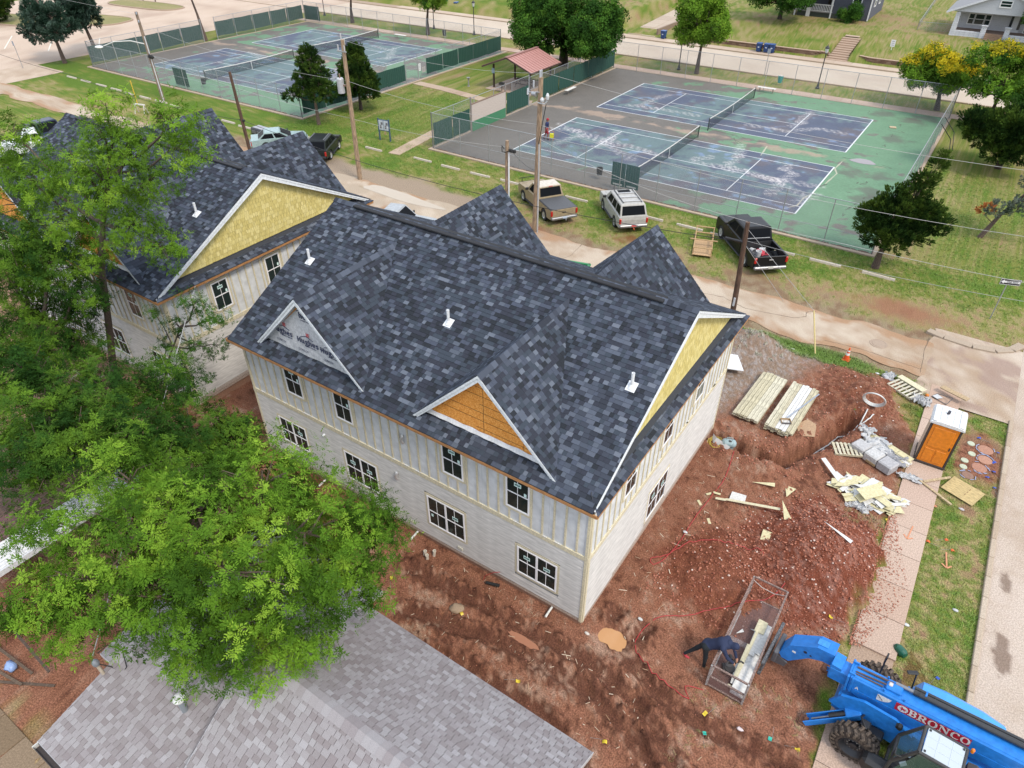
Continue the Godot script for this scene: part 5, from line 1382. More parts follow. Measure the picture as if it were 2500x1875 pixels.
	for q in [[V(-2.6,1.9,-.8),.55,1.1],[V(-1.7,1.9,-.8),.95,1.1],[V(-.8,1.9,-.8),.55,1.1],[V(3.6,1.75,-.8),.5,1.7]]: far_window(t,q[0],q[1],q[2],0.0)
	b = MB.new();b.box(V(2.2,1.75,-.8),V(1.2,1.95,.1));part(t,"door",b,lilac)
	for s in [1.75,2.65]: b = MB.new();b.box(V(s,1.85,-.73),V(.28,1.4,.03));part(t,"door_glass",b,plain(Color(.03,.035,.04),.1))
	b = MB.new();b.prism(PackedVector2Array([Vector2(-4.9,2.95),Vector2(6.1,2.95),Vector2(.6,5.3)]),-6.5,1.9);part(t,"porch_gable",b,pale)
	for s in [-1.0,1.0]:
		b = MB.new()
		var p := V(.6,5.45,2.2);var q := V(.6+s*5.9,2.9,2.2)
		b.quad(p,q,q - V(0,0,9.2),p - V(0,0,9.2),V(.6,0,0));b.quad(p - V(0,.1,0),q - V(0,.1,0),q - V(0,.1,9.2),p - V(0,.1,9.2),V(.6,99,0));part(t,"roof",b,plain(Color(.25,.245,.25)))
		b = MB.new();b.box((p+q)*.5+V(0,-.09,.03),V(6.45,.2,.05),along(q - p));part(t,"barge_board",b,lilac)
	far_window(t,V(.6,4.1,1.95),1.1,.6,0.0)
	var fh := []
	t = thing("yard_fence","chain-link yard fence between the dark house and the pale bungalow","fence",V(9.4,2.0,-41.0))
	for s in [[V(0,0,0),V(-1.2,.4,-26)],[V(0,0,0),V(4.2,.0,-.4)]]:
		var n := int(s[0].distance_to(s[1])/2.6)
		for k in n+1: b = MB.new();var q: Vector3 = s[0].lerp(s[1],float(k)/n);b.rod(q,q+V(0,1.25,0),.03);part(t,"post",b,mats["galvanised"])
		b = MB.new();b.rod(s[0]+V(0,1.22,0),s[1]+V(0,1.22,0),.02);part(t,"top_rail",b,mats["galvanised"])
		b = MB.new();net_panel(b,s[0],s[1],0.0,1.2);part(t,"chain_link_mesh",b,wire_mat("chain",mats["t_chain"],Vector2(200,20)))
	t = thing("yard_sign","small white yard sign on the lawn beside the pale bungalow","sign",V(8.3,ground_height(8.3,-31.6),-31.6))
	b = MB.new();b.box(V(0,.75,0),V(.5,.75,.03));part(t,"plate",b,white)
	b = MB.new();b.box(V(0,.2,-.02),V(.06,.5,.04));part(t,"stake",b,white)
	b = MB.new();for k in 3: b.box(V(0,.95 - .2*k,.02),V(.3,.06,.005))
	part(t,"print",b,plain(Color(.3,.3,.32)))
func far_window(t: Node3D,at: Vector3,w: float,h: float,turn: float):
	var n := Node3D.new();n.name = "window";t.add_child(n,true);n.transform = TF(at,turn)
	var b := MB.new()
	for s in [-1.0,1.0]: b.box(V(s*(w*.5+.05),0,0),V(.12,h+.22,.08));b.box(V(0,s*(h*.5+.05),.002),V(w+.1,.12,.08))
	b.box(V(0,0,.01),V(w,.06,.06));part(n,"frame",b,plain(Color(.72,.72,.72)))
	for s in [-1.0,1.0]: b = MB.new();b.box(V(0,s*h*.25,-.01),V(w,h*.5 - .03,.02));part(n,"pane",b,mats["window_glass"])
# ---------- utility poles and wires
func pole(label: String,at: Vector3,top: Vector3,c: Color,r := .15) -> Node3D:
	var t := thing("utility_pole",label,"utility pole",at)
	var b := MB.new();b.col = Color.WHITE
	b.tube([V(0,-.3,0),top*.33,top*.66,top],[r*1.1,r,r*.9,r*.75],12)
	part(t,"pole_shaft",b,M("pole"+c.to_html(),c,{rough = .9,tex = grain("polew",141,.03,.55,1.0,256,4),scale = V(1.6,.22,1.6)}))
	return t
func wire(pts: Array,r: float,label: String,c := Color(.45,.44,.42),group := "overhead wires along the alley"):      # [from,to,sag] runs
	var b := MB.new()
	for k in pts.size() - 1:
		var a: Vector3 = pts[k][0];var d: Vector3 = pts[k+1][0];var sag: float = pts[k][1]
		var line := []
		for j in 13: line.append(a.lerp(d,j/12.0) - V(0,sag*4.0*(j/12.0)*(1.0 - j/12.0),0))
		b.tube(line,[r*.62],5)
	one("overhead_wire",label,"wire",b,plain(c,.6),group)
func build_poles():
	var pale := Color(.47,.33,.215);var grey := Color(.36,.26,.19);var brown := Color(.135,.075,.048)
	var steel = mats["galvanised"];var b := MB.new()
	var t := pole("weathered wooden pole carrying a white curved street lamp arm",V(-49.85,0,28.2),V(-.3,8.1,0),grey,.17)
	b = MB.new();b.tube([V(-.2,5.3,.1),V(-1.2,5.6,.9),V(-2.4,5.55,1.9),V(-3.2,5.2,2.6)],[.05,.05,.045,.04],8);part(t,"lamp_arm",b,plain(Color(.62,.62,.6),.4))
	b = MB.new();b.ball(V(-3.55,5.12,2.9),V(.5,.12,.34),8,12);part(t,"lamp_head",b,plain(Color(.68,.68,.66),.4))
	b = MB.new();b.ball(V(.25,4.2,.15),V(.5,.18,.14),6,8,.2);b.tube([V(0,4.3,.2),V(.35,4.5,.25),V(.3,4.1,.3),V(-.05,4.2,.25)],[.03],6);part(t,"cable_coil",b,plain(Color(.02,.02,.02)))
	b = MB.new();b.rod(V(.22,0,.12),V(.1,6.0,.12),.05);part(t,"riser_conduit",b,plain(Color(.6,.6,.62)))
	for y in [7.9,7.2]: b = MB.new();b.lathe(V(-.05,y,.15),V(.3,1,.1).normalized(),[[0,.03],[.06,.07],[.12,.05],[.2,.06],[.24,0]],8);part(t,"insulator",b,plain(Color(.4,.45,.55),.3))
	t = pole("dark brown leaning wooden pole rising behind the shingled roofs",V(-25.75,0,36.4),V(-.35,7.4,0),brown,.13)
	b = MB.new();b.cbox(V(-.15,4.0,0),V(.5,.16,.16),.03);part(t,"cable_clamp",b,plain(Color(.02,.02,.02)))
	t = pole("tall pale wooden pole carrying a grey transformer can",V(-17.8,0,32.9),V(.12,9.9,0),pale,.17)
	b = MB.new();b.lathe(V(-.5,6.35,.15),Vector3.UP,[[0,0],[0,.25],[.95,.25],[1.02,.2],[1.02,0]],16);part(t,"transformer_can",b,plain(Color(.42,.43,.45),.35))
	b = MB.new();b.rod(V(-.5,7.35,.15),V(-.5,7.65,.15),.05);b.box(V(-.2,6.9,.1),V(.3,.1,.1));part(t,"bushing",b,plain(Color(.25,.16,.12),.3))
	for q in [V(0,9.9,0),V(-.3,9.2,.1),V(.3,9.2,.1)]: b = MB.new();b.rod(q,q+V(0,.35,0),.04);part(t,"insulator",b,plain(Color(.5,.5,.52),.3))
	b = MB.new();b.cbox(V(0,9.15,.1),V(.9,.08,.08),.01);part(t,"cross_arm",b,steel)
	t = pole("short pale wooden pole with a white conduit up its side",V(-5.85,0,30.2),V(0,4.45,0),pale,.16)
	b = MB.new();b.rod(V(.2,0,.1),V(.2,3.7,.1),.06);part(t,"riser_conduit",b,plain(Color(.72,.73,.75),.4))
	b = MB.new();b.cbox(V(.5,3.85,.1),V(.55,.22,.2),.04);b.tube([V(-.1,3.9,.2),V(-.3,4.1,.2),V(-.25,3.7,.25),V(0,3.7,.2),V(.2,3.8,.2)],[.035],6);part(t,"cable_splice",b,plain(Color(.02,.02,.02)))
	t = pole("tallest pale wooden pole standing by the tan pickup truck",V(-1.58,0,33.2),V(.18,9.7,0),pale,.18)
	for q in [V(.15,9.7,.05),V(.15,9.7,-.1),V(-.25,9.1,.1)]: b = MB.new();b.rod(q,q+V(0,.38,0),.05);part(t,"insulator",b,plain(Color(.45,.47,.5),.3))
	b = MB.new();b.lathe(V(-.35,8.75,.12),Vector3.RIGHT,[[0,0],[0,.12],[.3,.14],[.3,0]],10);b.rod(V(-.6,8.8,.12),V(.2,8.9,.12),.03);part(t,"fuse_cutout",b,steel)
	b = MB.new();b.tube([V(.1,8.3,.15),V(.6,8.3,.2),V(.75,8.5,.2)],[.04],6);part(t,"lamp_bracket",b,plain(Color(.6,.62,.62),.4))
	b = MB.new();b.lathe(V(.42,8.4,.2),Vector3.UP,[[0,.1],[.12,.13],[.22,.08],[.28,0]],10);b.lathe(V(.78,8.6,.2),Vector3.UP,[[0,.09],[.2,.11],[.34,.05],[.36,0]],10);part(t,"weatherhead",b,plain(Color(.55,.57,.58),.4))
	b = MB.new();b.tube([V(.7,8.3,.2),V(.55,7.4,.25),V(.25,5.9,.22)],[.025],6);part(t,"service_cable",b,plain(Color(.02,.02,.02)))
	for x in [.24,.3]: b = MB.new();b.rod(V(x,0,.13),V(x - .02,5.9,.13),.022);part(t,"riser_conduit",b,plain(Color(.55,.56,.58),.4))
	t = pole("dark brown wooden pole beside the house with a black cable",V(13.2,0,36.8),V(-.28,5.65,0),brown,.145)
	b = MB.new();b.cbox(V(-.75,4.62,.05),V(.95,.1,.1),.03);part(t,"cable_splice",b,plain(Color(.03,.03,.035)))
	b = MB.new();b.cbox(V(-.05,1.3,.15),V(.1,.5,.05),.01);part(t,"tag_plate",b,plain(Color(.55,.57,.6),.4))
	b = MB.new();b.rod(V(13.0,4.5,36.8),V(14.9,.1,33.2),.012,-1,5);one("guy_wire","thin guy wire slanting down from the dark brown pole","wire",b,plain(Color(.4,.4,.4)))
	b = MB.new();b.rod(V(17.75,.05,37.4),V(17.0,1.9,36.6),.035);one("guy_guard","pale yellow guy wire guard slanting up from the grass by the alley","guard",b,plain(Color(.62,.50,.22)))
	b = MB.new();b.rod(V(17.0,1.9,36.6),V(13.0,5.3,36.8),.01,-1,5);one("guy_wire","thin guy wire between the yellow guard and the dark brown pole","wire",b,plain(Color(.4,.4,.4)))
	wire([[V(-75,5.0,36.0),.35],[V(-50,4.0,36.2),.5],[V(-26.0,4.0,36.4),1.05],[V(12.93,4.6,36.8),.2]],.028,"thick black telephone cable sagging between the dark brown poles",Color(.015,.015,.018),"")
	wire([[V(12.95,4.7,36.8),.25],[V(27.0,5.15,36.4),.2],[V(45,6,36.4),0]],.014,"thin wire running from the dark brown pole over the construction fence line",Color(.4,.4,.4))
	wire([[V(-1.4,10.0,33.2),.75],[V(30,9.6,33.0),.3],[V(48,9.8,33.0),0]],.014,"topmost pale wire crossing above the tennis courts",Color(.5,.49,.47))
	wire([[V(-1.4,7.0,33.2),.75],[V(27,6.6,33.0),.2],[V(45,7,33.0),0]],.016,"pale wire hanging below the topmost wire above the courts",Color(.5,.49,.47))
	wire([[V(-1.4,6.2,33.3),.7],[V(17,5.45,36.2),.1],[V(27,5.9,36.4),.1],[V(45,6.4,36.4),0]],.016,"pale wire passing over the black pickup to the street",Color(.5,.49,.47))
	wire([[V(-17.7,7.2,32.9),.35],[V(-1.5,7.0,33.2),0]],.016,"pale wire between the transformer pole and the tallest pole",Color(.5,.49,.47))
	wire([[V(-17.7,9.9,32.9),.5],[V(-1.5,9.9,33.2),0]],.012,"thin line linking the tops of the two tall pale poles",Color(.5,.5,.48))
	wire([[V(-50,7.0,28.2),.6],[V(-17.8,7.2,32.9),0]],.014,"pale wire from the lamp pole to the transformer pole",Color(.5,.49,.47))
	wire([[V(-50,4.3,28.2),.5],[V(-17.8,4.6,32.9),.25],[V(-5.85,4.0,30.2),0]],.016,"lower pale wire from the lamp pole past the transformer pole",Color(.5,.49,.47))
	wire([[V(-50,7.9,28.2),.5],[V(-110,9,24.0),0]],.014,"pale wire leaving the lamp pole over the parking lot",Color(.5,.5,.48))
	wire([[V(-5.7,4.0,30.2),.25],[V(-1.5,4.1,33.2),0]],.02,"black drop wire between the short pole and the tallest pole",Color(.02,.02,.02))
# ---------- cars and pickups. Local x runs forward
func arch(poly: Array,x: float,r: float,y0: float,forward: bool):     # wheel opening cut into the sill line
	for k in 9:
		var a := PI*k/8.0
		poly.append(Vector2(x+(cos(a)*r if forward else -cos(a)*r),y0+sin(a)*r*1.0))
func wheel(parent: Node3D,at: Vector3,r: float,w: float,rim: Color):
	var n := Node3D.new();n.name = "wheel";parent.add_child(n,true);n.position = at
	var s := signf(at.z)
	var b := MB.new();b.lathe(V(0,0,-w*.5),Vector3.BACK,[[0,r*.62],[0,r*.9],[.03,r],[w - .03,r],[w,r*.9],[w,r*.62],[0,r*.62]],22);part(n,"tyre",b,plain(Color(.018,.018,.02),.9))
	b = MB.new();b.lathe(V(0,0,s*(w*.5 - .08)),V(0,0,s),[[0,0],[0,r*.6],[.05,r*.64],[.075,r*.6],[.045,r*.5],[.03,0.01]],22)
	for k in 6: b.box(V(cos(TAU*k/6)*r*.33,sin(TAU*k/6)*r*.33,s*(w*.5 - .035)),V(r*.46,.05,.035),Basis(Vector3.BACK,TAU*k/6))
	part(n,"rim",b,M("rim"+rim.to_html(),rim,{rough = .3,metal = .7}))
func inset(p: Array,u0: float,v0: float,u1: float,v1: float,out: float) -> Array:       # p: quad corners low-left,low-right,up-right,up-left
	var f := func(u,v): return p[0].lerp(p[1],u).lerp(p[3].lerp(p[2],u),v)
	var n: Vector3 = (p[1] - p[0]).cross(p[3] - p[0]).normalized()*out
	return [f.call(u0,v0)+n,f.call(u1,v0)+n,f.call(u1,v1)+n,f.call(u0,v1)+n]
func vehicle(called: String,label: String,cat: String,at: Vector2,dir: Vector2,o: Dictionary,y := 0.0) -> Node3D:
	var t := thing(called,label,cat,V(at.x,y,at.y),atan2(-dir.y,dir.x))
	var L: float = o.L*.5;var W: float = o.W*.5;var H: float = o.H;var belt: float = o.belt;var hood: float = o.hood
	var body := paint(o.c);var black := plain(Color(.02,.02,.022),.55);var glass := M("car_glass",Color(.008,.009,.011),{rough = .22,spec = .1});var chrome := M("chrome",Color(.23,.23,.24),{rough = .4,metal = .6})
	var r: float = o.get("wr",.38);var xf: float = L - o.get("of",.95);var xr: float = -L+o.get("tail",1.15);var sill: float = o.get("sill",.42)
	var pick: bool = o.has("bed");var xb: float = o.get("bed",-L)
	var P := []
	var rear := xb if pick else -L
	P.append(Vector2(rear,sill))
	if not pick: arch(P,xr,r+.07,sill - .02,false)
	arch(P,xf,r+.07,sill - .02,false)
	P.append(Vector2(L - .08,sill - .04));P.append(Vector2(L,sill+.14));P.append(Vector2(L - .02,hood - .18));P.append(Vector2(L - .16,hood - .04));P.append(Vector2(o.cowl,belt+.02));P.append(Vector2(rear+.02,belt))
	if not pick: P.append(Vector2(-L - .02,belt - .2))
	var poly := PackedVector2Array(P)
	if Geometry2D.is_polygon_clockwise(poly): poly.reverse()
	var b := MB.new();b.prism(poly,-W+.07,W - .07)
	for s in [-1.0,1.0]:      # rounded flanks
		var small := PackedVector2Array()
		for p in poly: small.append(Vector2(p.x*.985,lerpf(p.y,.72,.06)))
		for k in poly.size():
			var k2 := (k+1) % poly.size()
			b.quad(V(poly[k].x,poly[k].y,s*(W - .07)),V(poly[k2].x,poly[k2].y,s*(W - .07)),V(small[k2].x,small[k2].y,s*W),V(small[k].x,small[k].y,s*W),V(0,.75,0))
		var tr := Geometry2D.triangulate_polygon(small)
		for k in range(0,tr.size(),3): b.tri(V(small[tr[k]].x,small[tr[k]].y,s*W),V(small[tr[k+1]].x,small[tr[k+1]].y,s*W),V(small[tr[k+2]].x,small[tr[k+2]].y,s*W),V(0,.75,0))
	part(t,"body",b,body)
	b = MB.new();b.box(V(0,sill - .06,0),V(o.L - .5,.16,o.W - .5));part(t,"underbody",b,black)
	b = MB.new();b.quad(V(o.cowl+.03,belt+.022,-W+.28),V(o.cowl+.03,belt+.022,W - .28),V(L - .2,hood - .02,W - .32),V(L - .2,hood - .02,-W+.32),V(0,0,0));part(t,"hood",b,body)
	b = MB.new();b.cbox(V(L - .005,hood - .3,0),V(.05,.26,W*1.15),.02);part(t,"grille",b,black)
	var c: Array = o.cab;var wr := W - .2;var wb := W - .06
	var B := [V(c[0],belt - .01,-wb),V(c[3],belt - .01,-wb),V(c[3],belt - .01,wb),V(c[0],belt - .01,wb)]
	var Tq := [V(c[1],H,-wr),V(c[2],H,-wr),V(c[2],H,wr),V(c[1],H,wr)]
	b = MB.new();var mid := V((c[0]+c[3])*.5,(belt+H)*.5,0)
	var rim := []
	for q in Tq: rim.append(q - V(0,.05,0)+(q - V((c[1]+c[2])*.5,H,0))*V(.04,0,.06))
	for k in 4: b.quad(B[k],B[(k+1) % 4],rim[(k+1) % 4],rim[k],mid)
	part(t,"cabin",b,body)
	b = MB.new();var Ti := []
	for q in Tq: Ti.append(V(q.x*.92+(c[1]+c[2])*.04,H+.025,q.z*.86))
	for k in 4: b.quad(rim[k],rim[(k+1) % 4],Tq[(k+1) % 4],Tq[k],mid);b.quad(Tq[k],Tq[(k+1) % 4],Ti[(k+1) % 4],Ti[k],mid)
	b.quad(Ti[0],Ti[1],Ti[2],Ti[3],mid);part(t,"roof",b,paint(o.get("roofc",o.c)))
	var win := func(nm: String,p: Array,u0,v0,u1,v1):
		var g := MB.new();var q := inset(p,u0,v0,u1,v1,.008)
		if (q[1] - q[0]).cross(q[3] - q[0]).dot(q[0] - mid) < 0.0: q = inset(p,u0,v0,u1,v1,-.008)
		g.quad(q[0],q[1],q[2],q[3],mid);part(t,nm,g,glass)
	win.call("windscreen",[B[1],B[2],rim[2],rim[1]],.05,.08,.95,.96);win.call("rear_window",[B[3],B[0],rim[0],rim[3]],.06,.12,.94,.92)
	for s in 2:
		var p := [B[0],B[1],rim[1],rim[0]] if s == 0 else [B[3],B[2],rim[2],rim[3]]
		for q in o.get("side",[[.06,.48],[.53,.9]]): win.call("side_window",p,q[0],.12,q[1],.9)
	if pick:
		var bh := belt - .06
		for s in [-1.0,1.0]:
			var Q := [Vector2(-L+.06,sill+.05)]
			arch(Q,xr,r+.08,sill,false)
			Q.append(Vector2(xb - .03,sill));Q.append(Vector2(xb - .03,bh));Q.append(Vector2(-L+.04,bh))
			b = MB.new();b.prism(PackedVector2Array(Q),s*(W - .12),s*W)
			part(t,"bed_side",b,body)
			b = MB.new();b.cbox(V((xb - L)*.5,bh+.01,s*(W - .06)),V(xb+L - .05,.03,.12),.01);part(t,"bed_rail",b,black)
		b = MB.new();b.cbox(V(-L+.05,(bh+sill)*.5+.08,0),V(.09,bh - sill - .14,o.W - .1),.02);var tg := part(t,"tailgate",b,body)
		b = MB.new();b.cbox(V(-L - .01,bh - .2,0),V(.04,.07,.26),.01);part(tg,"handle",b,chrome if o.get("open",false) else black)
		b = MB.new();b.box(V((xb - L)*.5,sill+.16,0),V(xb+L - .1,.06,o.W - .22));b.box(V(xb - .06,(bh+sill)*.5,0),V(.06,bh - sill,o.W - .22));part(t,"bed_floor",b,black)
		if not o.get("open",false):
			b = MB.new();b.cbox(V((xb - L)*.5 - .01,bh+.035,0),V(xb+L - .08,.035,o.W - .14),.012);part(t,"bed_cover",b,plain(Color(.075,.075,.08),.6))
	b = MB.new();b.cbox(V(-L - .06,sill+.12,0),V(.18,.2,o.W - .06),.05);part(t,"bumper",b,o.get("bm",chrome))
	b = MB.new();b.cbox(V(L+.03,sill+.1,0),V(.16,.24,o.W - .1),.06);part(t,"bumper",b,o.get("bm",chrome))
	for s in [-1.0,1.0]:
		b = MB.new();b.cbox(V(-L+.0,belt - .27,s*(W - .07)),V(.09,.36,.15),.025);part(t,"tail_light",b,plain(Color(.42,.015,.012),.25))
		b = MB.new();b.cbox(V(L - .06,hood - .26,s*(W - .2)),V(.14,.2,.32),.04);part(t,"headlight",b,plain(Color(.6,.6,.58),.2))
		b = MB.new();b.cbox(V(c[3] - .32,belt+.13,s*(W+.1)),V(.11,.2,.24),.04);part(t,"door_mirror",b,black if o.get("dm",true) else body)
		for q in o.get("doors",[]): b = MB.new();b.cbox(V(q,belt - .17,s*(W+.012)),V(.2,.035,.03),.01);part(t,"door_handle",b,o.get("hm",body))
		b = MB.new();b.cbox(V((xf+xr)*.5,sill - .05,s*(W+.02)),V(xf - xr - 2*r - .3,.06,.14),.02);part(t,"running_board",b,black)
		for x in [xf,xr]: wheel(t,V(x,r,s*(W - .12)),r,.25,o.get("rim",Color(.5,.5,.5)))
	b = MB.new();b.box(V(-L - .16,sill+.17,0),V(.01,.12,.32));part(t,"number_plate",b,plain(o.get("plate",Color(.6,.62,.66))))
	return t
func build_vehicles():
	var b := MB.new()
	var t := vehicle("pickup_truck","tan pickup truck with a dark bed cover and a front rack, parked on the grass","truck",Vector2(-2.95,29.55),Vector2(-.83,-.56),{L = 5.75,W = 1.98,H = 1.86,belt = 1.16,hood = 1.14,cowl = 1.25,bed = -.78,cab = [-.74,-.45,.55,1.3],c = Color(.30,.235,.145),roofc = Color(.56,.50,.42),wr = .39,side = [[.08,.42],[.47,.86]],doors = [.0,-.5],rim = Color(.5,.5,.48),plate = Color(.5,.58,.7)})
	b = MB.new()
	for s in [-.62,.62]: b.tube([V(2.9,.6,s),V(3.0,1.3,s),V(2.6,1.42,s)],[.025],6)
	for y in [.75,1.0,1.3]: b.rod(V(2.97,y,-.85),V(2.97,y,.85),.025)
	part(t,"front_rack",b,plain(Color(.02,.02,.02)))
	b = MB.new();b.cbox(V(-.62,1.87,0),V(.06,.05,.3),.015);part(t,"brake_light",b,plain(Color(.4,.02,.02),.3))
	b = MB.new();b.rod(V(-2.95,.5,0),V(-3.25,.46,0),.035);b.ball(V(-3.22,.53,0),V(.05,.05,.05),6,8);part(t,"tow_ball",b,M("chrome"))
	t = vehicle("suv","silver sport utility vehicle with a roof rack on the grass by the courts","car",Vector2(2.2,27.95),Vector2(-.68,-.73),{L = 5.0,W = 1.95,H = 1.85,belt = 1.15,hood = 1.12,cowl = 1.15,cab = [-2.42,-2.05,.42,1.2],c = Color(.40,.385,.36),wr = .38,side = [[.03,.30],[.34,.58],[.62,.88]],doors = [.15,-.85],rim = Color(.35,.35,.35),plate = Color(.6,.1,.1)})
	for s in [-.62,.62]: b = MB.new();b.cbox(V(-.8,1.92,s),V(2.3,.05,.06),.02);part(t,"roof_rail",b,plain(Color(.03,.03,.035),.5))
	for x in [-1.7,-1.0,-.3]: b = MB.new();b.cbox(V(x,1.92,0),V(.1,.035,1.2),.01);part(t,"roof_bar",b,plain(Color(.45,.45,.46),.4))
	b = MB.new();b.cbox(V(.05,1.885,0),V(.5,.02,.85),.008);part(t,"sunroof",b,M("car_glass"))
	b = MB.new();b.rod(V(-2.6,.42,0),V(-2.8,.4,0),.04);part(t,"tow_ball",b,plain(Color(.5,.1,.03)))
	t = vehicle("pickup_truck","black crew-cab pickup truck with buckets in its open bed","truck",Vector2(11.15,28.2),Vector2(-.655,-.755),{L = 6.2,W = 2.05,H = 1.98,belt = 1.28,hood = 1.27,cowl = 1.6,bed = -.95,open = true,cab = [-.9,-.62,.85,1.7],c = Color(.010,.010,.012),wr = .43,tail = 1.35,side = [[.06,.42],[.47,.86]],doors = [.55,-.4],hm = plain(Color(.02,.02,.02)),rim = Color(.55,.55,.54),plate = Color(.55,.55,.5)})
	b = MB.new();b.box(V(-.97,1.42,0),V(.03,.02,1.5));part(t,"bed_light",b,plain(Color(.5,.5,.5)))
	var base := t.position;var yaw := t.rotation.y
	var spot := func(x,y,z): return base+Basis(Vector3.UP,yaw)*V(x,y,z)
	for q in [[-1.9,.87,-.25,0.0,"white plastic bucket standing upright in the black pickup bed"],[-1.35,.78,.25,1.45,"white plastic bucket lying on its side in the black pickup bed"],[-1.3,.75,-.35,1.5,"small pale bucket lying by the cab in the black pickup bed"]]:
		var bk := thing("bucket",q[4],"bucket",spot.call(q[0],q[1] - (.18 if q[3] == 0.0 else 0.0),q[2]))
		bk.rotation = Vector3(0,yaw+.6+q[2],q[3])
		b = MB.new();b.lathe(V(0,-.18 if q[3] > 0 else 0.0,0),Vector3.UP,[[0,0],[0,.15],[.34,.18],[.34,.165],[.03,.14],[.03,0]],16);part(bk,"pail",b,plain(Color(.6,.6,.6),.5))
		b = MB.new();b.lathe(V(0,.12 if q[3] > 0 else .30,0),Vector3.UP,[[0,.175],[.02,.19],[.04,.185]],16);part(bk,"rim_band",b,plain(Color(.66,.66,.66),.5))
	b = MB.new();b.ball(Vector3.ZERO,V(.38,.09,.25),8,12,.15,4.0);b.tube([V(-.3,.05,.2),V(-.5,.03,.3),V(-.45,.02,.0),V(-.6,.04,-.2)],[.03],6)
	one("tarp_bundle","crumpled red tarp in the bed of the black pickup","tarp",b,plain(Color(.45,.03,.05),.6),"",TF(spot.call(-1.55,.78,.05),yaw))
	t = vehicle("suv","black compact sport utility vehicle with red tail lights on the gravel","car",Vector2(-24.3,30.35),Vector2(-.5,-.866),{L = 4.6,W = 1.86,H = 1.68,belt = 1.08,hood = 1.02,cowl = .95,cab = [-2.2,-1.65,.2,1.15],c = Color(.015,.018,.018),wr = .36,side = [[.08,.34],[.38,.62],[.65,.88]],doors = [.1,-.8],bm = plain(Color(.015,.015,.015),.5),rim = Color(.55,.55,.55)})
	for s in [-.6,.6]: b = MB.new();b.cbox(V(-.75,1.73,s),V(1.7,.04,.05),.015);part(t,"roof_rail",b,M("chrome"))
	vehicle("sedan","pale teal sedan mostly hidden behind a shingled gable","car",Vector2(-29.0,31.0),Vector2(.62,-.78),{L = 4.6,W = 1.8,H = 1.42,belt = .92,hood = .88,cowl = .95,cab = [-1.75,-1.1,.15,1.1],c = Color(.28,.38,.38),wr = .33,sill = .34,doors = [.1,-.7],bm = plain(Color(.28,.36,.36),.4),rim = Color(.3,.3,.3)})
	vehicle("pickup_truck","pale grey pickup truck standing in the alley behind the ridge","truck",Vector2(-9.0,38.75),Vector2(.95,-.3),{L = 5.6,W = 1.95,H = 1.85,belt = 1.15,hood = 1.12,cowl = 1.25,bed = -.8,cab = [-.78,-.45,.55,1.3],c = Color(.36,.38,.40),side = [[.08,.45],[.5,.88]]})
	vehicle("pickup_truck","dark blue pickup truck parked beyond the tall leafy tree","truck",Vector2(-46.4,41.6),Vector2(1.0,.08),{L = 5.9,W = 2.0,H = 1.9,belt = 1.2,hood = 1.16,cowl = 1.3,bed = -.8,cab = [-.78,-.45,.6,1.35],c = Color(.022,.032,.06),side = [[.08,.45],[.5,.88]],doors = [.1,-.5]})
	vehicle("pickup_truck","white pickup truck parked in front of the dark blue pickup","truck",Vector2(-44.7,43.6),Vector2(-.35,.94),{L = 5.6,W = 1.95,H = 1.85,belt = 1.15,hood = 1.12,cowl = 1.25,bed = -.8,cab = [-.78,-.45,.55,1.3],c = Color(.68,.69,.70),side = [[.08,.45],[.5,.88]]})
	t = thing("waste_container","green steel waste container showing over the house ridge","dumpster",V(3.0,0,39.4),.25)
	var g := plain(Color(.02,.20,.07),.5)
	for s in [-1.0,1.0]:
		b = MB.new();b.box(V(0,.75,s*1.1),V(4.6,1.3,.08));part(t,"side_wall",b,g)
		b = MB.new();b.cbox(V(0,1.42,s*1.1),V(4.7,.12,.16),.02);part(t,"top_rail",b,g)
		b = MB.new();b.box(V(s*2.3,.75,0),V(.08,1.3,2.1));part(t,"end_wall",b,g)
		b = MB.new();b.cbox(V(s*2.3,1.42,0),V(.16,.12,2.36),.02);part(t,"end_rail",b,g)
		for k in 6:
			b = MB.new();b.box(V(-1.9+k*.76,.75,s*1.17),V(.1,1.3,.07));part(t,"rib",b,g)
	b = MB.new();b.box(V(0,.14,0),V(4.6,.1,2.2));part(t,"floor",b,g)
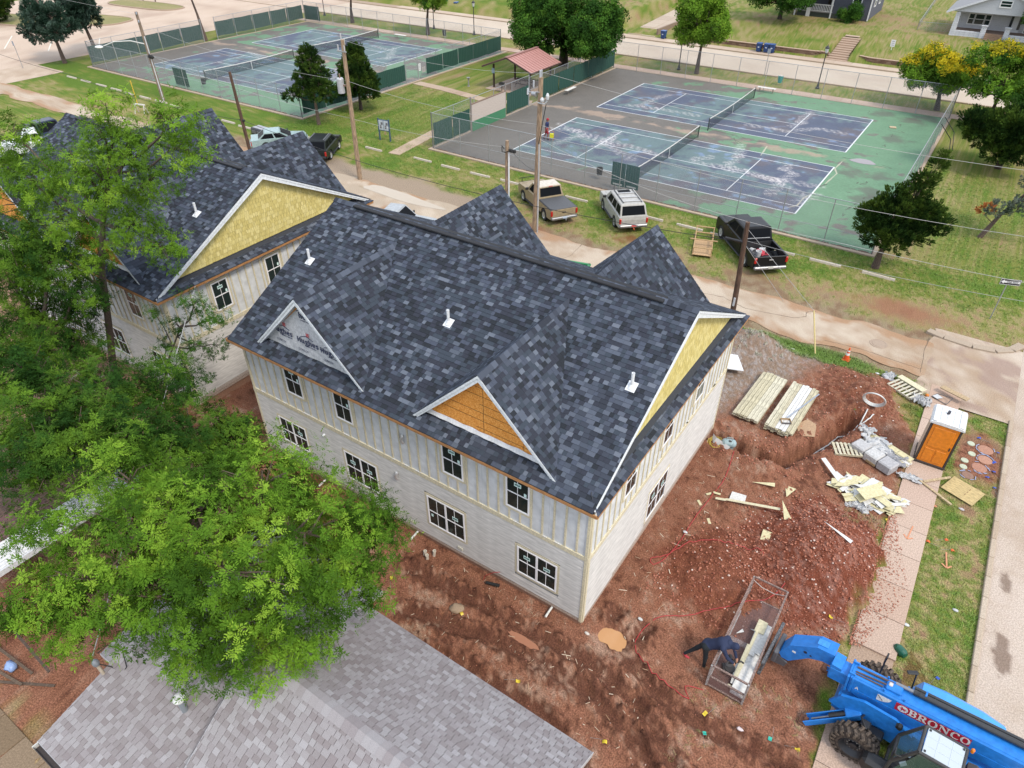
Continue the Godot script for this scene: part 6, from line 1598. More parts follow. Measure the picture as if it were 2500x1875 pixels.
# ---------- telehandler. Local -x is forward,the front axle stands over the origin
func big_wheel(t: Node3D,at: Vector3):
	var n := Node3D.new();n.name = "wheel";t.add_child(n,true);n.position = at
	var s := signf(at.z);var r := .6;var w := .42
	var rub := M("muddy_tyre",Color(.105,.075,.058),{rough = .95,tex = grain("mudt",151,.02,.35,1.0,256,4),scale = 2.5})
	var b := MB.new();b.lathe(V(0,0,-w*.5),Vector3.BACK,[[.02,r*.58],[0,r*.66],[.03,r*.86],[.09,r*.94],[w - .09,r*.94],[w - .03,r*.86],[w,r*.66],[w - .02,r*.58],[.02,r*.58]],40);part(n,"tyre",b,rub)
	b = MB.new()
	for k in 20:
		for q in [-1.0,1.0]:
			var a := TAU*(k+(.5 if q > 0 else 0.0))/20.0
			var bs := Basis(Vector3.BACK,a)
			b.cbox(bs*V(0,r*.965,0)+V(0,0,q*w*.25),V(.085,.06,w*.48),.012,bs*Basis(Vector3.UP,q*.42))
			b.cbox(bs*V(0,r*.87,0)+V(0,0,q*(w*.5 - .004)),V(.075,.13,.035),.01,bs)
	part(n,"tread_lug",b,M("muddy_lug",Color(.19,.14,.105),{rough = .95,tex = mats["t_mudt"],scale = 2.5}))
	b = MB.new();b.lathe(V(0,0,s*(w*.5 - .20)),V(0,0,s),[[0,0],[0,.2],[.04,.27],[.16,.33],[.19,.355],[.2,.35],[.17,.32],[.06,.24],[.03,.12],[.12,.11],[.14,0]],30);part(n,"rim",b,plain(Color(.02,.02,.022),.5))
	b = MB.new();for k in 10: b.lathe(V(cos(TAU*k/10)*.165,sin(TAU*k/10)*.165,s*(w*.5 - .16)),V(0,0,s),[[0,.018],[.04,.018],[.04,0]],6)
	part(n,"wheel_nut",b,plain(Color(.28,.26,.24),.5))
func build_telehandler():
	var t := thing("telehandler","blue telehandler with a long boom and red name board, reaching to the basket","telehandler",V(23.8,0.02,55.66),-.07)
	var blue := M("blue_paint",Color(.022,.20,.62),{rough = .38,clear = .2,spec = .35,tex = grain("dusty",71,.02,.86,1.0),scale = .8})
	var black := plain(Color(.018,.018,.02),.5);var dark := plain(Color(.045,.042,.042),.6);var chrome := M("chrome");var white := plain(Color(.75,.75,.75),.5)
	var hose := plain(Color(.03,.032,.036),.45);var rust := plain(Color(.17,.07,.04))
	var b := MB.new()
	for q in [V(0,.6,1.12),V(0,.6,-1.12),V(2.95,.6,1.12),V(2.95,.6,-1.12)]: big_wheel(t,q)
	b = MB.new();b.prism(PackedVector2Array([Vector2(-.85,.62),Vector2(-.5,.5),Vector2(3.9,.5),Vector2(4.0,1.15),Vector2(3.2,1.3),Vector2(-.2,1.28),Vector2(-.8,1.05)]),-.46,.46);part(t,"chassis",b,blue)
	for s in [-1.0,1.0]:
		b = MB.new();b.prism(PackedVector2Array([Vector2(-.95,.85),Vector2(-.45,.75),Vector2(.55,1.0),Vector2(1.1,1.3),Vector2(.6,1.62),Vector2(-.2,1.62),Vector2(-.75,1.35)]),s*.46,s*.54);part(t,"frame_plate",b,blue)
	for x in [0.0,2.95]: b = MB.new();b.rod(V(x,.6,-.95),V(x,.6,.95),.13);b.cbox(V(x,.62,0),V(.5,.4,.5),.08);part(t,"axle",b,black)
	b = MB.new();b.tube([V(-.05,1.1,.5),V(-.1,1.25,.75),V(.1,1.18,.95)],[.03],6);b.cbox(V(.05,1.02,.78),V(.24,.34,.22),.03);b.cbox(V(.35,.85,.7),V(.4,.2,.3),.04);part(t,"steering_gear",b,black)
	var rise := .085
	var bt := Transform3D(Basis(Vector3.BACK,rise),V(1.35,1.83,.0))
	b = MB.new();b.cbox(V(.55,.02,0),V(5.3,.62,.56),.035);b.cbox(V(.55,.335,0),V(5.28,.03,.46),.01);var boom := part(t,"boom",b,blue,bt)
	b = MB.new();b.cbox(V(-2.28,.0,0),V(.7,.5,.46),.03);part(t,"inner_boom",b,blue,bt)
	b = MB.new()
	for q in [[-2.12,.66,.66],[-2.0,.60,.62]]: b.cbox(V(q[0],.02,0),V(.06,q[1],q[2]),.01)
	for s in [-1.0,1.0]: b.cbox(V(-2.06,.36,s*.2),V(.16,.12,.05),.01);b.cbox(V(-1.25,.37,s*.22),V(.05,.14,.04),.01);b.cbox(V(-.75,.37,s*.22),V(.05,.12,.04),.01)
	b.cbox(V(-1.05,.38,.02),V(.4,.14,.26),.03);part(boom,"boom_bracket",b,blue)
	b = MB.new();for k in 9: b.lathe(V(-1.9+.12*k,-.12 - .05*(k % 2),.28),Vector3.BACK,[[0,.014],[.012,.014],[.012,0]],8)
	part(boom,"bolt",b,plain(Color(.12,.2,.35),.4))
	b = MB.new();b.prism(PackedVector2Array([Vector2(-1.95,-.28),Vector2(-.9,-.62),Vector2(.1,-.62),Vector2(1.0,-.38),Vector2(2.6,-.30),Vector2(2.6,-.1),Vector2(-1.95,-.1)]),.2,.29);part(boom,"side_plate",b,blue)
	b = MB.new();b.rod(V(-.62,.44,-.13),V(2.95,.46,-.13),.075,-1,14);b.rod(V(-.62,.42,-.28),V(2.9,.44,-.28),.05,-1,10);part(boom,"hose_tube",b,hose)
	b = MB.new();b.rod(V(-1.05,.43,-.13),V(-.6,.44,-.13),.05,-1,12);part(boom,"cylinder_rod",b,chrome)
	b = MB.new();b.rod(V(-2.0,.36,-.1),V(-1.1,.42,-.1),.03,-1,8);b.rod(V(-2.0,.36,.06),V(-1.1,.42,.03),.025,-1,8);b.rod(V(-2.0,.35,.13),V(-1.3,.38,.13),.022,-1,8);part(boom,"hydraulic_hose",b,plain(Color(.10,.06,.05),.5))
	b = MB.new();b.cbox(V(-1.15,.46,.0),V(.1,.06,.12),.02);part(boom,"hose_clamp",b,plain(Color(.6,.55,.5),.5))
	b = MB.new();b.box(V(-.35,.55,-.12),V(.04,.3,.02));b.box(V(-.35,.68,-.06),V(.04,.03,.16));part(boom,"hose_guide",b,blue)
	b = MB.new();b.box(V(3.0,.44,-.1),V(.14,.26,.3));part(boom,"rear_clamp",b,black)
	b = MB.new()
	for k in 9: b.tri(V(-.48,.07,.292),V(-.48,.07,.292)+V(-sin(PI*.5*k/9)*.27+0.0,-cos(PI*.5*k/9)*0+.0,0) ,V(-.48,.07,.292))
	var arc := PackedVector2Array([Vector2(-1.35,.2)])
	for k in 10: arc.append(Vector2(-1.35+.34*cos(PI*.5*k/9.0) ,.2 - .24*sin(PI*.5*k/9.0)))
	b = MB.new();b.prism(arc,.281,.284);part(boom,"angle_gauge",b,white)
	b = MB.new();b.rod(V(-1.34,.19,.288),V(-1.2,.02,.288),.008,-1,4);part(boom,"gauge_needle",b,black)
	text3(boom,"letter_mark","A",.14,white,TF(V(-1.85,.0,.292)))
	b = MB.new();b.box(V(-.02,.1,.281),V(1.75,.30,.012));var sign := part(boom,"name_board",b,plain(Color(.48,.012,.03),.5))
	text3(sign,"lettering","BRONCO",.33,white,TF(V(.14,.1,.289)),true,.004,true)
	b = MB.new();b.lathe(V(-.71,.1,.286),Vector3.BACK,[[0,.125],[.004,.125],[.004,0]],24);part(sign,"emblem_disc",b,white)
	var horse := PackedVector2Array([Vector2(-.02,-.085),Vector2(-.005,-.02),Vector2(.035,-.045),Vector2(.05,-.085),Vector2(.065,-.08),Vector2(.05,-.03),Vector2(.045,.01),Vector2(.07,.0),Vector2(.075,-.03),Vector2(.085,.01),Vector2(.05,.035),Vector2(.0,.035),Vector2(-.015,.075),Vector2(-.045,.085),Vector2(-.06,.06),Vector2(-.035,.055),Vector2(-.04,.02),Vector2(-.075,.03),Vector2(-.085,.01),Vector2(-.05,.0),Vector2(-.035,-.03),Vector2(-.035,-.085)])
	b = MB.new();b.prism(horse,.2915,.2935,TF(V(-.71,.1,0)));part(sign,"emblem",b,plain(Color(.48,.012,.03),.5))
	b = MB.new()
	var neck := PackedVector2Array([Vector2(-1.28,2.02),Vector2(-1.75,1.96),Vector2(-2.42,1.42),Vector2(-2.62,.86),Vector2(-2.5,.72),Vector2(-2.3,.72),Vector2(-1.85,1.32),Vector2(-1.5,1.52),Vector2(-1.28,1.53)])
	b.prism(neck,-.23,.23,TF(V(0,0,-.28)));b.prism(PackedVector2Array([Vector2(-1.27,1.98),Vector2(-1.27,1.55),Vector2(-1.0,1.5),Vector2(-1.0,1.97)]),-.26,.22);var neck_o := part(t,"boom_head",b,blue)
	b = MB.new();b.cbox(V(-1.65,1.99,-.28),V(.3,.015,.22),.006,Basis(Vector3.BACK,.12));part(neck_o,"cover_plate",b,plain(Color(.035,.25,.70),.4))
	for q in [[-1.98,1.5,.05],[-1.82,1.47,.03]]: b = MB.new();b.lathe(V(q[0],q[1],-.052),Vector3.BACK,[[0,q[2]],[.008,q[2]],[.008,0]],14);part(neck_o,"pivot_pin",b,plain(Color(.015,.02,.04),.5))
	b = MB.new();b.box(V(-2.25,1.25,-.048),V(.1,.07,.004));part(neck_o,"decal",b,white)
	b = MB.new();b.cbox(V(-2.68,.72,-.32),V(.14,.5,.8),.03);b.prism(PackedVector2Array([Vector2(-2.75,.3),Vector2(-2.35,.38),Vector2(-2.3,.6),Vector2(-2.75,.8)]),-.6,-.56);b.prism(PackedVector2Array([Vector2(-2.75,.3),Vector2(-2.35,.38),Vector2(-2.3,.6),Vector2(-2.75,.8)]),-.08,-.04);part(t,"quick_coupler",b,plain(Color(.10,.10,.11),.5))
	b = MB.new()
	for y in [.38,.88]: b.cbox(V(-2.86,y,-.22),V(.1,.13,1.75),.02)
	for z in [-1.0,-.5,0.0,.55]: b.cbox(V(-2.86,.63,z),V(.07,.45,.09),.015)
	part(t,"fork_carriage",b,M("worn_steel",Color(.24,.24,.25),{rough = .5,metal = .6,tex = grain("rust",121,.03,.45,1.0,256,5),scale = 2.0}))
	var cab := Node3D.new();cab.name = "cab";t.add_child(cab,true);cab.position = V(1.62,-.08,1.12);cab.scale = V(.86,1,.9)
	for q in [[-.75,-.42],[-.75,.48],[.72,-.42],[.72,.48]]:
		b = MB.new();b.tube([V(q[0] - (.22 if q[0] < 0 else 0.0),.75,q[1]),V(q[0] - (.2 if q[0] < 0 else 0.0),1.5,q[1]),V(q[0]*.72,2.42,q[1]*.96)],[.055,.055,.05],8);part(cab,"cab_pillar",b,dark)
	b = MB.new()
	for q in [[V(-.54,2.42,-.41),V(-.54,2.42,.47)],[V(.54,2.44,-.41),V(.54,2.44,.47)],[V(-.54,2.42,-.41),V(.54,2.44,-.41)],[V(-.54,2.42,.47),V(.54,2.44,.47)],[V(-.95,1.5,-.42),V(-.95,1.5,.48)],[V(-.97,.8,-.42),V(-.97,.8,.48)]]: b.rod(q[0],q[1],.05)
	part(cab,"roof_frame",b,dark)
	b = MB.new();b.cbox(V(.02,2.455,.03),V(1.0,.02,.82),.008);part(cab,"roof_glass",b,M("roof_glass",Color(.40,.44,.47),{rough = .12,spec = .6}))
	b = MB.new()
	for x in [-.16,.2]: b.box(V(x,2.468,.03),V(.012,.006,.82))
	for z in [-.12,.18]: b.box(V(.02,2.4685,z),V(1.0,.006,.012))
	part(cab,"roof_grid",b,plain(Color(.55,.6,.64),.3))
	b = MB.new();for q in [V(-.42,2.475,-.32),V(-.42,2.475,.38),V(.46,2.475,-.32),V(.46,2.475,.38)]: b.box(q,V(.05,.02,.06))
	part(cab,"glass_clip",b,black)
	b = MB.new();b.quad(V(-.94,1.52,-.38),V(-.94,1.52,.44),V(-.57,2.38,.42),V(-.57,2.38,-.37),V(0,1.5,0));part(cab,"front_glass",b,M("cab_glass",Color(.10,.16,.14),{rough = .05,alpha = .45}))
	b = MB.new();b.quad(V(-.97,.82,-.38),V(-.97,.82,.44),V(-.95,1.46,.44),V(-.95,1.46,-.38),V(0,1.5,0));part(cab,"lower_glass",b,M("cab_glass"))
	b = MB.new();b.quad(V(-.9,.9,.49),V(.7,.9,.49),V(.5,2.36,.48),V(-.5,2.36,.48),V(0,1.5,0));part(cab,"side_glass",b,M("cab_glass"))
	b = MB.new();b.cbox(V(.0,.72,.03),V(1.75,.12,.98),.03);b.cbox(V(.1,.95,-.42),V(1.3,.5,.06),.02);part(cab,"cab_floor",b,black)
	b = MB.new();b.cbox(V(.35,1.05,.03),V(.5,.16,.5),.05);b.cbox(V(.62,1.42,.03),V(.14,.7,.48),.05);part(cab,"seat",b,plain(Color(.03,.03,.035)))
	b = MB.new();b.rod(V(-.6,.8,.03),V(-.42,1.35,.03),.03);for k in 12: b.rod(V(-.42 - .06*cos(TAU*k/12),1.36+.05*cos(TAU*k/12),.03+.17*sin(TAU*k/12)),V(-.42 - .06*cos(TAU*(k+1)/12),1.36+.05*cos(TAU*(k+1)/12),.03+.17*sin(TAU*(k+1)/12)),.014,-1,5)
	part(cab,"steering_wheel",b,black)
	b = MB.new();for q in [V(-.6,1.28,.2),V(-.55,1.3,-.12)]: b.box(q,V(.18,.005,.13),Basis(Vector3.UP,q.z*3.0)*Basis(Vector3.BACK,.5))
	part(cab,"paper",b,plain(Color(.5,.6,.62)))
	b = MB.new();b.lathe(V(.66,2.42,-.42),Vector3.UP,[[0,.05],[.1,.05],[.13,.03],[.135,0]],12);part(cab,"beacon",b,plain(Color(.70,.20,.01),.3))
	b = MB.new();b.box(V(-1.02,2.0,.62),V(.03,.34,.2));b.rod(V(-.8,1.9,.5),V(-1.0,1.95,.6),.02);b.cbox(V(-1.05,1.75,-.48),V(.16,.2,.16),.04);b.lathe(V(-1.13,1.75,-.48),Vector3.LEFT,[[0,.08],[.02,.07],[.02,0]],12);part(cab,"mirror_and_lamp",b,black)
	b = MB.new();b.cbox(V(-.75,.6,.42),V(.7,.5,.42),.1);part(t,"mudguard",b,black,TF(V(1.35,.1,1.02)))
	b = MB.new();b.prism(PackedVector2Array([Vector2(.75,.6),Vector2(1.75,.6),Vector2(1.7,1.75),Vector2(.95,2.05),Vector2(.75,2.0)]),-.42,.46);part(cab,"rear_housing",b,plain(Color(.06,.045,.045),.55))
	b = MB.new();b.lathe(V(1.3,1.9,.05),V(.37,.93,0).normalized(),[[0,.2],[.03,.2],[.03,.15],[.015,.14],[.02,0]],20);for k in 6: b.box(V(1.305,1.92,.05)+Basis(V(.37,.93,0).normalized(),TAU*k/6)*V(.07,-.026,0),V(.11,.01,.04),Basis(V(.37,.93,0).normalized(),TAU*k/6))
	part(cab,"fan_grille",b,plain(Color(.025,.025,.03),.6))
	b = MB.new()
	var sec := []
	for q in [[.75,.0],[.95,.85],[1.5,1.0],[2.4,1.0],[2.95,.82],[3.1,.35]]:
		var ring := [];var top: float = 1.12+.64*q[1]
		for p in [[-.48,1.0],[-.48,top - .06],[-.56,top],[-1.05,top - .05],[-1.22,top - .2],[-1.26,1.0]]: ring.append(V(q[0],p[1] if p[1] > 1.0 else .85,p[0]))
		sec.append(ring)
	for k in sec.size() - 1:
		for j in 5: b.quad(sec[k][j],sec[k][j+1],sec[k+1][j+1],sec[k+1][j],V(1.9,1.1,-.85))
	part(t,"engine_cowl",b,M("cowl_paint",Color(.04,.27,.70),{rough = .4,clear = .2}))
	b = MB.new();b.quad(V(2.99,1.55,-.58),V(3.11,1.22,-.58),V(3.11,1.22,-1.12),V(2.99,1.55,-1.08),V(2,1,-.8));part(t,"cowl_vent",b,black)
	b = MB.new();b.cbox(V(1.9,.75,-.85),V(2.2,.5,.7),.05);part(t,"engine_box",b,black)
	b = MB.new();b.rod(V(.75,1.3,-.75),V(.65,2.1,-.8),.02);b.cbox(V(.55,2.12,-.78),V(.3,.05,.12),.02,Basis(Vector3.UP,.6));part(t,"mirror_stalk",b,black);b = MB.new();b.rod(V(-.1,1.4,-.5),V(-.15,2.35,-.62),.02);b.box(V(-.15,2.3,-.62),V(.04,.3,.18));part(t,"mirror_stalk",b,black)
	for s in [1.0,-1.0]:
		var o := Node3D.new();o.name = "stabiliser";t.add_child(o,true)
		var a := V(-.15,.98,s*.48);var e := V(-1.22,.2,s*1.02);var d := (e - a)
		b = MB.new()
		for q in [-.14,.14]: b.cbox((a+e)*.5+V(0,.02,q),V(d.length()+.1,.23,.03),.01,along(d))
		b.cbox((a+e)*.5 - V(0,.07,0),V(d.length(),.02,.28),.006,along(d));b.cbox(a+d*.12+V(0,.06,0),V(.42,.26,.3),.03,along(d));part(o,"stabiliser_arm",b,blue)
		b = MB.new();b.rod(a+d*.2+V(0,.09,0),a+d*.58+V(0,.06,0),.085,-1,12);part(o,"cylinder",b,black)
		b = MB.new();b.rod(a+d*.55+V(0,.06,0),a+d*.92+V(0,.04,0),.028,-1,10);part(o,"cylinder_rod",b,chrome)
		b = MB.new();b.cbox(e+V(-.06,-.12,0),V(.26,.06,.34),.02);b.cbox(e+V(-.02,-.04,0),V(.12,.14,.16),.02);part(o,"foot_pad",b,rust)
	var rusty := M("basket_steel",Color(.42,.29,.25),{rough = .7,metal = .3,tex = grain("rust",121,.03,.45,1.0,256,5),scale = 2.5});var bare := M("basket_bare",Color(.66,.62,.60),{rough = .55,metal = .3,tex = grain("rust",121,.03,.45,1.0,256,5),scale = 2.5})
	var k := thing("work_basket","rusty steel man basket with expanded mesh floor on the telehandler","basket",V(20.25,.06,55.22))
	var hx := .545;var hz := 1.88;var tall := 1.06
	for x in [-hx,hx]:
		for z in [-hz,hz]:
			b = MB.new();b.cbox(V(x,tall*.5,z),V(.06,tall,.06),.006);part(k,"corner_post",b,bare)
		for y in [.06,.5,tall]:
			b = MB.new();b.cbox(V(x,y,0),V(.055,.055,hz*2 - .06),.006);part(k,"side_rail",b,rusty if y > .3 else bare)
		b = MB.new();b.cbox(V(x,.3,.1),V(.04,.5,.04),.006);part(k,"mid_post",b,rusty)
	for z in [-hz,hz]:
		for y in ([.06,.5,tall] if z > 0 else [.06,tall]):
			b = MB.new();b.cbox(V(0,y,z),V(hx*2 - .06,.055,.055),.006);part(k,"end_rail",b,rusty)
	b = MB.new();b.quad(V(-hx,.07,hz),V(hx,.07,hz),V(hx,.07,-hz),V(-hx,.07,-hz),V(0,-9,0));part(k,"floor_mesh",b,wire_mat("expand",wire_texture("expandm",32,.17,Color(.46,.35,.33),true),Vector2(20,68)))
	b = MB.new();b.quad(V(-hx,.08,hz),V(hx,.08,hz),V(hx,.5,hz),V(-hx,.5,hz),V(0,0,0));part(k,"end_mesh",b,wire_mat("expand",mats["t_expandm"],Vector2(20,8)))
	b = MB.new();b.quad(V(-hx,.08,hz),V(-hx,.08,-hz),V(-hx,.5,-hz),V(-hx,.5,hz),V(0,0,0));part(k,"side_mesh",b,wire_mat("expand",mats["t_expandm"],Vector2(68,8)))
	b = MB.new();b.cbox(V(0,.05,0),V(1.0,.03,.2),.006);part(k,"floor_beam",b,bare)
	b = MB.new();b.tube([V(-hx,.9,-hz),V(-.2,.72,-hz),V(.2,.7,-hz),V(hx,.86,-hz)],[.012],6);part(k,"safety_chain",b,plain(Color(.5,.45,.42),.5))
	var pale := M("cream_board",Color(.60,.55,.38),{rough = .85,tex = grain("plain",5,.03,.84,1.0)});var wboard := M("white_board",Color(.64,.63,.61),{rough = .85,tex = grain("plain",5,.03,.84,1.0)})
	for q in [[V(.34,.2,.75),2.2,.42,wboard,.0],[V(.22,.26,-.3),1.35,.24,wboard,.02],[V(.15,.3,.35),1.9,.09,pale,-.02],[V(.1,.33,.75),1.3,.1,pale,.0],[V(.42,.27,-.35),1.2,.2,wboard,-.03],[V(.22,.3,-.75),.5,.3,pale,.0],[V(.05,.16,1.15),.75,.09,wboard,.12],[V(.22,.14,1.62),.09,.45,pale,.0]]:
		b = MB.new();b.cbox(Vector3.ZERO,V(q[2],.022,q[1]),.004)
		one("siding_board","fibre cement siding board lying in the work basket","board",b,q[3],"siding boards in the basket",TF(k.position+q[0],q[4],0,rf(-.05,.05)))
	for q in [[V(-.05,.13,-.62),.4],[V(-.38,.13,-.2),1.3],[V(-.3,.12,1.2),.8]]:
		b = MB.new();b.prism(PackedVector2Array([Vector2(0,0),Vector2(.3,.04),Vector2(.24,.14)]),-.008,.008,Transform3D(Basis(Vector3.RIGHT,PI/2),Vector3.ZERO))
		one("siding_offcut","small white siding offcut on the basket floor","offcut",b,wboard,"siding offcuts in the basket",TF(k.position+q[0],q[1]))
	var sw := thing("mitre_saw","black mitre saw standing at the end of the work basket","saw",V(20.12,.13,56.3),.5)
	b = MB.new();b.cbox(V(0,.06,0),V(.42,.08,.34),.02);b.lathe(V(0,.1,0),Vector3.UP,[[0,.16],[.03,.16],[.03,0]],18);part(sw,"saw_base",b,plain(Color(.05,.045,.045),.5))
	b = MB.new();b.lathe(V(-.02,.33,0),Vector3.BACK,[[0,0],[0,.15],[.012,.15],[.012,0]],24);part(sw,"blade",b,M("chrome"))
	b = MB.new();b.cbox(V(.02,.38,-.03),V(.3,.16,.09),.04);b.lathe(V(.0,.36,-.1),Vector3.FORWARD,[[0,.07],[.16,.065],[.18,0]],12);b.tube([V(.12,.42,0),V(.26,.5,0),V(.34,.42,0)],[.03],8);part(sw,"motor_head",b,plain(Color(.02,.018,.018),.45))
	b = MB.new();b.tube([V(.2,.08,.05),V(.42,.05,.3),V(.52,.05,.5)],[.02],6);part(sw,"handle_bar",b,black)
# ---------- things lying about the building site
func gy(x: float,z: float) -> float: return ground_height(x,z)
func on(x: float,z: float,up := 0.0) -> Vector3: return V(x,gy(x,z)+up,z)
func hose_path(pts: Array,up: float) -> Array:       # smooth path resting on the soil
	var c := Curve3D.new()
	for k in pts.size():
		var p := V(pts[k].x,0,pts[k].y)
		var a: Vector2 = pts[maxi(k - 1,0)];var e: Vector2 = pts[mini(k+1,pts.size() - 1)]
		var h := (e - a)/6.0
		c.add_point(p,V(-h.x,0,-h.y),V(h.x,0,h.y))
	var out := [];var L := c.get_baked_length();var n := int(L/.14)+2
	for k in n:
		var p := c.sample_baked(L*k/(n - 1));out.append(on(p.x,p.z,up+.008*sin(k*1.7)))
	return out
func lumber(label: String,at: Vector3,turn: float,wide: int,high: int,bw: float,pale_top: bool):
	var t := thing("lumber_stack",label,"lumber",at,turn,"stacks of siding lumber")
	var cols := [Color(.60,.55,.40),Color(.56,.50,.34),Color(.63,.58,.44),Color(.53,.47,.33)]
	for s in [-1.2,0.0,1.2]:
		var r := MB.new();r.cbox(V(s,.04,0),V(.09,.08,wide*bw),.01);part(t,"bearer",r,wood(Color(.30,.20,.12)))
	for j in high:
		for k in wide:
			if j == high - 1 and not pale_top and k < 1: continue
			var b := MB.new();var L := 3.75+rf(-.05,.05)
			b.cbox(Vector3.ZERO,V(L,.036,bw - .012),.004)
			var c: int = rng.randi() % 4
			var wh := pale_top and j == high - 1 and k > 2 and k < 6
			part(t,"board",b,M("white_board") if wh else M("lum%d" % c,cols[c],{rough = .85,tex = grain("wood",9,.02,.72,1.0),scale = V(.5,3,3)}),TF(V(rf(-.06,.06),.10+j*.038,(k - (wide - 1)*.5)*bw+rf(-.004,.004)),rf(-.004,.004)))
func panel_piece(label: String,poly: Array,at: Vector3,turn: float,cream: bool,group: String,pitch := 0.0,roll := 0.0):
	var q := PackedVector2Array();for k in range(0,poly.size(),2): q.append(Vector2(poly[k],poly[k+1]))
	if Geometry2D.is_polygon_clockwise(q): q.reverse()
	var b := MB.new();b.prism(q,-.005,.005,Transform3D(Basis(Vector3.RIGHT,-PI/2),Vector3.ZERO))
	one("siding_offcut",label,"offcut",b,M("cream_sheet",Color(.60,.54,.33),{rough = .85,tex = grain("plain",5,.03,.84,1.0)}) if cream else M("white_board"),group,TF(at,turn,pitch,roll))
func crumple(called: String,label: String,cat: String,at: Vector3,size: Vector3,mat: Material,sd: float,n := 18):      # a loose sheet of wrinkled plastic
	var b := MB.new()
	var f := func(u: float,v: float):
		var w := noise(int(sd),3.5,3).get_noise_2d(u*2.0+sd,v*2.0)
		return V((u - .5+.12*sin(v*9.0+sd))*size.x,maxf(0.0,(.4+.75*w)*size.y),(v - .5+.12*sin(u*8.0+sd*2.0))*size.z)
	for i in n:
		for j in n: b.quad(f.call(float(i)/n,float(j)/n),f.call(float(i+1)/n,float(j)/n),f.call(float(i+1)/n,float(j+1)/n),f.call(float(i)/n,float(j+1)/n),V(0,-99,0))
	one(called,label,cat,b,mat,"",TF(at))
func pallet(label: String,at: Vector3,turn: float,L: float,W: float,c: Color):
	var t := thing("pallet",label,"pallet",at,turn)
	for k in 3: var b := MB.new();b.cbox(V(0,.06,(k - 1)*(W*.5 - .05)),V(L,.09,.05),.006);part(t,"runner",b,wood(c))
	for k in 7: var b := MB.new();b.cbox(V(-L*.5+.06+k*(L - .12)/6.0,.12,rf(-.02,.02)),V(.1,.022,W),.004);part(t,"deck_board",b,wood(c.lightened(rf(0,.15))))
func build_site():
	var b := MB.new();var t: Node3D
	var plastic := M("plastic_wrap",Color(.45,.45,.455),{rough = .4,spec = .25})
	lumber("pale stack of siding boards on the grey soil next to the house",on(16.65,42.7,.0)+V(0,.06,0),PI/2 - .05,7,5,.165,false)
	lumber("pale stack of boards carrying a steel track and an open carton",on(18.1,42.8,.0)+V(0,.06,0),PI/2 - .04,8,7,.15,true)
	b = MB.new();b.box(V(0,0,0),V(2.6,.05,.012));b.box(V(0,.024,.03),V(2.6,.006,.06))
	one("steel_track","long galvanised steel track lying on the board stack","track",b,M("track",Color(.32,.34,.38),{rough = .4,metal = .6}),"",TF(on(18.1,42.8)+V(.35,.40,-.3),PI/2 - .28))
	t = thing("carton","open cardboard carton on the board stack","box",on(18.1,42.8)+V(.05,.375,1.25),.5)
	for q in [[V(0,.06,-.15),V(.4,.12,.012)],[V(0,.06,.15),V(.4,.12,.012)],[V(-.2,.06,0),V(.012,.12,.3)],[V(.2,.06,0),V(.012,.12,.3)]]: b = MB.new();b.box(q[0],q[1]);part(t,"side",b,plain(Color(.10,.09,.09) if q[0].z > .1 else Color(.42,.28,.15)))
	b = MB.new();b.box(V(0,.01,0),V(.39,.012,.29));part(t,"bottom",b,plain(Color(.42,.28,.15)))
	b = MB.new();b.prism(PackedVector2Array([Vector2(-.35,-.55),Vector2(.3,-.5),Vector2(.4,.3),Vector2(.05,.6),Vector2(-.4,.2)]),-.01,.01,Transform3D(Basis(Vector3.RIGHT,-PI/2),Vector3.ZERO))
	one("cardboard_sheet","torn brown cardboard sheet beside the board stack","cardboard",b,plain(Color(.42,.27,.16)),"",TF(on(19.0,43.7,.06),.3,.05,.1))
	t = thing("portable_toilet","orange portable toilet with a white roof on the pavement","portable toilet",V(23.72,.1,42.5),.02)
	var orange := M("toilet_orange",Color(.72,.215,.012),{rough = .42,tex = grain("dusty",71,.02,.86,1.0)});var cream := plain(Color(.60,.47,.36),.5);var blk := plain(Color(.05,.035,.03))
	b = MB.new();b.cbox(V(0,.05,0),V(1.18,.1,1.2),.02);part(t,"base_skid",b,blk)
	for q in [[V(-.54,1.08,0),V(.03,1.98,1.06)],[V(.54,1.08,0),V(.03,1.98,1.06)],[V(0,1.08,-.54),V(1.06,1.98,.03)]]: b = MB.new();b.cbox(q[0],q[1],.01);part(t,"side_panel",b,cream)
	for x in [-.53,.53]: b = MB.new();b.cbox(V(x,1.08,.545),V(.08,2.0,.05),.01);part(t,"door_frame",b,blk)
	b = MB.new();b.cbox(V(0,2.05,.545),V(1.0,.08,.05),.01);part(t,"door_frame",b,blk)
	b = MB.new();b.cbox(V(0,1.06,.55),V(.96,1.92,.035),.01);var door := part(t,"door",b,orange)
	for q in [[V(0,1.42,.575),V(.74,.95,.03)],[V(-.2,.52,.575),V(.34,.62,.03)],[V(.2,.52,.575),V(.34,.62,.03)],[V(-.18,1.98,.57),V(.3,.07,.02)],[V(.18,1.98,.57),V(.3,.07,.02)]]: b = MB.new();b.cbox(q[0],q[1],.014);part(door,"door_panel",b,orange)
	b = MB.new();b.cbox(V(.42,1.05,.58),V(.05,.16,.04),.01);part(door,"latch",b,blk)
	b = MB.new()
	for k in 5: b.cbox(V(-.46+k*.23,2.2,0),V(.19,.05,1.16),.02)
	b.prism(PackedVector2Array([Vector2(-.62,2.06),Vector2(.62,2.06),Vector2(.58,2.14),Vector2(.3,2.2),Vector2(-.3,2.2),Vector2(-.58,2.14)]),-.62,.62);part(t,"roof",b,plain(Color(.72,.72,.72),.5))
	b = MB.new();b.rod(V(-.08,2.18,-.1),V(-.08,2.36,-.1),.055);part(t,"vent_pipe",b,plain(Color(.07,.07,.09)))
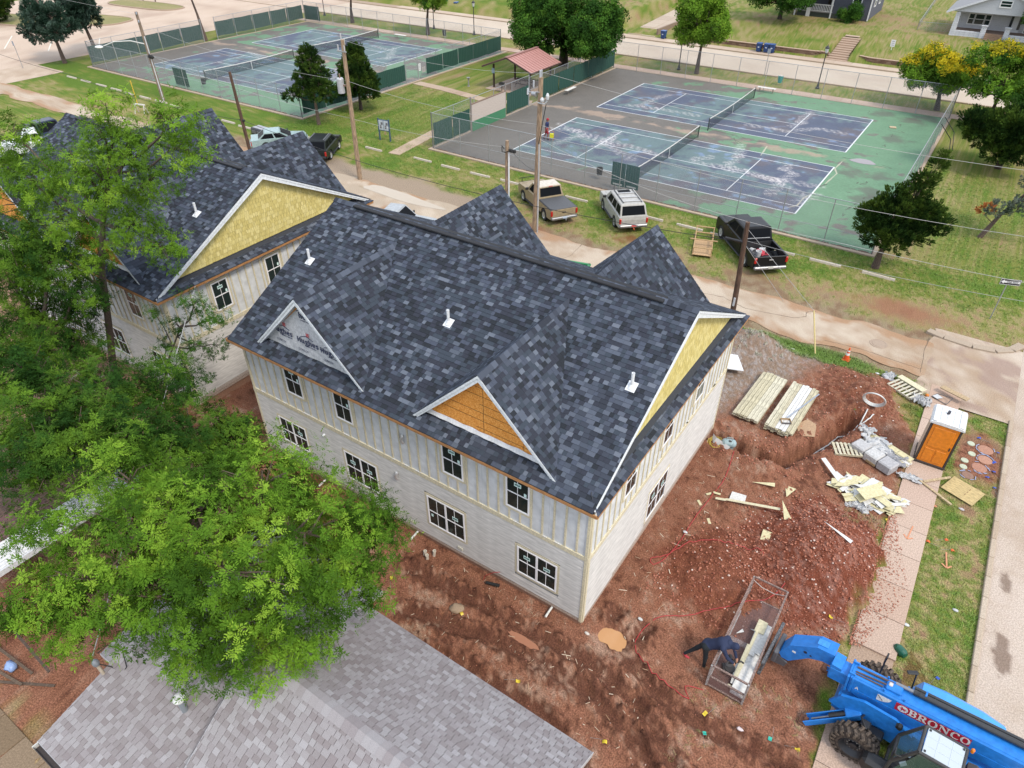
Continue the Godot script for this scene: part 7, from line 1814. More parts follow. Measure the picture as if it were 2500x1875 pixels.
	t = thing("traffic_cone","orange traffic cone with white bands at the alley edge","traffic cone",on(19.15,37.0))
	b = MB.new();b.cbox(V(0,.02,0),V(.36,.04,.36),.01);b.lathe(V(0,.03,0),Vector3.UP,[[0,.14],[.68,.03],[.68,0]],18);part(t,"cone",b,plain(Color(.75,.10,.02),.5))
	for q in [[.30,.095,.12],[.50,.063,.07]]: b = MB.new();b.lathe(V(0,q[0],0),Vector3.UP,[[0,q[1]+.004],[q[2],q[1] - q[2]*.16+.004]],18);part(t,"reflective_band",b,plain(Color(.75,.75,.75),.4))
	b = MB.new()
	for j in 3:
		var ring := []
		for k in 31: ring.append(on(21.0,41.0)+V(cos(TAU*k/30.0)*(.40+.03*j),.12+.5+sin(TAU*k/30.0)*(.55+.03*j)*.9,sin(TAU*k/30.0)*(.34)+.05*j))
		b.tube(ring,[.028],8)
	var lay := func(pts: Array): b.tube(hose_path(pts,.06),[.028],7)
	lay.call([Vector2(20.9,41.4),Vector2(20.8,42.2),Vector2(20.4,42.9),Vector2(19.9,44.0),Vector2(19.3,45.3),Vector2(18.8,46.0)])
	lay.call([Vector2(21.2,41.4),Vector2(20.95,42.0),Vector2(20.3,42.5),Vector2(20.0,43.3),Vector2(19.5,44.6)])
	one("conduit_coil","coil of white plastic conduit running down into the trench","conduit",b,plain(Color(.66,.66,.64),.45))
	for q in [[Vector2(19.9,44.3),Vector2(21.6,43.2)],[Vector2(20.6,42.5),Vector2(22.0,42.4)],[Vector2(20.3,43.2),Vector2(21.4,42.2)]]:
		b = MB.new();b.rod(on(q[0].x,q[0].y,.1),on(q[1].x,q[1].y,.12),.03)
		one("conduit_length","straight length of white conduit beside the wrapped siding","conduit",b,plain(Color(.66,.66,.64),.45),"white conduit lengths")
	pallet("cream wooden pallet lying half under torn plastic wrap",on(20.75,44.2,.03),.45,1.1,.75,Color(.58,.52,.36))
	t = thing("wrapped_siding","bundle of siding boards in torn white plastic wrap","bundle",on(22.0,43.55,.05),-.42)
	for k in 9: b = MB.new();b.cbox(V(rf(-.05,.05),.06+(k/3)*.05,-.5+(k % 3)*.16),V(2.0,.045,.14),.005);part(t,"board",b,[M("cream_board"),M("white_board")][k % 2])
	b = MB.new();b.cbox(V(0,.2,-.62),V(1.9,.02,.3),.004);part(t,"cream_panel",b,M("cream_sheet",Color(.60,.54,.33),{rough = .85,tex = grain("plain",5,.03,.84,1.0)}))
	b = MB.new();for k in 5: b.box(V(-.8+k*.38,.212,-.6),V(.012,.004,.18))
	part(t,"print_mark",b,plain(Color(.12,.1,.08)))
	for k in 3: b = MB.new();b.cbox(V(-.62+k*.62,.24,.55),V(.6,.42,.62),.05);part(t,"wrapped_block",b,M("wrapc%d" % k,[Color(.47,.46,.46),Color(.54,.53,.52),Color(.42,.41,.42)][k],{rough = .4,spec = .3,tex = grain("wrap",111,.03,.8,1.0)}))
	b = MB.new();b.cbox(V(.1,.12,.87),V(.42,.12,.03),.01);part(t,"open_end",b,plain(Color(.36,.25,.13)))
	crumple("plastic_sheet","crumpled white plastic draped over the wrapped siding","plastic",on(21.7,43.2,.16),V(1.1,.2,.9),plastic,3.0)
	crumple("plastic_sheet","grey plastic sheet crumpled across the wrapped siding","plastic",on(22.2,43.7,.2),V(1.3,.18,.7),M("grey_plastic",Color(.27,.27,.285),{rough = .35,spec = .3}),7.0)
	crumple("plastic_sheet","white plastic twisted round the conduit near the trench","plastic",on(21.2,42.5,.05),V(.6,.18,.5),plastic,11.0)
	crumple("plastic_sheet","small piece of white plastic on the pavement near the toilet","plastic",V(23.2,.1,44.3),V(.8,.14,.35),plastic,13.0)
	pallet("broken pallet under white plastic near the alley",on(22.0,38.2,.05),-.5,1.3,.9,Color(.58,.53,.40))
	b = MB.new();b.cbox(Vector3.ZERO,V(1.35,.025,.32),.004);one("siding_board","wide cream siding board lying over the broken pallet","board",b,M("cream_board"),"",TF(on(22.2,37.7,.26),-.5,.04,.02))
	crumple("plastic_sheet","white plastic gathered at the end of the broken pallet","plastic",on(22.8,38.7,.06),V(.7,.32,.6),plastic,17.0)
	crumple("plastic_sheet","white plastic trailing from the broken pallet towards the alley","plastic",on(21.2,37.5,.05),V(.5,.2,.7),plastic,19.0)
	b = MB.new();b.cbox(Vector3.ZERO,V(1.25,.05,.3),.006);one("plank","tan plank resting on a small steel frame on the pavement","plank",b,wood(Color(.50,.36,.21)),"",TF(V(23.95,.38,37.6),-.45,0,.06))
	t = thing("steel_rack","small bent steel sign frame lying on the pavement","frame",V(23.55,.12,38.0),-.45)
	for q in [[V(-.35,0,.2),V(.35,.0,.2)],[V(-.35,0,-.2),V(.35,.2,-.2)],[V(-.35,0,.2),V(-.35,0,-.2)],[V(.35,0,.2),V(.35,.2,-.2)]]: b = MB.new();b.rod(q[0],q[1],.018,-1,6);part(t,"bar",b,plain(Color(.12,.11,.11)))
	b = MB.new();b.quad(V(-.35,.03,.18),V(-.1,.03,.2),V(.0,.02,-.1),V(-.32,.02,-.16));part(t,"sheet_scrap",b,plastic)
	b = MB.new();b.ball(on(22.95,38.05,.1),V(.09,.07,.09),8,12);one("orange_ball","small orange ball on the grass beside the steel frame","ball",b,plain(Color(.6,.2,.03)))
	var shapes := [[-.5,-.12,.5,-.16,.46,.14,-.44,.16],[-.3,-.18,.35,-.12,.1,.2],[-.6,-.08,.6,-.06,.6,.07,-.58,.08],[-.25,-.2,.3,-.18,.28,.2,-.2,.16],[-.45,-.1,.4,-.2,.5,.05,-.1,.2],[-.2,-.3,.24,-.28,.2,.3]]
	for k in 62:
		var sh := rng.randi() % 6;var cr := rng.randf() < .58;var a := rf(0,TAU);var d := sqrt(rng.randf())
		var x := 22.05+cos(a)*d*1.15+.18*sin(a);var z := 46.15+sin(a)*d*.62 - .1*cos(a)
		panel_piece("%s siding %s in the offcut heap beside the wrapped bundle" % ["cream" if cr else "white",["tapered board","triangle","narrow strip","square piece","angled piece","long wedge"][sh]],shapes[sh],on(x,z,.05+.20*(1.0 - d)+.002*k),rf(-.9,.9)+.4,cr,"heap of siding offcuts",rf(-.12,.12),rf(-.12,.12))
	panel_piece("large cream siding sheet with cut marks on top of the offcut heap",[-.55,-.28,.5,-.3,.55,.25,-.5,.28],on(22.1,46.35,.42),.95,true,"",.05,-.05)
	for k in 6:
		b = MB.new();b.box(V(-.4+.16*k,.012,-.2+.1*(k % 2)),V(.012,.004,.16));b.box(V(-.38+.16*k,.012,.12),V(.012,.004,.1))
		if k == 0: pass
	b = MB.new();b.cbox(Vector3.ZERO,V(2.4,.02,.2),.004);one("siding_board","long white siding board sliding off the offcut heap","board",b,M("white_board"),"",TF(on(20.95,46.2,.2),-.75,0,-.1))
	crumple("plastic_sheet","white plastic bag at the foot of the offcut heap","plastic",on(21.9,47.05,.04),V(.8,.25,.5),plastic,23.0)
	b = MB.new();var P := PackedVector2Array([Vector2(0,-.05),Vector2(.35,-.055),Vector2(.4,-.09),Vector2(2.35,-.1),Vector2(2.35,.03),Vector2(.42,.02),Vector2(.35,.06),Vector2(0,.06)]);P.reverse()
	b.prism(P,-.006,.006,Transform3D(Basis(Vector3.RIGHT,-PI/2),Vector3.ZERO));one("siding_board","long cream siding board lying across the red soil","board",b,M("cream_board"),"",Transform3D(along(on(19.6,49.2,.12) - on(17.2,49.75,.08)),on(17.2,49.75,.08)))
	panel_piece("tall cream wedge of siding on the red mound",[-.7,-.06,.55,-.28,.5,.12],on(19.85,49.5,.10),-1.0,true,"",.12,-.2)
	panel_piece("pale triangular siding offcut on the red soil",[-.45,-.1,.4,-.16,.42,.06],on(18.5,48.0,.08),.35,true,"")
	panel_piece("cream triangular offcut near the offcut heap",[-.2,.3,.22,.2,-.15,-.35],on(19.5,47.8,.06),.3,true,"")
	panel_piece("white and cream square offcut near the long board",[-.3,-.22,.28,-.25,.3,.22,-.25,.24],on(17.9,49.2,.06),.2,false,"")
	panel_piece("cream square offcut on the slope of the mound",[-.24,-.24,.24,-.24,.24,.22,-.24,.24],on(19.5,50.6,.06),.1,true,"",.1)
	panel_piece("narrow white strip of siding on the mound",[-.55,-.03,.55,-.1,.55,.06],on(21.5,50.0,.06),-.32,false,"",.05,-.1)
	for q in [[16.9,49.55],[17.15,49.45],[16.75,50.2],[17.4,50.9]]: panel_piece("small pale siding chip on the red soil by the house wall",[-.14,-.05,.14,-.05,.14,.05,-.14,.05],on(q[0],q[1],.03),rf(-1,1),true,"siding chips by the wall")
	b = MB.new();b.cbox(Vector3.ZERO,V(1.22,.018,1.05),.004);t = one("plywood_sheet","square tan plywood sheet lying on the verge","plywood",b,M("ply",Color(.55,.41,.19),{rough = .85,tex = grain("wood",9,.02,.72,1.0),scale = V(.8,1,3)}),"",TF(V(25.1,.08,43.85),-.35,0,-.01))
	b = MB.new();for k in 3: b.box(V(.15,.011,-.25+.2*k),V(.02,.003,.12))
	part(t,"stamp",b,plain(Color(.2,.1,.05)))
	for q in [[V(24.2,.12,44.6),1.45,-.55,.0],[V(24.15,.17,43.85),1.15,.75,.05]]: b = MB.new();b.cbox(Vector3.ZERO,V(q[1],.045,.09),.005);one("timber_stud","pale timber stud crossed with another on the pavement edge","timber",b,wood(Color(.55,.42,.25)),"crossed timber studs",TF(q[0],q[2],0,q[3]))
	b = MB.new();b.ball(Vector3.ZERO,V(.27,.13,.2),7,9,.22,2.0);one("boulder","pale flat rock on the muddy track","rock",b,M("rockm",Color(.46,.33,.22),{rough = .9,tex = grain("rough",131,.08,.6,1.0),scale = 2.0}),"",TF(on(11.9,59.2,.06),.4))
	for q in [[9.55,58.05,.16],[9.75,58.15,.2],[9.85,57.9,.24]]:
		b = MB.new();b.lathe(on(q[0],q[1]),V(rf(-.15,.15),1,rf(-.15,.15)).normalized(),[[0,.055],[q[2],.055],[q[2],.062],[q[2]+.06,.062],[q[2]+.06,.04],[q[2] - .02,.03]],12);one("drain_stub","white capped drain pipe stub rising from the mud by the wall","pipe",b,plain(Color(.62,.57,.48),.5),"drain stubs by the house wall")
	for k in 5:
		b = MB.new();b.rod(Vector3.ZERO,V(rf(.3,.5),.0,0),.055);one("drain_offcut","cream drain pipe offcut on the soil by the house with yellow gable","pipe",b,plain(Color(.6,.5,.42),.5),"drain pipe offcuts by the second house",TF(on(-11.6+k*.55,59.0+.5*sin(k*2.0),.06),rf(0,3)))
	for q in [[25.6,40.6,.27,Color(.38,.19,.125)],[25.65,41.3,.25,Color(.41,.21,.14)],[25.5,41.95,.26,Color(.37,.18,.12)],[25.15,42.7,.2,Color(.25,.14,.10)]]:
		b = MB.new();b.lathe(on(q[0],q[1],.015),Vector3.UP,[[0,q[2]+.03],[.02,q[2]],[.02,0]],20);t = one("utility_cover","round red-brown utility lid in the worn verge ringed with blue paint","lid",b,plain(q[3]),"utility lids in the verge")
		b = MB.new()
		for k in 11:
			var pa := rf(0,TAU)
			b.box(on(q[0],q[1],.024+.001*k)+V(cos(pa)*(q[2]+rf(.04,.12)),0,sin(pa)*(q[2]+rf(.04,.12))),V(rf(.05,.2),.003,.035),Basis(Vector3.UP,-pa+PI/2))
		part(t,"paint_ring",b,plain(Color(.28,.30,.42)))
	for q in [[25.05,40.5],[25.15,41.2],[24.95,41.8],[24.95,42.25]]:
		b = MB.new();b.lathe(on(q[0],q[1],.01),Vector3.UP,[[0,.15],[.03,.14],[.03,0]],16);one("pipe_cap","small pale pipe cap in the verge beside the utility lids","cap",b,plain(Color(.46,.48,.36)),"pipe caps in the verge")
	for q in [[25.35,40.0,0],[26.0,40.6,0],[26.05,41.3,0],[26.0,42.0,0],[25.85,42.5,0],[26.1,43.0,0],[24.85,46.9,1],[25.1,47.3,1],[24.45,47.4,1],[22.95,47.2,2],[23.3,47.5,2],[22.3,52.7,2],[12.1,57.9+1.3,2],[9.3,59.6,2],[14.9,60.2,2],[17.9,60.3,2],[17.9,61.9,2],[20.1,58.1,2],[22.45,57.5,2],[21.85,57.6,3],[20.2,58.6,3],[20.4,41.6,4],[25.4,53.0,0],[25.6,53.8,0]]:
		var cc: Color = [Color(.02,.08,.45),Color(.70,.12,.02),Color(.68,.50,.03),Color(.03,.45,.35),Color(.2,.6,.05)][q[2]]
		t = thing("marker_flag","%s utility marker flag lying on the ground" % ["blue","orange","yellow","teal","lime green"][q[2]],"flag",on(q[0],q[1],.02),rf(0,6),"%s marker flags" % ["blue","orange","yellow","teal","lime"][q[2]])
		b = MB.new();var f := func(u: float,v: float): return V(u*.13,.03+.03*sin(u*4.0+q[0]),v*.1)
		for k in 3: b.quad(f.call(k/3.0,0.0),f.call((k+1)/3.0,0.0),f.call((k+1)/3.0,1.0),f.call(k/3.0,1.0),V(0,-9,0))
		part(t,"pennant",b,plain(cc,.5))
		b = MB.new();b.rod(V(0,.03,0),V(-.35,.02,.02),.004,-1,4);part(t,"wire_stem",b,plain(Color(.3,.3,.3)))
	for q in [[V(23.75,.09,47.3),-.1],[V(25.05,.05,47.9),.15]]:
		b = MB.new();b.box(V(0,0,0),V(.05,.005,.75));b.box(V(-.08,0,.32),V(.22,.005,.05),Basis(Vector3.UP,-.8));b.box(V(.08,0,.32),V(.22,.005,.05),Basis(Vector3.UP,.8));one("paint_arrow","faded orange survey arrow sprayed on the %s" % ("pavement" if q[0].x < 24.4 else "grass verge"),"marking",b,plain(Color(.60,.26,.14)),"",TF(q[0],q[1]))
	t = thing("air_tank","pale blue portable air tank beside the house corner","air tank",on(16.55,46.55,.05),.35)
	var teal := plain(Color(.30,.40,.42),.4)
	b = MB.new();b.lathe(V(-.3,.2,0),Vector3.RIGHT,[[0,0],[0.0,.08],[.05,.15],[.12,.19],[.48,.19],[.55,.15],[.6,.08],[.6,0]],20);part(t,"tank",b,teal)
	b = MB.new();b.tube([V(-.12,.37,0),V(-.12,.5,0),V(.12,.5,0),V(.12,.37,0)],[.018],7);part(t,"handle",b,teal)
	for s in [-1.0,1.0]: b = MB.new();b.cbox(V(0,.03,s*.13),V(.4,.05,.04),.01);part(t,"foot",b,teal)
	b = MB.new();b.rod(V(0,.38,.08),V(0,.44,.1),.03);b.lathe(V(.05,.42,.12),Vector3.BACK,[[0,.035],[.02,.035],[.02,0]],10);part(t,"gauge",b,plain(Color(.1,.1,.1)))
	b = MB.new();b.quad(V(-.5,.04,.1),V(.15,.02,.35),V(.25,.22,.18),V(-.42,.26,-.02),V(0,-9,0));b.quad(V(-.5,.04,.1),V(-.42,.26,-.02),V(-.62,.3,-.15),V(-.6,.1,-.05),V(0,-9,0));one("paper_sack","torn white paper sack leaning on the blue air tank","sack",b,plain(Color(.6,.6,.6)),"",TF(on(16.45,46.65,.04)))
	b = MB.new();var coil := []
	for k in 110: var a := k*.42;coil.append(on(16.05,46.75,.05)+V(cos(a)*(.26+.07*sin(k*.9)),.03+.06*sin(k*.37) ** 2,sin(a)*(.3+.08*cos(k*.7))))
	b.tube(coil,[.012],5);one("air_hose","yellow air hose coiled at the house corner","hose",b,plain(Color(.52,.38,.06),.5))
	var redm := plain(Color(.42,.035,.035),.5)
	for q in [["red air hose winding from the basket past the puddle to the mound",[Vector2(19.7,57.3),Vector2(19.2,57.5),Vector2(19.5,57.9),Vector2(18.8,57.8),Vector2(18.2,57.7),Vector2(17.4,57.2),Vector2(17.3,56.4),Vector2(17.6,55.7),Vector2(18.3,55.2),Vector2(19.2,54.3),Vector2(20.3,53.1),Vector2(20.6,52.3)]],
		["red air hose running from the blue tank along the house wall",[Vector2(16.9,46.9),Vector2(17.1,48.5),Vector2(17.0,49.8),Vector2(16.9,51.2),Vector2(16.9,52.4),Vector2(16.75,53.4),Vector2(16.5,53.9),Vector2(16.3,53.7),Vector2(16.7,53.3),Vector2(17.4,52.2),Vector2(18.6,51.6),Vector2(19.6,51.4)]]]:
		b = MB.new();b.tube(hose_path(q[1],.035),[.016],6);one("air_hose",q[0],"hose",b,redm)
	b = MB.new();b.tube([V(12.45,.55,57.5),V(12.3,.6,57.65),V(12.0,.3,57.75),V(11.95,.06,57.8)],[.012],5);one("power_lead","thin red lead hanging from the lower wall","cord",b,redm)
	b = MB.new();b.lathe(on(12.1,57.85,.1),V(1,.15,-.2).normalized(),[[0,.05],[.5,.055],[.5,0]],10);one("corrugated_pipe","short black corrugated pipe at the foot of the wall","pipe",b,plain(Color(.015,.015,.015)))
	t = thing("timber_crate","open raw timber crate frame lying on the grass by the black pickup","crate",V(8.5,0,28.95),1.886)
	var raw := wood(Color(.52,.34,.17))
	for s in [-.55,.55]: b = MB.new();b.cbox(V(0,.1,s),V(3.3,.09,.09),.008);part(t,"long_rail",b,raw);b = MB.new();b.cbox(V(0,.55,s),V(3.3,.08,.05),.008);part(t,"upper_rail",b,raw)
	for k in 6: b = MB.new();b.cbox(V(-1.55+k*.38,.17,0),V(.36,.03,1.15),.006);part(t,"deck_board",b,wood(Color(.56,.36,.19).darkened(rf(0,.15))))
	for x in [-1.6,-.4,.7,1.6]:
		for s in [-.55,.55]: b = MB.new();b.cbox(V(x,.32,s),V(.08,.5,.06),.008);part(t,"upright",b,raw)
		b = MB.new();b.cbox(V(x,.6,0),V(.08,.06,1.2+(.5 if x == -.4 else 0.0)),.008);part(t,"cross_rail",b,raw)
	b = MB.new()
	for i in 6:
		for j in 4: b.quad(V(i*.3,.03*sin(i*2.0+j),j*.28),V(i*.3+.3,.03*sin(i*2.0+2.0+j),j*.28),V(i*.3+.3,.03*sin(i*2.0+3.0+j),j*.28+.28),V(i*.3,.03*sin(i*2.0+1.0+j),j*.28+.28),V(0,-9,0))
	t = one("banner_sheet","crumpled dark banner with white and pink print lying on the soil","banner",b,plain(Color(.045,.045,.06),.5),"",TF(on(13.6,37.2,.1),-.1))
	b = MB.new();for k in 12: b.box(V(.15+.13*k,.05,.15+.07*(k % 3)),V(.09,.004,.11));b.box(V(.3+.1*k,.055,.75+.05*(k % 2)),V(.07,.004,.09))
	part(t,"lettering",b,plain(Color(.6,.6,.64)))
	b = MB.new();b.tube([V(.3,.06,.6),V(.6,.07,.45),V(.9,.06,.6),V(1.2,.07,.5),V(1.5,.06,.62)],[.03],5);part(t,"printed_swirl",b,plain(Color(.55,.06,.2)))
	b = MB.new();b.cbox(Vector3.ZERO,V(1.1,.06,1.3),.01);one("foam_board","white foam board leaning out beside the far house corner","board",b,plain(Color(.7,.71,.73)),"",TF(on(14.55,41.0,.35),.55,0,-.15))
	b = MB.new();b.lathe(on(24.35,52.65,.08),V(.6,.1,.5).normalized(),[[-.22,0],[-.2,.1],[-.1,.15],[.1,.15],[.2,.1],[.22,0]],14);one("green_jug","dark green plastic jug lying on the grass by the pavement","jug",b,plain(Color(.01,.10,.06),.3))
	for q in [[26.2 - .6,50.0,Color(.5,.5,.5)],[24.35,51.5,Color(.6,.62,.62)],[25.2,44.9,Color(.5,.45,.45)],[21.0,57.95,Color(.6,.5,.5)],[17.1,56.2,Color(.6,.6,.58)],[15.9,57.6,Color(.55,.5,.45)],[16.9,52.0,Color(.6,.6,.6)],[14.1,37.3,Color(.6,.6,.6)],[16.7,37.6,Color(.6,.6,.58)],[20.7,37.6,Color(.6,.6,.6)],[24.3,45.3,Color(.5,.2,.1)]]:
		b = MB.new();b.ball(on(q[0],q[1],.03),V(.1,.035,.06),5,7,.25,q[0]);one("litter_scrap","small pale scrap of litter on the soil or grass","litter",b,plain(q[2]),"litter scraps on the ground")
	var clod := MB.new();clod.ball(Vector3.ZERO,V(1,.75,.9),4,6,.2,1.0)
	var mm := MultiMesh.new();mm.transform_format = MultiMesh.TRANSFORM_3D;mm.use_colors = true;mm.mesh = clod.mesh()
	var tf := [];var cl := []
	for k in 23000:
		var x: float;var z: float;var s := pow(rng.randf(),3.5)
		if k >= 15000: var a := rf(0,TAU);var d := pow(rng.randf(),.6)*1.1;x = 21.4+cos(a)*d*2.9;z = 50.5+sin(a)*d*3.1;s *= .12
		elif k < 7500: var a := rf(0,TAU);var d := pow(rng.randf(),.6)*1.12;x = 21.3+cos(a)*d*2.9;z = 50.5+sin(a)*d*3.1
		elif k < 9500: x = rf(16.6,20.2);z = rf(50.8,55.2)
		elif k < 11500: var i := rng.randi() % 4;var p: Vector2 = TRENCH[i].lerp(TRENCH[i+1],rng.randf());x = p.x+rf(-1.1,1.1);z = p.y+rf(-1.1,1.1)
		elif k < 12700: x = rf(18.3,22.3);z = rf(37.8,42.5)
		else: x = rf(-3.0,22.5);z = rf(57.6,63.0)
		if site_weight(x,z) < .5 or (x > 10.6 and z > 61.6 and x < 18.4) or (x > .5 and x < 15.7 and z > 45.9 and z < 57.55): continue
		if path_dist(Vector2(x,z),TRENCH) < .3: continue
		var r := lerpf(.008,.05,s)*(.55 if k > 12700 and k < 15000 else 1.0)
		tf.append(Transform3D(Basis(V(rf(-1,1),rf(-1,1),rf(-1,1)).normalized(),rf(0,6)).scaled(V(r,r*.8,r)),on(x,z,r*.3)))
		cl.append(Color(.55,.42,.36) if rng.randf() < .06 else Color(.24,.078,.046).lerp(Color(.40,.165,.105),rng.randf()))
	for k in 2600:      # spilled over the pavement from the mound
		var d := pow(rng.randf(),2.2);var z := 50.3+rf(-3.6,3.0);var x := 22.95+d*1.25*(1.0 - absf(z - 50.2)/4.2)
		var r := lerpf(.006,.035,pow(rng.randf(),3.0))
		tf.append(Transform3D(Basis(V(rf(-1,1),rf(-1,1),rf(-1,1)).normalized(),rf(0,6)).scaled(V(r,r*.7,r)),V(x,.082+r*.3,z)));cl.append(Color(.26,.09,.055).lerp(Color(.40,.18,.12),rng.randf()))
	mm.instance_count = tf.size()
	for k in tf.size(): mm.set_instance_transform(k,tf[k]);mm.set_instance_color(k,cl[k])
	var mi := MultiMeshInstance3D.new();mi.name = "soil_clods";mi.multimesh = mm;mi.material_override = M("clod",Color.WHITE,{vc = true,rough = .95});add_child(mi)
	tag(stuff(mi),"red clods and pale gravel strewn over the bare soil","soil")
	var chip := MB.new();chip.box(Vector3.ZERO,V(1,.05,.1))
	mm = MultiMesh.new();mm.transform_format = MultiMesh.TRANSFORM_3D;mm.use_colors = true;mm.mesh = chip.mesh();mm.instance_count = 240
	for k in 240:
		var x := rf(9.0,18.5);var z := rf(57.6,61.4)
		if k % 3 == 0: x = rf(15.75,17.6);z = rf(47.5,57.0)
		if k % 7 == 0: x = rf(17,22.5);z = rf(57.5,62.5)
		var L := lerpf(.04,.36,pow(rng.randf(),3.5))
		mm.set_instance_transform(k,Transform3D(Basis(Vector3.UP,rf(0,6)).scaled(V(L,.25,.16)),on(x,z,.015)));mm.set_instance_color(k,Color(.30,.17,.09).lerp(Color(.62,.52,.40),rng.randf()))
	mi = MultiMeshInstance3D.new();mi.name = "wood_debris";mi.multimesh = mm;mi.material_override = mats["clod"];add_child(mi)
	tag(stuff(mi),"splinters, twigs and chips strewn over the mud round the house","debris")
# ---------- people: one skin of smoothly joined tapered capsules
func capsule_field(p: Vector3,caps: Array) -> Array:        # [distance,colour]
	var d := 1e9;var best := 1e9;var c := Color.WHITE
	for q in caps:
		var a: Vector3 = q[0];var ab: Vector3 = q[1] - a
		var h := clampf((p - a).dot(ab)/ab.length_squared(),0,1)
		var e := (p - a - ab*h).length() - lerpf(q[2],q[3],h)
		if e < best: best = e;c = q[4]
		var k: float = q[5] if q.size() > 5 else .03
		var m := clampf(.5+.5*(e - d)/k,0,1) if d < 1e8 else 0.0
		d = e if d > 1e8 else lerpf(e,d,m) - k*m*(1.0 - m)
	return [d,c]
func skin(b: MB,caps: Array,cell: float):
	var lo := V(1e9,1e9,1e9);var hi := -lo
	for q in caps:
		for e in 2: lo = lo.min(q[e] - Vector3.ONE*(q[2+e]+cell*2));hi = hi.max(q[e]+Vector3.ONE*(q[2+e]+cell*2))
	var n := Vector3i(((hi - lo)/cell).ceil())+Vector3i.ONE
	var val := PackedFloat32Array();val.resize(n.x*n.y*n.z);val.fill(9.0)
	for q in caps:       # only near each bone
		var l2: Vector3 = (q[0] as Vector3).min(q[1]) - Vector3.ONE*(maxf(q[2],q[3])+cell*2.2);var h2: Vector3 = (q[0] as Vector3).max(q[1])+Vector3.ONE*(maxf(q[2],q[3])+cell*2.2)
		var i0 := Vector3i(((l2 - lo)/cell).floor()).clamp(Vector3i.ZERO,n - Vector3i.ONE);var i1 := Vector3i(((h2 - lo)/cell).ceil()).clamp(Vector3i.ZERO,n - Vector3i.ONE)
		for z in range(i0.z,i1.z+1):
			for y in range(i0.y,i1.y+1):
				for x in range(i0.x,i1.x+1):
					var k := x+n.x*(y+n.y*z)
					if val[k] > 8.0: val[k] = capsule_field(lo+V(x,y,z)*cell,caps)[0]
	var id := {}
	var st := [1,n.x,n.x*n.y]
	for z in n.z - 1:
		for y in n.y - 1:
			for x in n.x - 1:
				var k := x+n.x*(y+n.y*z)
				var m := 0;var s := Vector3.ZERO;var cnt := 0
				for q in 8:
					if val[k+(q & 1)+((q >> 1) & 1)*n.x+(q >> 2)*n.x*n.y] < 0.0: m |= 1 << q
				if m == 0 or m == 255: continue
				for e in [[0,1],[2,3],[4,5],[6,7],[0,2],[1,3],[4,6],[5,7],[0,4],[1,5],[2,6],[3,7]]:
					var a: int = e[0];var c: int = e[1]
					if ((m >> a) & 1) == ((m >> c) & 1): continue
					var va := val[k+(a & 1)+((a >> 1) & 1)*n.x+(a >> 2)*n.x*n.y];var vc := val[k+(c & 1)+((c >> 1) & 1)*n.x+(c >> 2)*n.x*n.y]
					s += V(a & 1,(a >> 1) & 1,a >> 2).lerp(V(c & 1,(c >> 1) & 1,c >> 2),va/(va - vc));cnt += 1
				var p := lo+(V(x,y,z)+s/cnt)*cell
				var f := capsule_field(p,caps)
				var h := cell*.5
				var nn: Vector3 = V(capsule_field(p+V(h,0,0),caps)[0] - f[0],capsule_field(p+V(0,h,0),caps)[0] - f[0],capsule_field(p+V(0,0,h),caps)[0] - f[0]).normalized()
				b.col = f[1];id[k] = b.put(p,nn)
	for k in id:
		for ax in 3:
			var u: int = st[(ax+1) % 3];var w: int = st[(ax+2) % 3]
			if (val[k] < 0.0) == (val[k+st[ax]] < 0.0): continue
			if id.has(k - u) and id.has(k - w) and id.has(k - u - w):
				var nn: Vector3 = b.n[id[k]]+b.n[id[k - u - w]]
				b.face(id[k],id[k - u],id[k - u - w],nn);b.face(id[k],id[k - u - w],id[k - w],nn)
func hand(wrist: Vector3,tip: Vector3,back: Vector3,c: Color) -> Array:        # palm,four fingers and a thumb,half curled
	var d := (tip - wrist).normalized();var sd := d.cross(back).normalized();var out := []
	var palm := wrist+d*.085
	out.append([wrist,palm,.026,.034,c,.02])
	for k in 4:
		var o := sd*(k - 1.5)*.021;var L: float = [.062,.072,.068,.052][k]
		var a := palm+o;var m := a+d*L*.6 - back*.012;var e := m+d*L*.3 - back*L*.55
		out.append([a,m,.011,.0095,c,.006]);out.append([m,e,.0095,.008,c,.006])
	var th := wrist+d*.03 - sd*.028
	out.append([th,th+d*.04 - sd*.03 - back*.01,.013,.011,c,.01]);out.append([th+d*.04 - sd*.03 - back*.01,th+d*.075 - sd*.03 - back*.03,.011,.009,c,.006])
	return out
func head(b: MB,at: Vector3,fwd: Vector3,up: Vector3,skin_c: Color,hair_c: Color):
	var r := fwd.cross(up).normalized()
	var caps := [[at+up*.02 - fwd*.012,at+up*.045+fwd*.0,.088,.09,skin_c,.03],[at - up*.05+fwd*.025,at - up*.075+fwd*.045,.06,.04,skin_c,.03],[at+fwd*.095,at+fwd*.108 - up*.03,.01,.015,skin_c,.012],[at - up*.14 - fwd*.03,at - up*.04 - fwd*.02,.052,.05,skin_c,.03]]
	for s in [-1.0,1.0]:
		caps.append([at+r*s*.088 - up*.005,at+r*s*.092 - up*.03 - fwd*.005,.014,.011,skin_c,.008])
		caps.append([at+r*s*.032+up*.012+fwd*.083,at+r*s*.032+up*.012+fwd*.087,.010,.010,Color(.03,.02,.02),.004])
	caps.append([at - up*.062+fwd*.082 - r*.02,at - up*.062+fwd*.082+r*.02,.008,.008,Color(.25,.07,.06),.004])
	caps.append([at+up*.05 - fwd*.03,at+up*.065 - fwd*.02,.098,.095,hair_c,.01]);caps.append([at - up*.03 - fwd*.055,at+up*.03 - fwd*.05,.062,.075,hair_c,.02])
	skin(b,caps,.012)
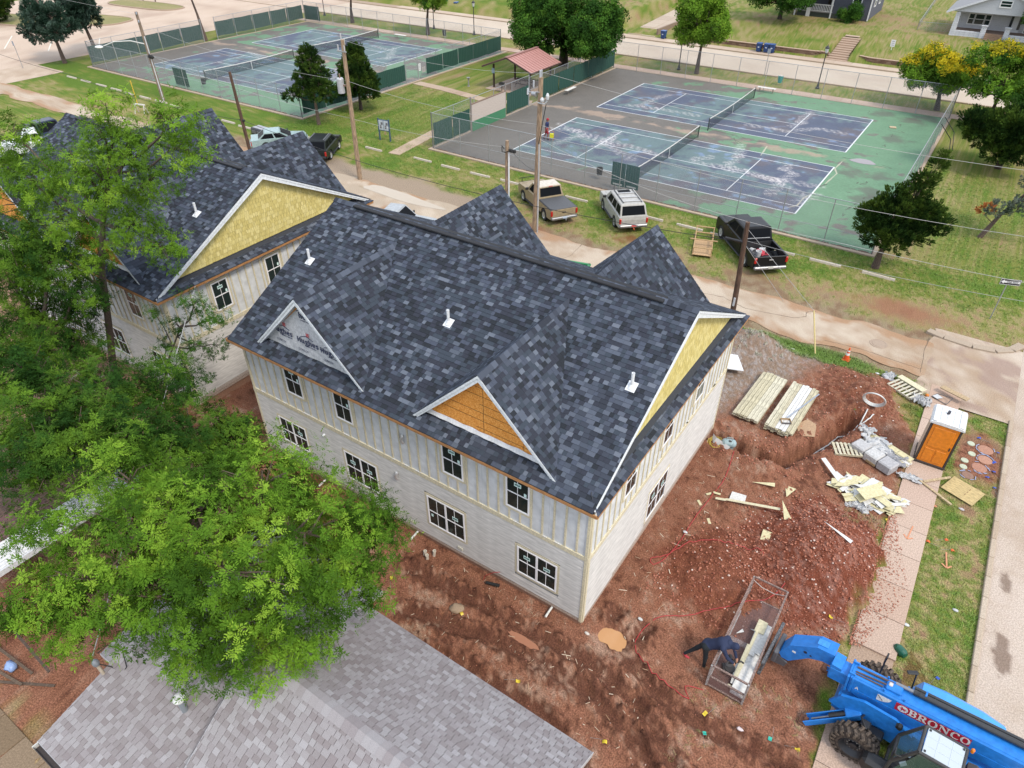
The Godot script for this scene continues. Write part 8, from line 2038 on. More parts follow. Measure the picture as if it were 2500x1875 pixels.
func build_people():
	var m := M("figure",Color.WHITE,{vc = true,rough = .85})
	var navy := Color(.012,.022,.055);var jeans := Color(.010,.012,.018);var tan := Color(.33,.17,.11)
	var t := thing("person","worker in a navy hooded sweatshirt bending into the basket over a saw","person",V(19.45,0,56.45))
	var hip := V(-.12,.98,.0)
	var c := [[hip+V(0,0,-.09),hip+V(0,0,.09),.135,.135,jeans,.06],[hip,V(.28,1.33,-.05),.155,.175,navy,.08],[V(.28,1.33,-.05),V(.46,1.37,-.08),.175,.12,navy,.08],
		[V(.34,1.38,-.26),V(.34,1.38,.14),.085,.085,navy,.06],
		[hip+V(0,-.02,.1),V(-.05,.53,.12),.095,.068,jeans,.04],[V(-.05,.53,.12),V(-.02,.1,.14),.068,.048,jeans,.03],
		[hip+V(-.02,-.02,-.08),V(-.38,.60,.02),.095,.068,jeans,.04],[V(-.38,.60,.02),V(-.66,.16,.1),.068,.048,jeans,.03],
		[V(-.04,.06,.14),V(.14,.045,.12),.048,.042,Color(.16,.08,.04),.02],[V(-.68,.12,.1),V(-.60,.05,.11),.045,.04,Color(.45,.05,.06),.02],[V(-.60,.05,.11),V(-.52,.045,.11),.04,.035,Color(.45,.05,.06),.02],
		[V(.36,1.37,.15),V(.55,1.08,.16),.07,.055,navy,.04],[V(.55,1.08,.16),V(.72,.82,.04),.055,.042,navy,.03],
		[V(.36,1.37,-.27),V(.57,1.09,-.30),.07,.055,navy,.04],[V(.57,1.09,-.30),V(.74,.80,-.2),.055,.042,navy,.03]]
	var b := MB.new();skin(b,c,.021)
	skin(b,hand(V(.72,.82,.04),V(.80,.70,-.0),V(.3,.95,0),tan),.0095);skin(b,hand(V(.74,.80,-.2),V(.82,.68,-.14),V(.3,.95,0),tan),.0095)
	head(b,V(.62,1.38,-.09),V(.62,-.78,.05).normalized(),V(.78,.62,0).normalized(),tan,Color(.012,.018,.04))
	part(t,"body",b,m)
	b = MB.new();skin(b,[[V(.64,1.45,-.09),V(.58,1.41,-.09),.105,.112,navy,.02],[V(.48,1.38,-.09),V(.44,1.41,-.09),.10,.11,navy,.04]],.014);part(t,"hood",b,m)
	t = thing("person","person in a navy shirt, red shorts and red cap walking on the court","person",V(-10.8,.06,16.8),.5)
	var sk := Color(.20,.10,.065);var red := Color(.28,.015,.025);var blue := Color(.012,.022,.075)
	c = [[V(0,.95,-.08),V(0,.95,.08),.13,.13,red,.05],[V(0,1.0,0),V(.02,1.36,0),.15,.17,blue,.08],[V(.01,1.42,-.17),V(.01,1.42,.17),.085,.085,blue,.06],
		[V(.01,.92,.09),V(.1,.60,.1),.105,.095,red,.03],[V(.1,.60,.1),V(.12,.48,.1),.07,.062,sk,.02],[V(.12,.48,.1),V(.06,.1,.1),.062,.042,sk,.03],
		[V(.0,.92,-.09),V(-.07,.60,-.1),.105,.095,red,.03],[V(-.07,.60,-.1),V(-.09,.48,-.1),.07,.062,sk,.02],[V(-.09,.48,-.1),V(-.24,.12,-.1),.062,.042,sk,.03],
		[V(.05,.05,.1),V(.22,.04,.11),.045,.038,Color(.04,.04,.05),.02],[V(-.26,.08,-.1),V(-.11,.04,-.1),.045,.038,Color(.04,.04,.05),.02],
		[V(.01,1.42,.2),V(-.08,1.15,.26),.062,.052,blue,.03],[V(-.08,1.15,.26),V(.02,.92,.25),.042,.034,sk,.02],[V(.01,1.42,-.2),V(.1,1.15,-.26),.062,.052,blue,.03],[V(.1,1.15,-.26),V(.22,.95,-.24),.042,.034,sk,.02],[V(.02,1.42,0),V(.03,1.55,0),.06,.055,sk,.03]]
	b = MB.new();skin(b,c,.02)
	skin(b,hand(V(.02,.92,.25),V(.05,.8,.25),V(0,.1,1),sk),.008);skin(b,hand(V(.22,.95,-.24),V(.3,.85,-.24),V(0,.1,-1),sk),.008)
	head(b,V(.06,1.66,0),V(.98,-.2,0).normalized(),V(.2,.98,0).normalized(),sk,Color(.02,.015,.012));part(t,"body",b,m)
	b = MB.new();skin(b,[[V(.04,1.73,0),V(.06,1.74,0),.108,.104,red,.02],[V(.12,1.70,-.03),V(.2,1.68,.0),.03,.02,red,.02],[V(.12,1.70,.03),V(.2,1.68,.0),.03,.02,red,.02]],.016);part(t,"cap",b,m)
	var k := thing("ball_hopper","yellow wire tennis ball hopper on the court beside the walking person","hopper",V(-10.3,.06,16.75),.4)
	b = MB.new();for y in [.25,.55]: b.box(V(0,y,0),V(.34,.03,.34))
	for s in [-1.0,1.0]: b.box(V(s*.16,.4,0),V(.02,.34,.32));b.box(V(0,.4,s*.16),V(.32,.34,.02))
	part(k,"basket",b,plain(Color(.62,.60,.02),.5))
	b = MB.new();for s in [-1.0,1.0]: b.rod(V(s*.16,0,-.16),V(s*.16,.6,-.16),.012,-1,5);b.rod(V(s*.16,0,.16),V(s*.16,.6,.16),.012,-1,5)
	b.rod(V(-.16,.8,0),V(.16,.8,0),.015,-1,5);b.rod(V(-.16,.6,0),V(-.16,.8,0),.012,-1,5);b.rod(V(.16,.6,0),V(.16,.8,0),.012,-1,5);part(k,"handle",b,plain(Color(.6,.15,.05)))
# ---------- trees
const FG := [ 8.59,7.50,64.44,1.80,9.21,7.50,62.88,1.70,7.96,7.50,65.62,1.70,10.28,7.00,64.97,2.00,10.91,7.00,63.10,1.80,11.46,6.00,62.19,1.40,7.62,6.50,66.58,1.50,6.40,6.00,67.37,1.10,9.21,6.30,66.13,1.50,10.76,5.80,65.70,1.30,11.22,6.00,64.39,1.50,11.49,5.50,65.47,0.90,10.29,5.20,66.31,0.70,12.12,5.40,64.73,0.80,11.96,5.80,63.17,1.10,5.39,7.00,66.53,1.00,7.18,5.50,67.51,0.80,6.14,7.50,64.79,1.20,5.96,5.60,67.88,0.70,11.01,6.20,61.38,1.00 ]
const MID := [ -0.65,6.00,63.89,1.60,0.16,6.00,62.34,1.60,0.71,5.50,60.65,1.40,2.44,5.80,62.71,1.60,3.21,5.00,61.32,1.40,4.18,4.50,60.95,1.20,1.88,6.00,64.25,1.50,-2.65,6.50,63.44,1.50,1.50,6.20,65.39,1.40,4.11,5.20,62.78,1.30,3.35,4.20,59.89,0.80 ]
const LEFT := [ -7.97,6.50,60.50,1.50,-7.06,5.03,60.30,1.40,-10.41,3.58,61.00,1.50,-5.50,6.51,59.60,1.10,-6.03,7.91,60.00,1.30,-6.67,8.72,60.80,1.40,-9.69,2.47,60.80,1.30,-6.44,4.11,60.00,1.00 ]
const TALL := [ -0.77,14.01,58.60,0.70,-1.49,13.01,58.70,1.00,-3.75,11.58,58.90,1.40,-0.71,12.57,58.40,1.20,1.61,13.75,58.10,0.90,1.68,12.97,58.00,0.80,-2.06,11.19,58.70,1.50,-5.87,10.81,59.20,1.30,-6.08,12.38,59.40,1.00,-7.91,9.68,59.50,1.30,-5.19,9.29,59.00,1.40,-2.01,9.87,58.40,1.30,-0.93,9.17,58.20,0.90,-8.31,7.84,59.30,1.20,-4.79,8.14,58.90,1.00,-7.27,11.16,59.40,0.90,-0.19,11.71,58.20,0.90 ]
const SMALL := [ -0.69,7.04,58.00,0.70,0.29,6.64,57.90,0.65,-2.42,5.47,58.00,0.60,-1.51,4.67,58.00,0.70,-3.99,3.92,58.00,0.50,0.07,5.22,57.90,0.50,-4.01,5.48,58.00,0.40,-1.81,3.09,57.90,0.35 ]
func leaf(b: MB,at: Vector3,d: Vector3,up: Vector3,L: float,w: float,fold := .25):       # two folded halves
	var s := d.cross(up).normalized();var n := s.cross(d).normalized()
	var tip := at+d*L;var mid := at+d*L*.45
	for q in [-1.0,1.0]:
		var e: Vector3 = mid+s*q*w+n*w*fold
		var nn: Vector3 = (n - s*q*fold).normalized()
		var i0 := b.put(at,nn);var i1 := b.put(e,nn);var i2 := b.put(tip,nn)
		b.face(i0,i1,i2,nn)
func spray(kind: String,variant: int) -> Mesh:
	var key := kind+str(variant)
	if meshes.has(key): return meshes[key]
	var g := RandomNumberGenerator.new();g.seed = hash(key)
	var b := MB.new()
	if kind == "pinnate":       # a leafy twig along +y: compound leaves spring from it on all sides,arch over and hang
		for k in 7:
			var h := .30*k/6.0;var a := k*2.4+g.randf_range(-.5,.5);var el := g.randf_range(.15,.75) if k < 6 else 1.3
			var d := V(cos(a)*cos(el),sin(el),sin(a)*cos(el));var at := V(.02*sin(k*1.9),h,.02*cos(k*1.9));var L := g.randf_range(.20,.36)*lerpf(1.1,.8,k/6.0)
			var bend := V(g.randf_range(-.05,.05),g.randf_range(-.18,-.04),g.randf_range(-.05,.05))
			for j in 5:
				var t := (j+1)/5.0
				var p := at+d*L*t+bend*t*t
				var dd := (d+bend*t*5.0).normalized();var s := dd.cross(V(.1,1,.05)).normalized()
				b.col = Color.WHITE*g.randf_range(.75,1.2)
				if j == 4: leaf(b,p,dd,Vector3.UP,.13,.02)
				else:
					for q in [-1.0,1.0]: leaf(b,p,(dd*g.randf_range(.5,.9)+s*q+V(0,g.randf_range(-.5,.05),0)).normalized(),Vector3.UP,g.randf_range(.085,.13),.0185)
	elif kind == "broad":
		for k in 30:
			var d := V(g.randf_range(-1,1),g.randf_range(-.35,.9),g.randf_range(-1,1)).normalized();var at := V(g.randf_range(-.3,.3),g.randf_range(-.14,.16),g.randf_range(-.3,.3))
			b.col = Color.WHITE*g.randf_range(.78,1.18)
			leaf(b,at,d,V(g.randf_range(-.4,.4),1,g.randf_range(-.4,.4)).normalized(),g.randf_range(.13,.2),g.randf_range(.045,.07))
	else:        # needle plume: scaly shoots that point outward along +y
		for k in 34:
			var h := g.randf_range(0,.42);var a := g.randf_range(0,TAU)
			var d := V(cos(a)*.75,g.randf_range(.5,1.2),sin(a)*.75).normalized();var at := V(cos(a)*.03,h,sin(a)*.03)
			b.col = Color.WHITE*g.randf_range(.7,1.2)
			leaf(b,at,d,V(cos(a+1.5),.2,sin(a+1.5)),g.randf_range(.14,.26),.042,.4)
	meshes[key] = b.mesh()
	return meshes[key]
func bark(c: Color) -> StandardMaterial3D: return M("bark"+c.to_html(),c,{rough = .95,tex = grain("barkt",161,.05,.45,1.0,256,4),scale = V(1.6,.5,1.6)})
# o: kind,dens (sprays per square metre of lobe),size,cols,bark,r (trunk radius),shell (how far in the sprays reach),point (plumes point outwards)
func tree(called: String,label: String,cat: String,base: Vector3,trunk: Array,lobes: Array,o: Dictionary,group := "") -> Node3D:
	var t := thing(called,label,cat,base,0.0,group)
	var b := MB.new();var pts := [V(0,-.2,0)];var rad := [o.r*1.35]
	for k in trunk.size(): pts.append(trunk[k] - base);rad.append(o.r*lerpf(1.0,.45,float(k+1)/trunk.size()))
	b.tube(pts,rad,9);part(t,"trunk",b,bark(o.bark))
	var limbs := MB.new()
	var sites := []
	for k in range(0,lobes.size(),4):
		var c := V(lobes[k],lobes[k+1],lobes[k+2]) - base;var R: float = lobes[k+3]*o.get("rs",1.0)
		var from: Vector3 = pts[-1];var best := 1e9
		for j in range(1,pts.size()):
			for q in 4:
				var p: Vector3 = pts[j - 1].lerp(pts[j],q/3.0)
				var s := p.distance_to(c)+maxf(0.0,p.y - c.y+.4)*3.0
				if p.y > o.get("low",1.2) and s < best: best = s;from = p
		var m1 := from.lerp(c,.5)+V(rf(-.2,.2),-R*.25+rf(-.1,.1),rf(-.2,.2));var m2 := from.lerp(c,.8)+V(rf(-.12,.12),rf(-.1,.1),rf(-.12,.12))
		var lr: float = clampf(R*.055,.02,o.r*.55)
		limbs.tube([from,m1,m2,c+V(0,R*.3,0)],[lr*1.4,lr,lr*.7,lr*.3],6)
		for j in int(5*R)+2:
			var e := c+V(rf(-1,1),rf(-.5,.9),rf(-1,1)).normalized()*R*rf(.6,.95);var a := m2.lerp(c,rng.randf())
			limbs.tube([a,a.lerp(e,.5)+V(rf(-.1,.1),rf(0,.15),rf(-.1,.1)),e],[lr*.45,lr*.3,lr*.12],4,false)
		var n := int(o.dens*R*R)
		for j in n:
			var d := V(rf(-1,1),rf(-1,1),rf(-1,1))
			while d.length() > 1.0 or d.length() < .1: d = V(rf(-1,1),rf(-1,1),rf(-1,1))
			d = d.normalized()
			var q := lerpf(o.get("shell",.55),1.0,sqrt(rng.randf()))
			var lump: float = 1.0+.28*noise(171,1.0,2).get_noise_3d(d.x*1.5+k,d.y*1.5,d.z*1.5+c.x)*2.0
			var sq := V(1,o.get("flat",.8),1)
			sites.append([c+d*q*R*lump*sq,d])
	part(t,"branch",limbs,bark(o.bark))
	var mm := []
	for v in 3: mm.append([])
	for s in sites: mm[rng.randi() % 3].append(s)
	for v in 3:
		var m := MultiMesh.new();m.transform_format = MultiMesh.TRANSFORM_3D;m.use_colors = true;m.mesh = spray(o.kind,v);m.instance_count = mm[v].size()
		for k in mm[v].size():
			var s: Array = mm[v][k];var d: Vector3 = s[1];var z: float = o.size*rf(.7,1.25)
			var bs: Basis
			if o.get("point",false):
				var up := (d+V(0,o.get("lift",.7),0)+V(rf(-.3,.3),rf(-.2,.2),rf(-.3,.3))).normalized()
				var sd := up.cross(V(.3,.1,.9)).normalized();bs = Basis(sd,up,sd.cross(up))*Basis(Vector3.UP,rf(0,6))
			else:
				var up := (V(0,o.get("lift",.5),0)+d+V(rf(-.6,.6),rf(-.4,.4),rf(-.6,.6))).normalized();var sd := up.cross(V(.31,.1,.9)).normalized();bs = Basis(sd,up,sd.cross(up))*Basis(Vector3.UP,rf(0,6))
			m.set_instance_transform(k,Transform3D(bs.scaled(Vector3.ONE*z),s[0]))
			var cc: Array = o.cols;var u := clampf(.5+noise(172,.55,2).get_noise_3dv(s[0]+base)*.9+rf(-.3,.3),0,.999)*(cc.size() - 1)
			var c: Color = cc[int(u)].lerp(cc[int(u)+1],u - int(u))
			if o.has("bloom") and s[0].y > o.bloomy and rng.randf() < .75 and d.y > -.1: c = o.bloom.lerp(c,rf(0,.5))
			if o.has("dead") and (s[0]+base).distance_to(o.dead) < o.deadr: c = Color(.42,.15,.05)
			m.set_instance_color(k,c)
		var mi := MultiMeshInstance3D.new();mi.name = "crown";mi.multimesh = m
		mi.material_override = M("leafy"+o.kind,Color.WHITE,{vc = true,rough = .7,spec = .12,back = Color(.55,.62,.25) if o.kind != "needle" else Color(.12,.14,.06)})
		t.add_child(mi,true);stuff(mi)
	return t
func ball_lobes(c: Vector3,r: Vector3,n: int,lr: float,sd: int) -> Array:
	var g := RandomNumberGenerator.new();g.seed = sd;var out := []
	for k in n:
		var d := V(g.randf_range(-1,1),g.randf_range(-.75,1),g.randf_range(-1,1)).normalized()*pow(g.randf_range(.25,1.0),.5)
		out.append_array([c.x+d.x*r.x,c.y+d.y*r.y,c.z+d.z*r.z,lr*g.randf_range(.75,1.2)])
	return out
func cone_lobes(base: Vector3,h: float,r: float,low: float,n: int,lr: float,sd: int,lean := Vector3.ZERO) -> Array:
	var g := RandomNumberGenerator.new();g.seed = sd;var out := []
	for k in n:
		var f := (k+.5)/n;var y := lerpf(low,h,f);var rr := r*pow(1.0 - f,.75)*g.randf_range(.55,1.0);var a := k*2.399+g.randf_range(-.3,.3)
		out.append_array([base.x+cos(a)*rr+lean.x*f,base.y+y,base.z+sin(a)*rr+lean.z*f,lr*lerpf(1.1,.55,f)*g.randf_range(.8,1.15)])
	return out
func build_trees():
	var bright := [Color(.03,.07,.008),Color(.055,.12,.013),Color(.085,.175,.016),Color(.14,.26,.024),Color(.22,.35,.038)]
	var fresh := [Color(.040,.085,.012),Color(.07,.14,.018),Color(.115,.215,.022),Color(.17,.29,.032)]
	var deep := [Color(.018,.05,.010),Color(.032,.085,.014),Color(.05,.125,.018),Color(.085,.18,.025)]
	var grey := Color(.22,.16,.12)
	tree("pecan_tree","large bright green leafy tree spreading over the taupe roof","tree",V(6.6,0,63.6),[V(6.9,2.5,63.6),V(7.6,4.6,63.8),V(8.6,6.2,64.2)],FG,{kind = "pinnate",rs = .86,dens = 125.0,size = .72,cols = bright,bark = grey,r = .24,low = 2.2,shell = .35,flat = .75})
	tree("pecan_tree","dense darker green tree between the tin shed and the new house","tree",V(1.4,0,62.0),[V(1.4,2.2,62.0),V(1.5,4.4,62.3)],MID,{kind = "pinnate",rs = .92,dens = 160.0,size = .74,cols = [deep[0],deep[1],fresh[1],fresh[2]],bark = grey,r = .22,low = 1.5,shell = .3,flat = .8})
	tree("pecan_tree","green tree at the back of the lot crowding the tall tree","tree",V(-8.5,0,61.4),[V(-8.4,2.5,61.2),V(-7.6,5.0,60.8)],LEFT,{kind = "pinnate",rs = .95,dens = 150.0,size = .74,cols = [deep[0],deep[1],fresh[1],fresh[2]],bark = grey,r = .2,low = 1.2,shell = .35})
	tree("pecan_tree","tall slender leafy tree standing in front of the second house","tree",V(-8.1,0,58.8),[V(-7.2,2.2,58.9),V(-6.1,4.6,58.85),V(-4.9,7.4,58.8),V(-3.6,9.6,58.7),V(-2.2,11.6,58.6)],TALL,{kind = "pinnate",rs = .86,dens = 96.0,size = .72,cols = [fresh[1],fresh[2],bright[2],bright[3],bright[4]],bark = Color(.17,.125,.095),r = .17,low = 4.0,shell = .3,flat = .7})
	tree("young_tree","small young tree at the corner of the second house","tree",V(-5.0,0,58.5),[V(-4.4,1.8,58.45),V(-3.2,3.8,58.3),V(-1.9,5.6,58.1)],SMALL,{kind = "pinnate",rs = .86,dens = 130.0,size = .55,cols = deep,bark = Color(.13,.10,.08),r = .06,low = 2.0,shell = .25})
	tree("leafy_bush","low green shrub against the main house corner wall","shrub",V(3.2,0,58.6),[V(3.3,.6,58.6)],[3.2,.9,58.6,.55,4.3,1.0,58.9,.55,5.2,.9,59.3,.6,6.2,1.0,59.8,.6,7.2,1.1,60.2,.5,5.6,1.6,60.0,.5,3.7,1.9,58.5,.3],{kind = "pinnate",rs = .86,dens = 170.0,size = .55,cols = fresh,bark = grey,r = .05,low = .2,shell = .2})
	tree("elm_tree","big broad dark green tree shading the pink pavilion roof","tree",V(-23.6,0,-7.8),[V(-23.6,2.4,-7.8),V(-23.2,4.2,-7.6)],ball_lobes(V(-22.0,5.0,-5.2),V(6.6,2.9,4.6),42,1.75,11),{kind = "broad",dens = 42.0,size = 1.25,cols = deep,bark = Color(.10,.07,.05),r = .5,shell = .5})
	tree("maple_tree","round bright green tree on the verge between two lamp posts","tree",V(-8.85,0,-13.0),[V(-8.8,2.2,-13.0),V(-8.7,4.0,-13.0)],ball_lobes(V(-8.8,5.7,-13.0),V(2.6,2.7,2.6),18,1.25,12),{kind = "broad",dens = 50.0,size = 1.05,cols = [fresh[0],fresh[2],bright[3],bright[4]],bark = Color(.16,.11,.08),r = .22,shell = .45})
	tree("rain_tree","round tree covered with yellow blossom by the court corner","tree",V(16.4,0,-12.6),[V(16.2,1.2,-12.6),V(15.8,2.6,-12.6)],ball_lobes(V(15.5,3.6,-12.4),V(2.9,1.7,2.7),22,1.2,13),{kind = "broad",dens = 55.0,size = .95,cols = [fresh[0],fresh[1],fresh[2],bright[3]],bark = Color(.09,.06,.045),r = .24,shell = .45,bloom = Color(.62,.45,.02),bloomy = 4.0})
	tree("rain_tree","leafy tree with some yellow blossom beyond the court corner","tree",V(21.0,0,-10.6),[V(21.0,1.5,-10.6),V(21.0,3.2,-10.2)],ball_lobes(V(21.2,4.8,-8.8),V(3.0,2.6,2.6),20,1.2,14),{kind = "broad",dens = 45.0,size = .95,cols = [deep[0],deep[2],fresh[2],bright[3]],bark = Color(.09,.06,.045),r = .2,shell = .4,bloom = Color(.55,.42,.02),bloomy = 6.4})
	tree("rain_tree","second leafy tree with yellow blossom further along the side street","tree",V(24.4,0,-5.4),[V(24.4,2.0,-5.4)],ball_lobes(V(24.2,4.6,-5.2),V(2.4,2.6,2.4),14,1.1,15),{kind = "broad",dens = 45.0,size = .95,cols = [deep[1],fresh[1],bright[3]],bark = Color(.09,.06,.045),r = .18,shell = .4,bloom = Color(.5,.42,.03),bloomy = 6.0})
	var jun := [Color(.012,.03,.008),Color(.025,.055,.012),Color(.045,.085,.015),Color(.075,.125,.02)]
	tree("juniper_tree","dark spreading juniper behind the bowed court fence","tree",V(22.9,0,2.4),[V(23.0,1.4,2.5),V(22.8,2.6,2.8)],ball_lobes(V(22.3,3.0,3.2),V(2.9,1.7,2.6),18,1.05,16),{kind = "needle",dens = 130.0,size = .9,cols = jun,bark = Color(.10,.065,.045),r = .22,shell = .45,point = true})
	tree("juniper_tree","wind-swept juniper with a twisted trunk at the court corner","tree",V(18.3,0,25.9),[V(18.3,.9,25.9),V(18.5,1.9,25.7),V(18.9,3.6,25.4)],[18.0,2.3,26.2,.95,17.3,2.7,26.0,.75,18.9,2.2,26.1,.95,19.7,2.5,25.4,.85,20.5,3.0,25.0,.7,18.3,3.4,25.6,1.0,19.1,3.5,25.2,.95,17.4,3.6,25.6,.6,19.9,3.6,24.9,.7,18.9,4.5,25.0,.75,19.2,5.3,24.7,.5,19.5,6.1,24.5,.36,19.6,6.7,24.4,.25,18.0,4.2,25.4,.55,16.9,3.1,25.8,.5],{kind = "needle",dens = 300.0,size = .62,cols = jun,bark = Color(.16,.11,.085),r = .2,low = .8,shell = .35,point = true,lift = .9,dead = V(18.3,2.9,26.6),deadr = .01})
	tree("spruce_tree","sparse leaning blue spruce with a patch of rust-brown needles","tree",V(23.05,0,17.6),[V(23.7,1.6,17.2),V(24.6,3.2,16.8),V(25.6,5.0,16.4)],[23.2,2.2,18.2,.45,24.4,2.3,17.6,.55,25.2,3.0,17.5,.6,24.6,3.9,16.6,.65,25.6,4.2,16.8,.7,25.4,5.2,16.2,.6,26.4,5.2,16.4,.7,26.0,6.2,16.0,.6,26.6,3.4,17.2,.6,22.8,1.9,17.6,.3],{kind = "needle",dens = 190.0,size = .62,cols = [Color(.06,.085,.06),Color(.12,.15,.115),Color(.20,.235,.19)],bark = Color(.19,.13,.10),r = .13,low = .9,shell = .15,point = true,dead = V(22.8,1.9,17.6),deadr = .65})
	tree("cedar_tree","slender layered cedar by the court corner beside the transformer pole","tree",V(-30.75,0,24.9),[V(-30.75,2.2,24.9),V(-30.7,4.5,24.9),V(-30.7,6.3,24.9)],cone_lobes(V(-30.75,0,24.9),6.6,2.1,2.5,26,.62,17),{kind = "needle",dens = 190.0,size = .72,cols = jun,bark = Color(.24,.17,.13),r = .14,low = 1.8,shell = .35,point = true,lift = .25,flat = .5})
	tree("cedar_tree","full dark cedar standing on the lawn beside the blue courts","tree",V(-30.85,0,19.2),[V(-30.85,1.6,19.2),V(-30.8,4.6,19.2)],cone_lobes(V(-30.85,0,19.2),5.6,1.9,1.8,22,.85,18),{kind = "needle",dens = 190.0,size = .72,cols = jun,bark = Color(.10,.07,.055),r = .15,low = 1.0,shell = .4,point = true,lift = 1.0})
	var pine := [Color(.012,.03,.018),Color(.03,.06,.04),Color(.06,.10,.075),Color(.09,.14,.11)]
	tree("pine_tree","ragged blue-green pine at the corner of the side street","tree",V(-74.1,0,25.1),[V(-74.3,2.4,25.1),V(-75.4,5.0,25.0),V(-75.8,7.6,25.0)],ball_lobes(V(-74.9,4.4,25.0),V(3.2,1.8,2.6),20,.95,19),{kind = "needle",dens = 85.0,size = 1.0,cols = pine,bark = Color(.22,.15,.12),r = .2,shell = .3,point = true,lift = .4})
	tree("pine_tree","dark pine leaning beside the court fence corner","tree",V(-74.6,0,20.6),[V(-75.4,3.0,20.6),V(-77.0,5.6,20.4),V(-78.0,7.6,20.2)],ball_lobes(V(-76.2,5.2,20.4),V(2.6,2.4,2.2),18,.95,20),{kind = "needle",dens = 85.0,size = 1.0,cols = pine,bark = Color(.16,.11,.09),r = .2,shell = .3,point = true,lift = .4})
	tree("pine_tree","dark round-headed pine at the gap in the green windscreen","tree",V(-70.9,0,7.4),[V(-71.5,3.2,7.4),V(-72.4,6.0,7.3)],ball_lobes(V(-72.8,7.4,7.2),V(2.8,1.9,2.4),18,1.0,21),{kind = "needle",dens = 85.0,size = 1.0,cols = pine,bark = Color(.2,.14,.11),r = .2,shell = .3,point = true,lift = .4})
	for q in [[V(-63.5,0,-13.0),22,"street tree with a forked trunk behind the blue courts"],[V(-48.5,0,-12.6),23,"green street tree next to the black litter bin"]]:
		tree("street_tree",q[2],"tree",q[0],[q[0]+V(0,1.8,0),q[0]+V(.3,3.4,0)],ball_lobes(q[0]+V(0,5.4,0),V(2.6,1.9,2.4),15,1.2,q[1]),{kind = "broad",dens = 42.0,size = 1.1,cols = [deep[1],fresh[1],fresh[3],bright[4]],bark = Color(.12,.08,.06),r = .25,shell = .45})
	tree("yard_tree","large dark green tree on the bank before the dark house","tree",V(-7.5,1.9,-38.5),[V(-7.5,4.0,-38.5)],ball_lobes(V(-7.3,6.6,-38.0),V(3.8,3.2,3.0),22,1.5,24),{kind = "broad",dens = 40.0,size = 1.25,cols = deep,bark = Color(.08,.06,.045),r = .3,shell = .5,low = .5})
	tree("yard_tree","second dark tree shading the white porch railing","tree",V(-2.8,2.2,-44.6),[V(-2.8,4.6,-44.6)],ball_lobes(V(-3.0,7.6,-43.0),V(2.6,2.2,1.6),14,1.2,25),{kind = "broad",dens = 40.0,size = 1.25,cols = deep,bark = Color(.08,.06,.045),r = .25,shell = .5,low = .5})
	tree("garden_shrub","dense green shrub at the porch corner of the dark house","shrub",V(1.2,2.2,-41.5),[V(1.2,2.8,-41.5)],ball_lobes(V(1.1,3.5,-41.4),V(1.3,1.1,1.0),9,.75,26),{kind = "broad",dens = 60.0,size = .9,cols = deep,bark = Color(.08,.06,.045),r = .08,shell = .4,low = .1})
	tree("garden_shrub","dark green shrub hanging over the porch of the pale bungalow","shrub",V(22.3,2.0,-38.6),[V(22.3,4.0,-38.6)],ball_lobes(V(21.9,5.6,-38.6),V(1.5,1.6,1.2),9,.9,27),{kind = "broad",dens = 60.0,size = .9,cols = deep,bark = Color(.08,.06,.045),r = .1,shell = .4,low = .1})
	tree("round_shrub","round clipped evergreen on the far lawn by the parking lot","shrub",V(-107.5,.1,16.8),[V(-107.5,1.0,16.8)],ball_lobes(V(-107.5,2.6,16.8),V(2.0,2.2,2.0),16,1.3,28),{kind = "needle",dens = 55.0,size = 1.1,cols = jun,bark = Color(.08,.06,.045),r = .15,shell = .6,point = true,low = .1})
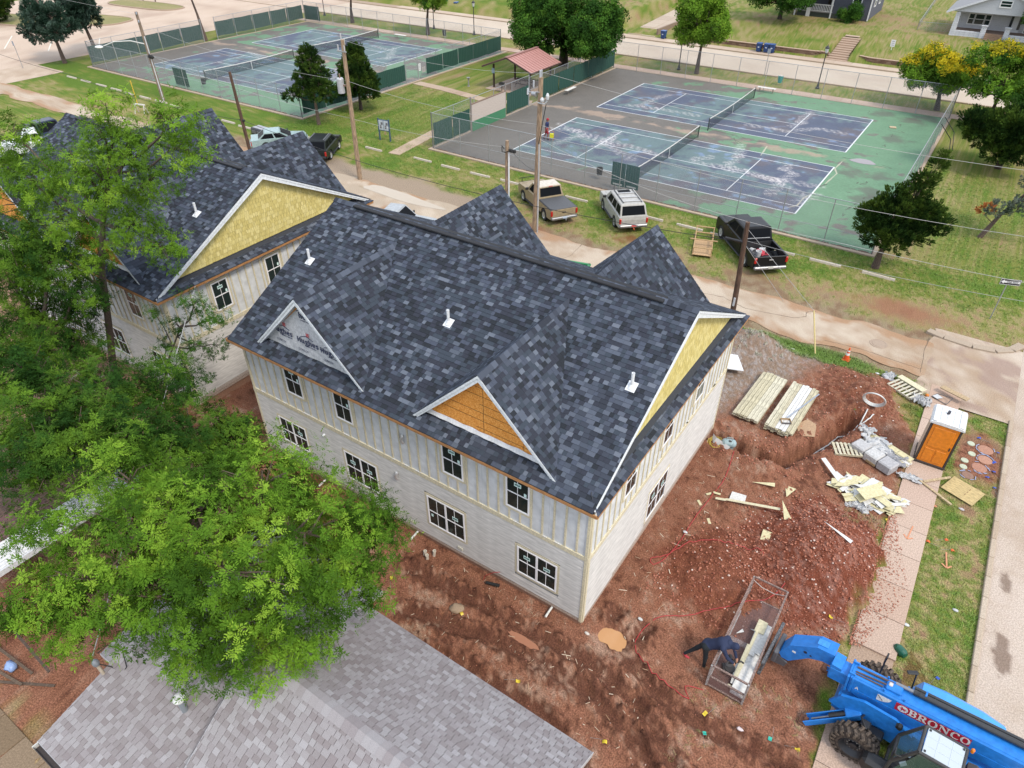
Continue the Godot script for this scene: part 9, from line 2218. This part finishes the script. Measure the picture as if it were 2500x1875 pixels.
# ---------- grass
func build_grass():
	var tuft := MB.new();var g := RandomNumberGenerator.new();g.seed = 77
	for k in 7:
		var a := g.randf()*TAU;var L := g.randf_range(.5,1.0);var at := V(g.randf_range(-.5,.5),0,g.randf_range(-.5,.5));var d := V(cos(a),0,sin(a));var s := V(-sin(a),0,cos(a))*.09
		tuft.col = Color.WHITE*g.randf_range(.8,1.2)
		var tip := at+d*L*.6+V(0,L*.9,0);var nn := V(d.x*-.4,.9,d.z*-.4).normalized()
		tuft.face(tuft.put(at - s,nn),tuft.put(at+s,nn),tuft.put(tip,nn),nn)
	var mesh := tuft.mesh()
	var mm := MultiMesh.new();mm.transform_format = MultiMesh.TRANSFORM_3D;mm.use_colors = true;mm.mesh = mesh
	var tf := [];var cl := []
	for q in [[Rect2(24.35,36.8,1.9,19.5),11000,.085],[Rect2(13.5,36.4,9.4,3.0),7000,.13],[Rect2(21.0,37.5,2.0,8.0),2500,.1],[Rect2(-20.0,24.6,46.0,8.0),30000,.10],[Rect2(18.2,5.0,9.0,20.0),9000,.12],[Rect2(-33.0,9.0,15.0,18.0),12000,.12],[Rect2(19.5,56.0,4.0,5.5),900,.10],[Rect2(21.5,46.8,1.6,1.4),350,.12]]:
		for k in q[1]:
			var x := rf(q[0].position.x,q[0].end.x);var z := rf(q[0].position.y,q[0].end.y)
			if x > 26.25 or (x > 22.9 and x < 24.33 and z > 36.3) or (z > 31.0 and z < 36.6 and x > 22.0): continue
			var n := noise(32,.22).get_noise_2d(x,z)+.7*noise(33,1.1).get_noise_2d(x,z)
			var c := ground_color(x,z)
			if c.g < c.r*.86 and q[1] > 1000: continue
			if q[1] < 1000 and n < .18: continue
			var s: float = q[2]*rf(.5,1.2)
			tf.append(Transform3D(Basis(Vector3.UP,rf(0,6)).scaled(V(s*1.3,s,s*1.3)),on(x,z,-.004)));cl.append(c.lerp(Color(.10,.185,.022),rf(.1,.55))*rf(.8,1.2))
	mm.instance_count = tf.size()
	for k in tf.size(): mm.set_instance_transform(k,tf[k]);mm.set_instance_color(k,cl[k])
	var mi := MultiMeshInstance3D.new();mi.name = "grass";mi.multimesh = mm;mi.material_override = M("blade",Color.WHITE,{vc = true,rough = .7,back = Color(.4,.45,.15)});add_child(mi)
	tag(stuff(mi),"short patchy grass on the verges and lawns","grass")
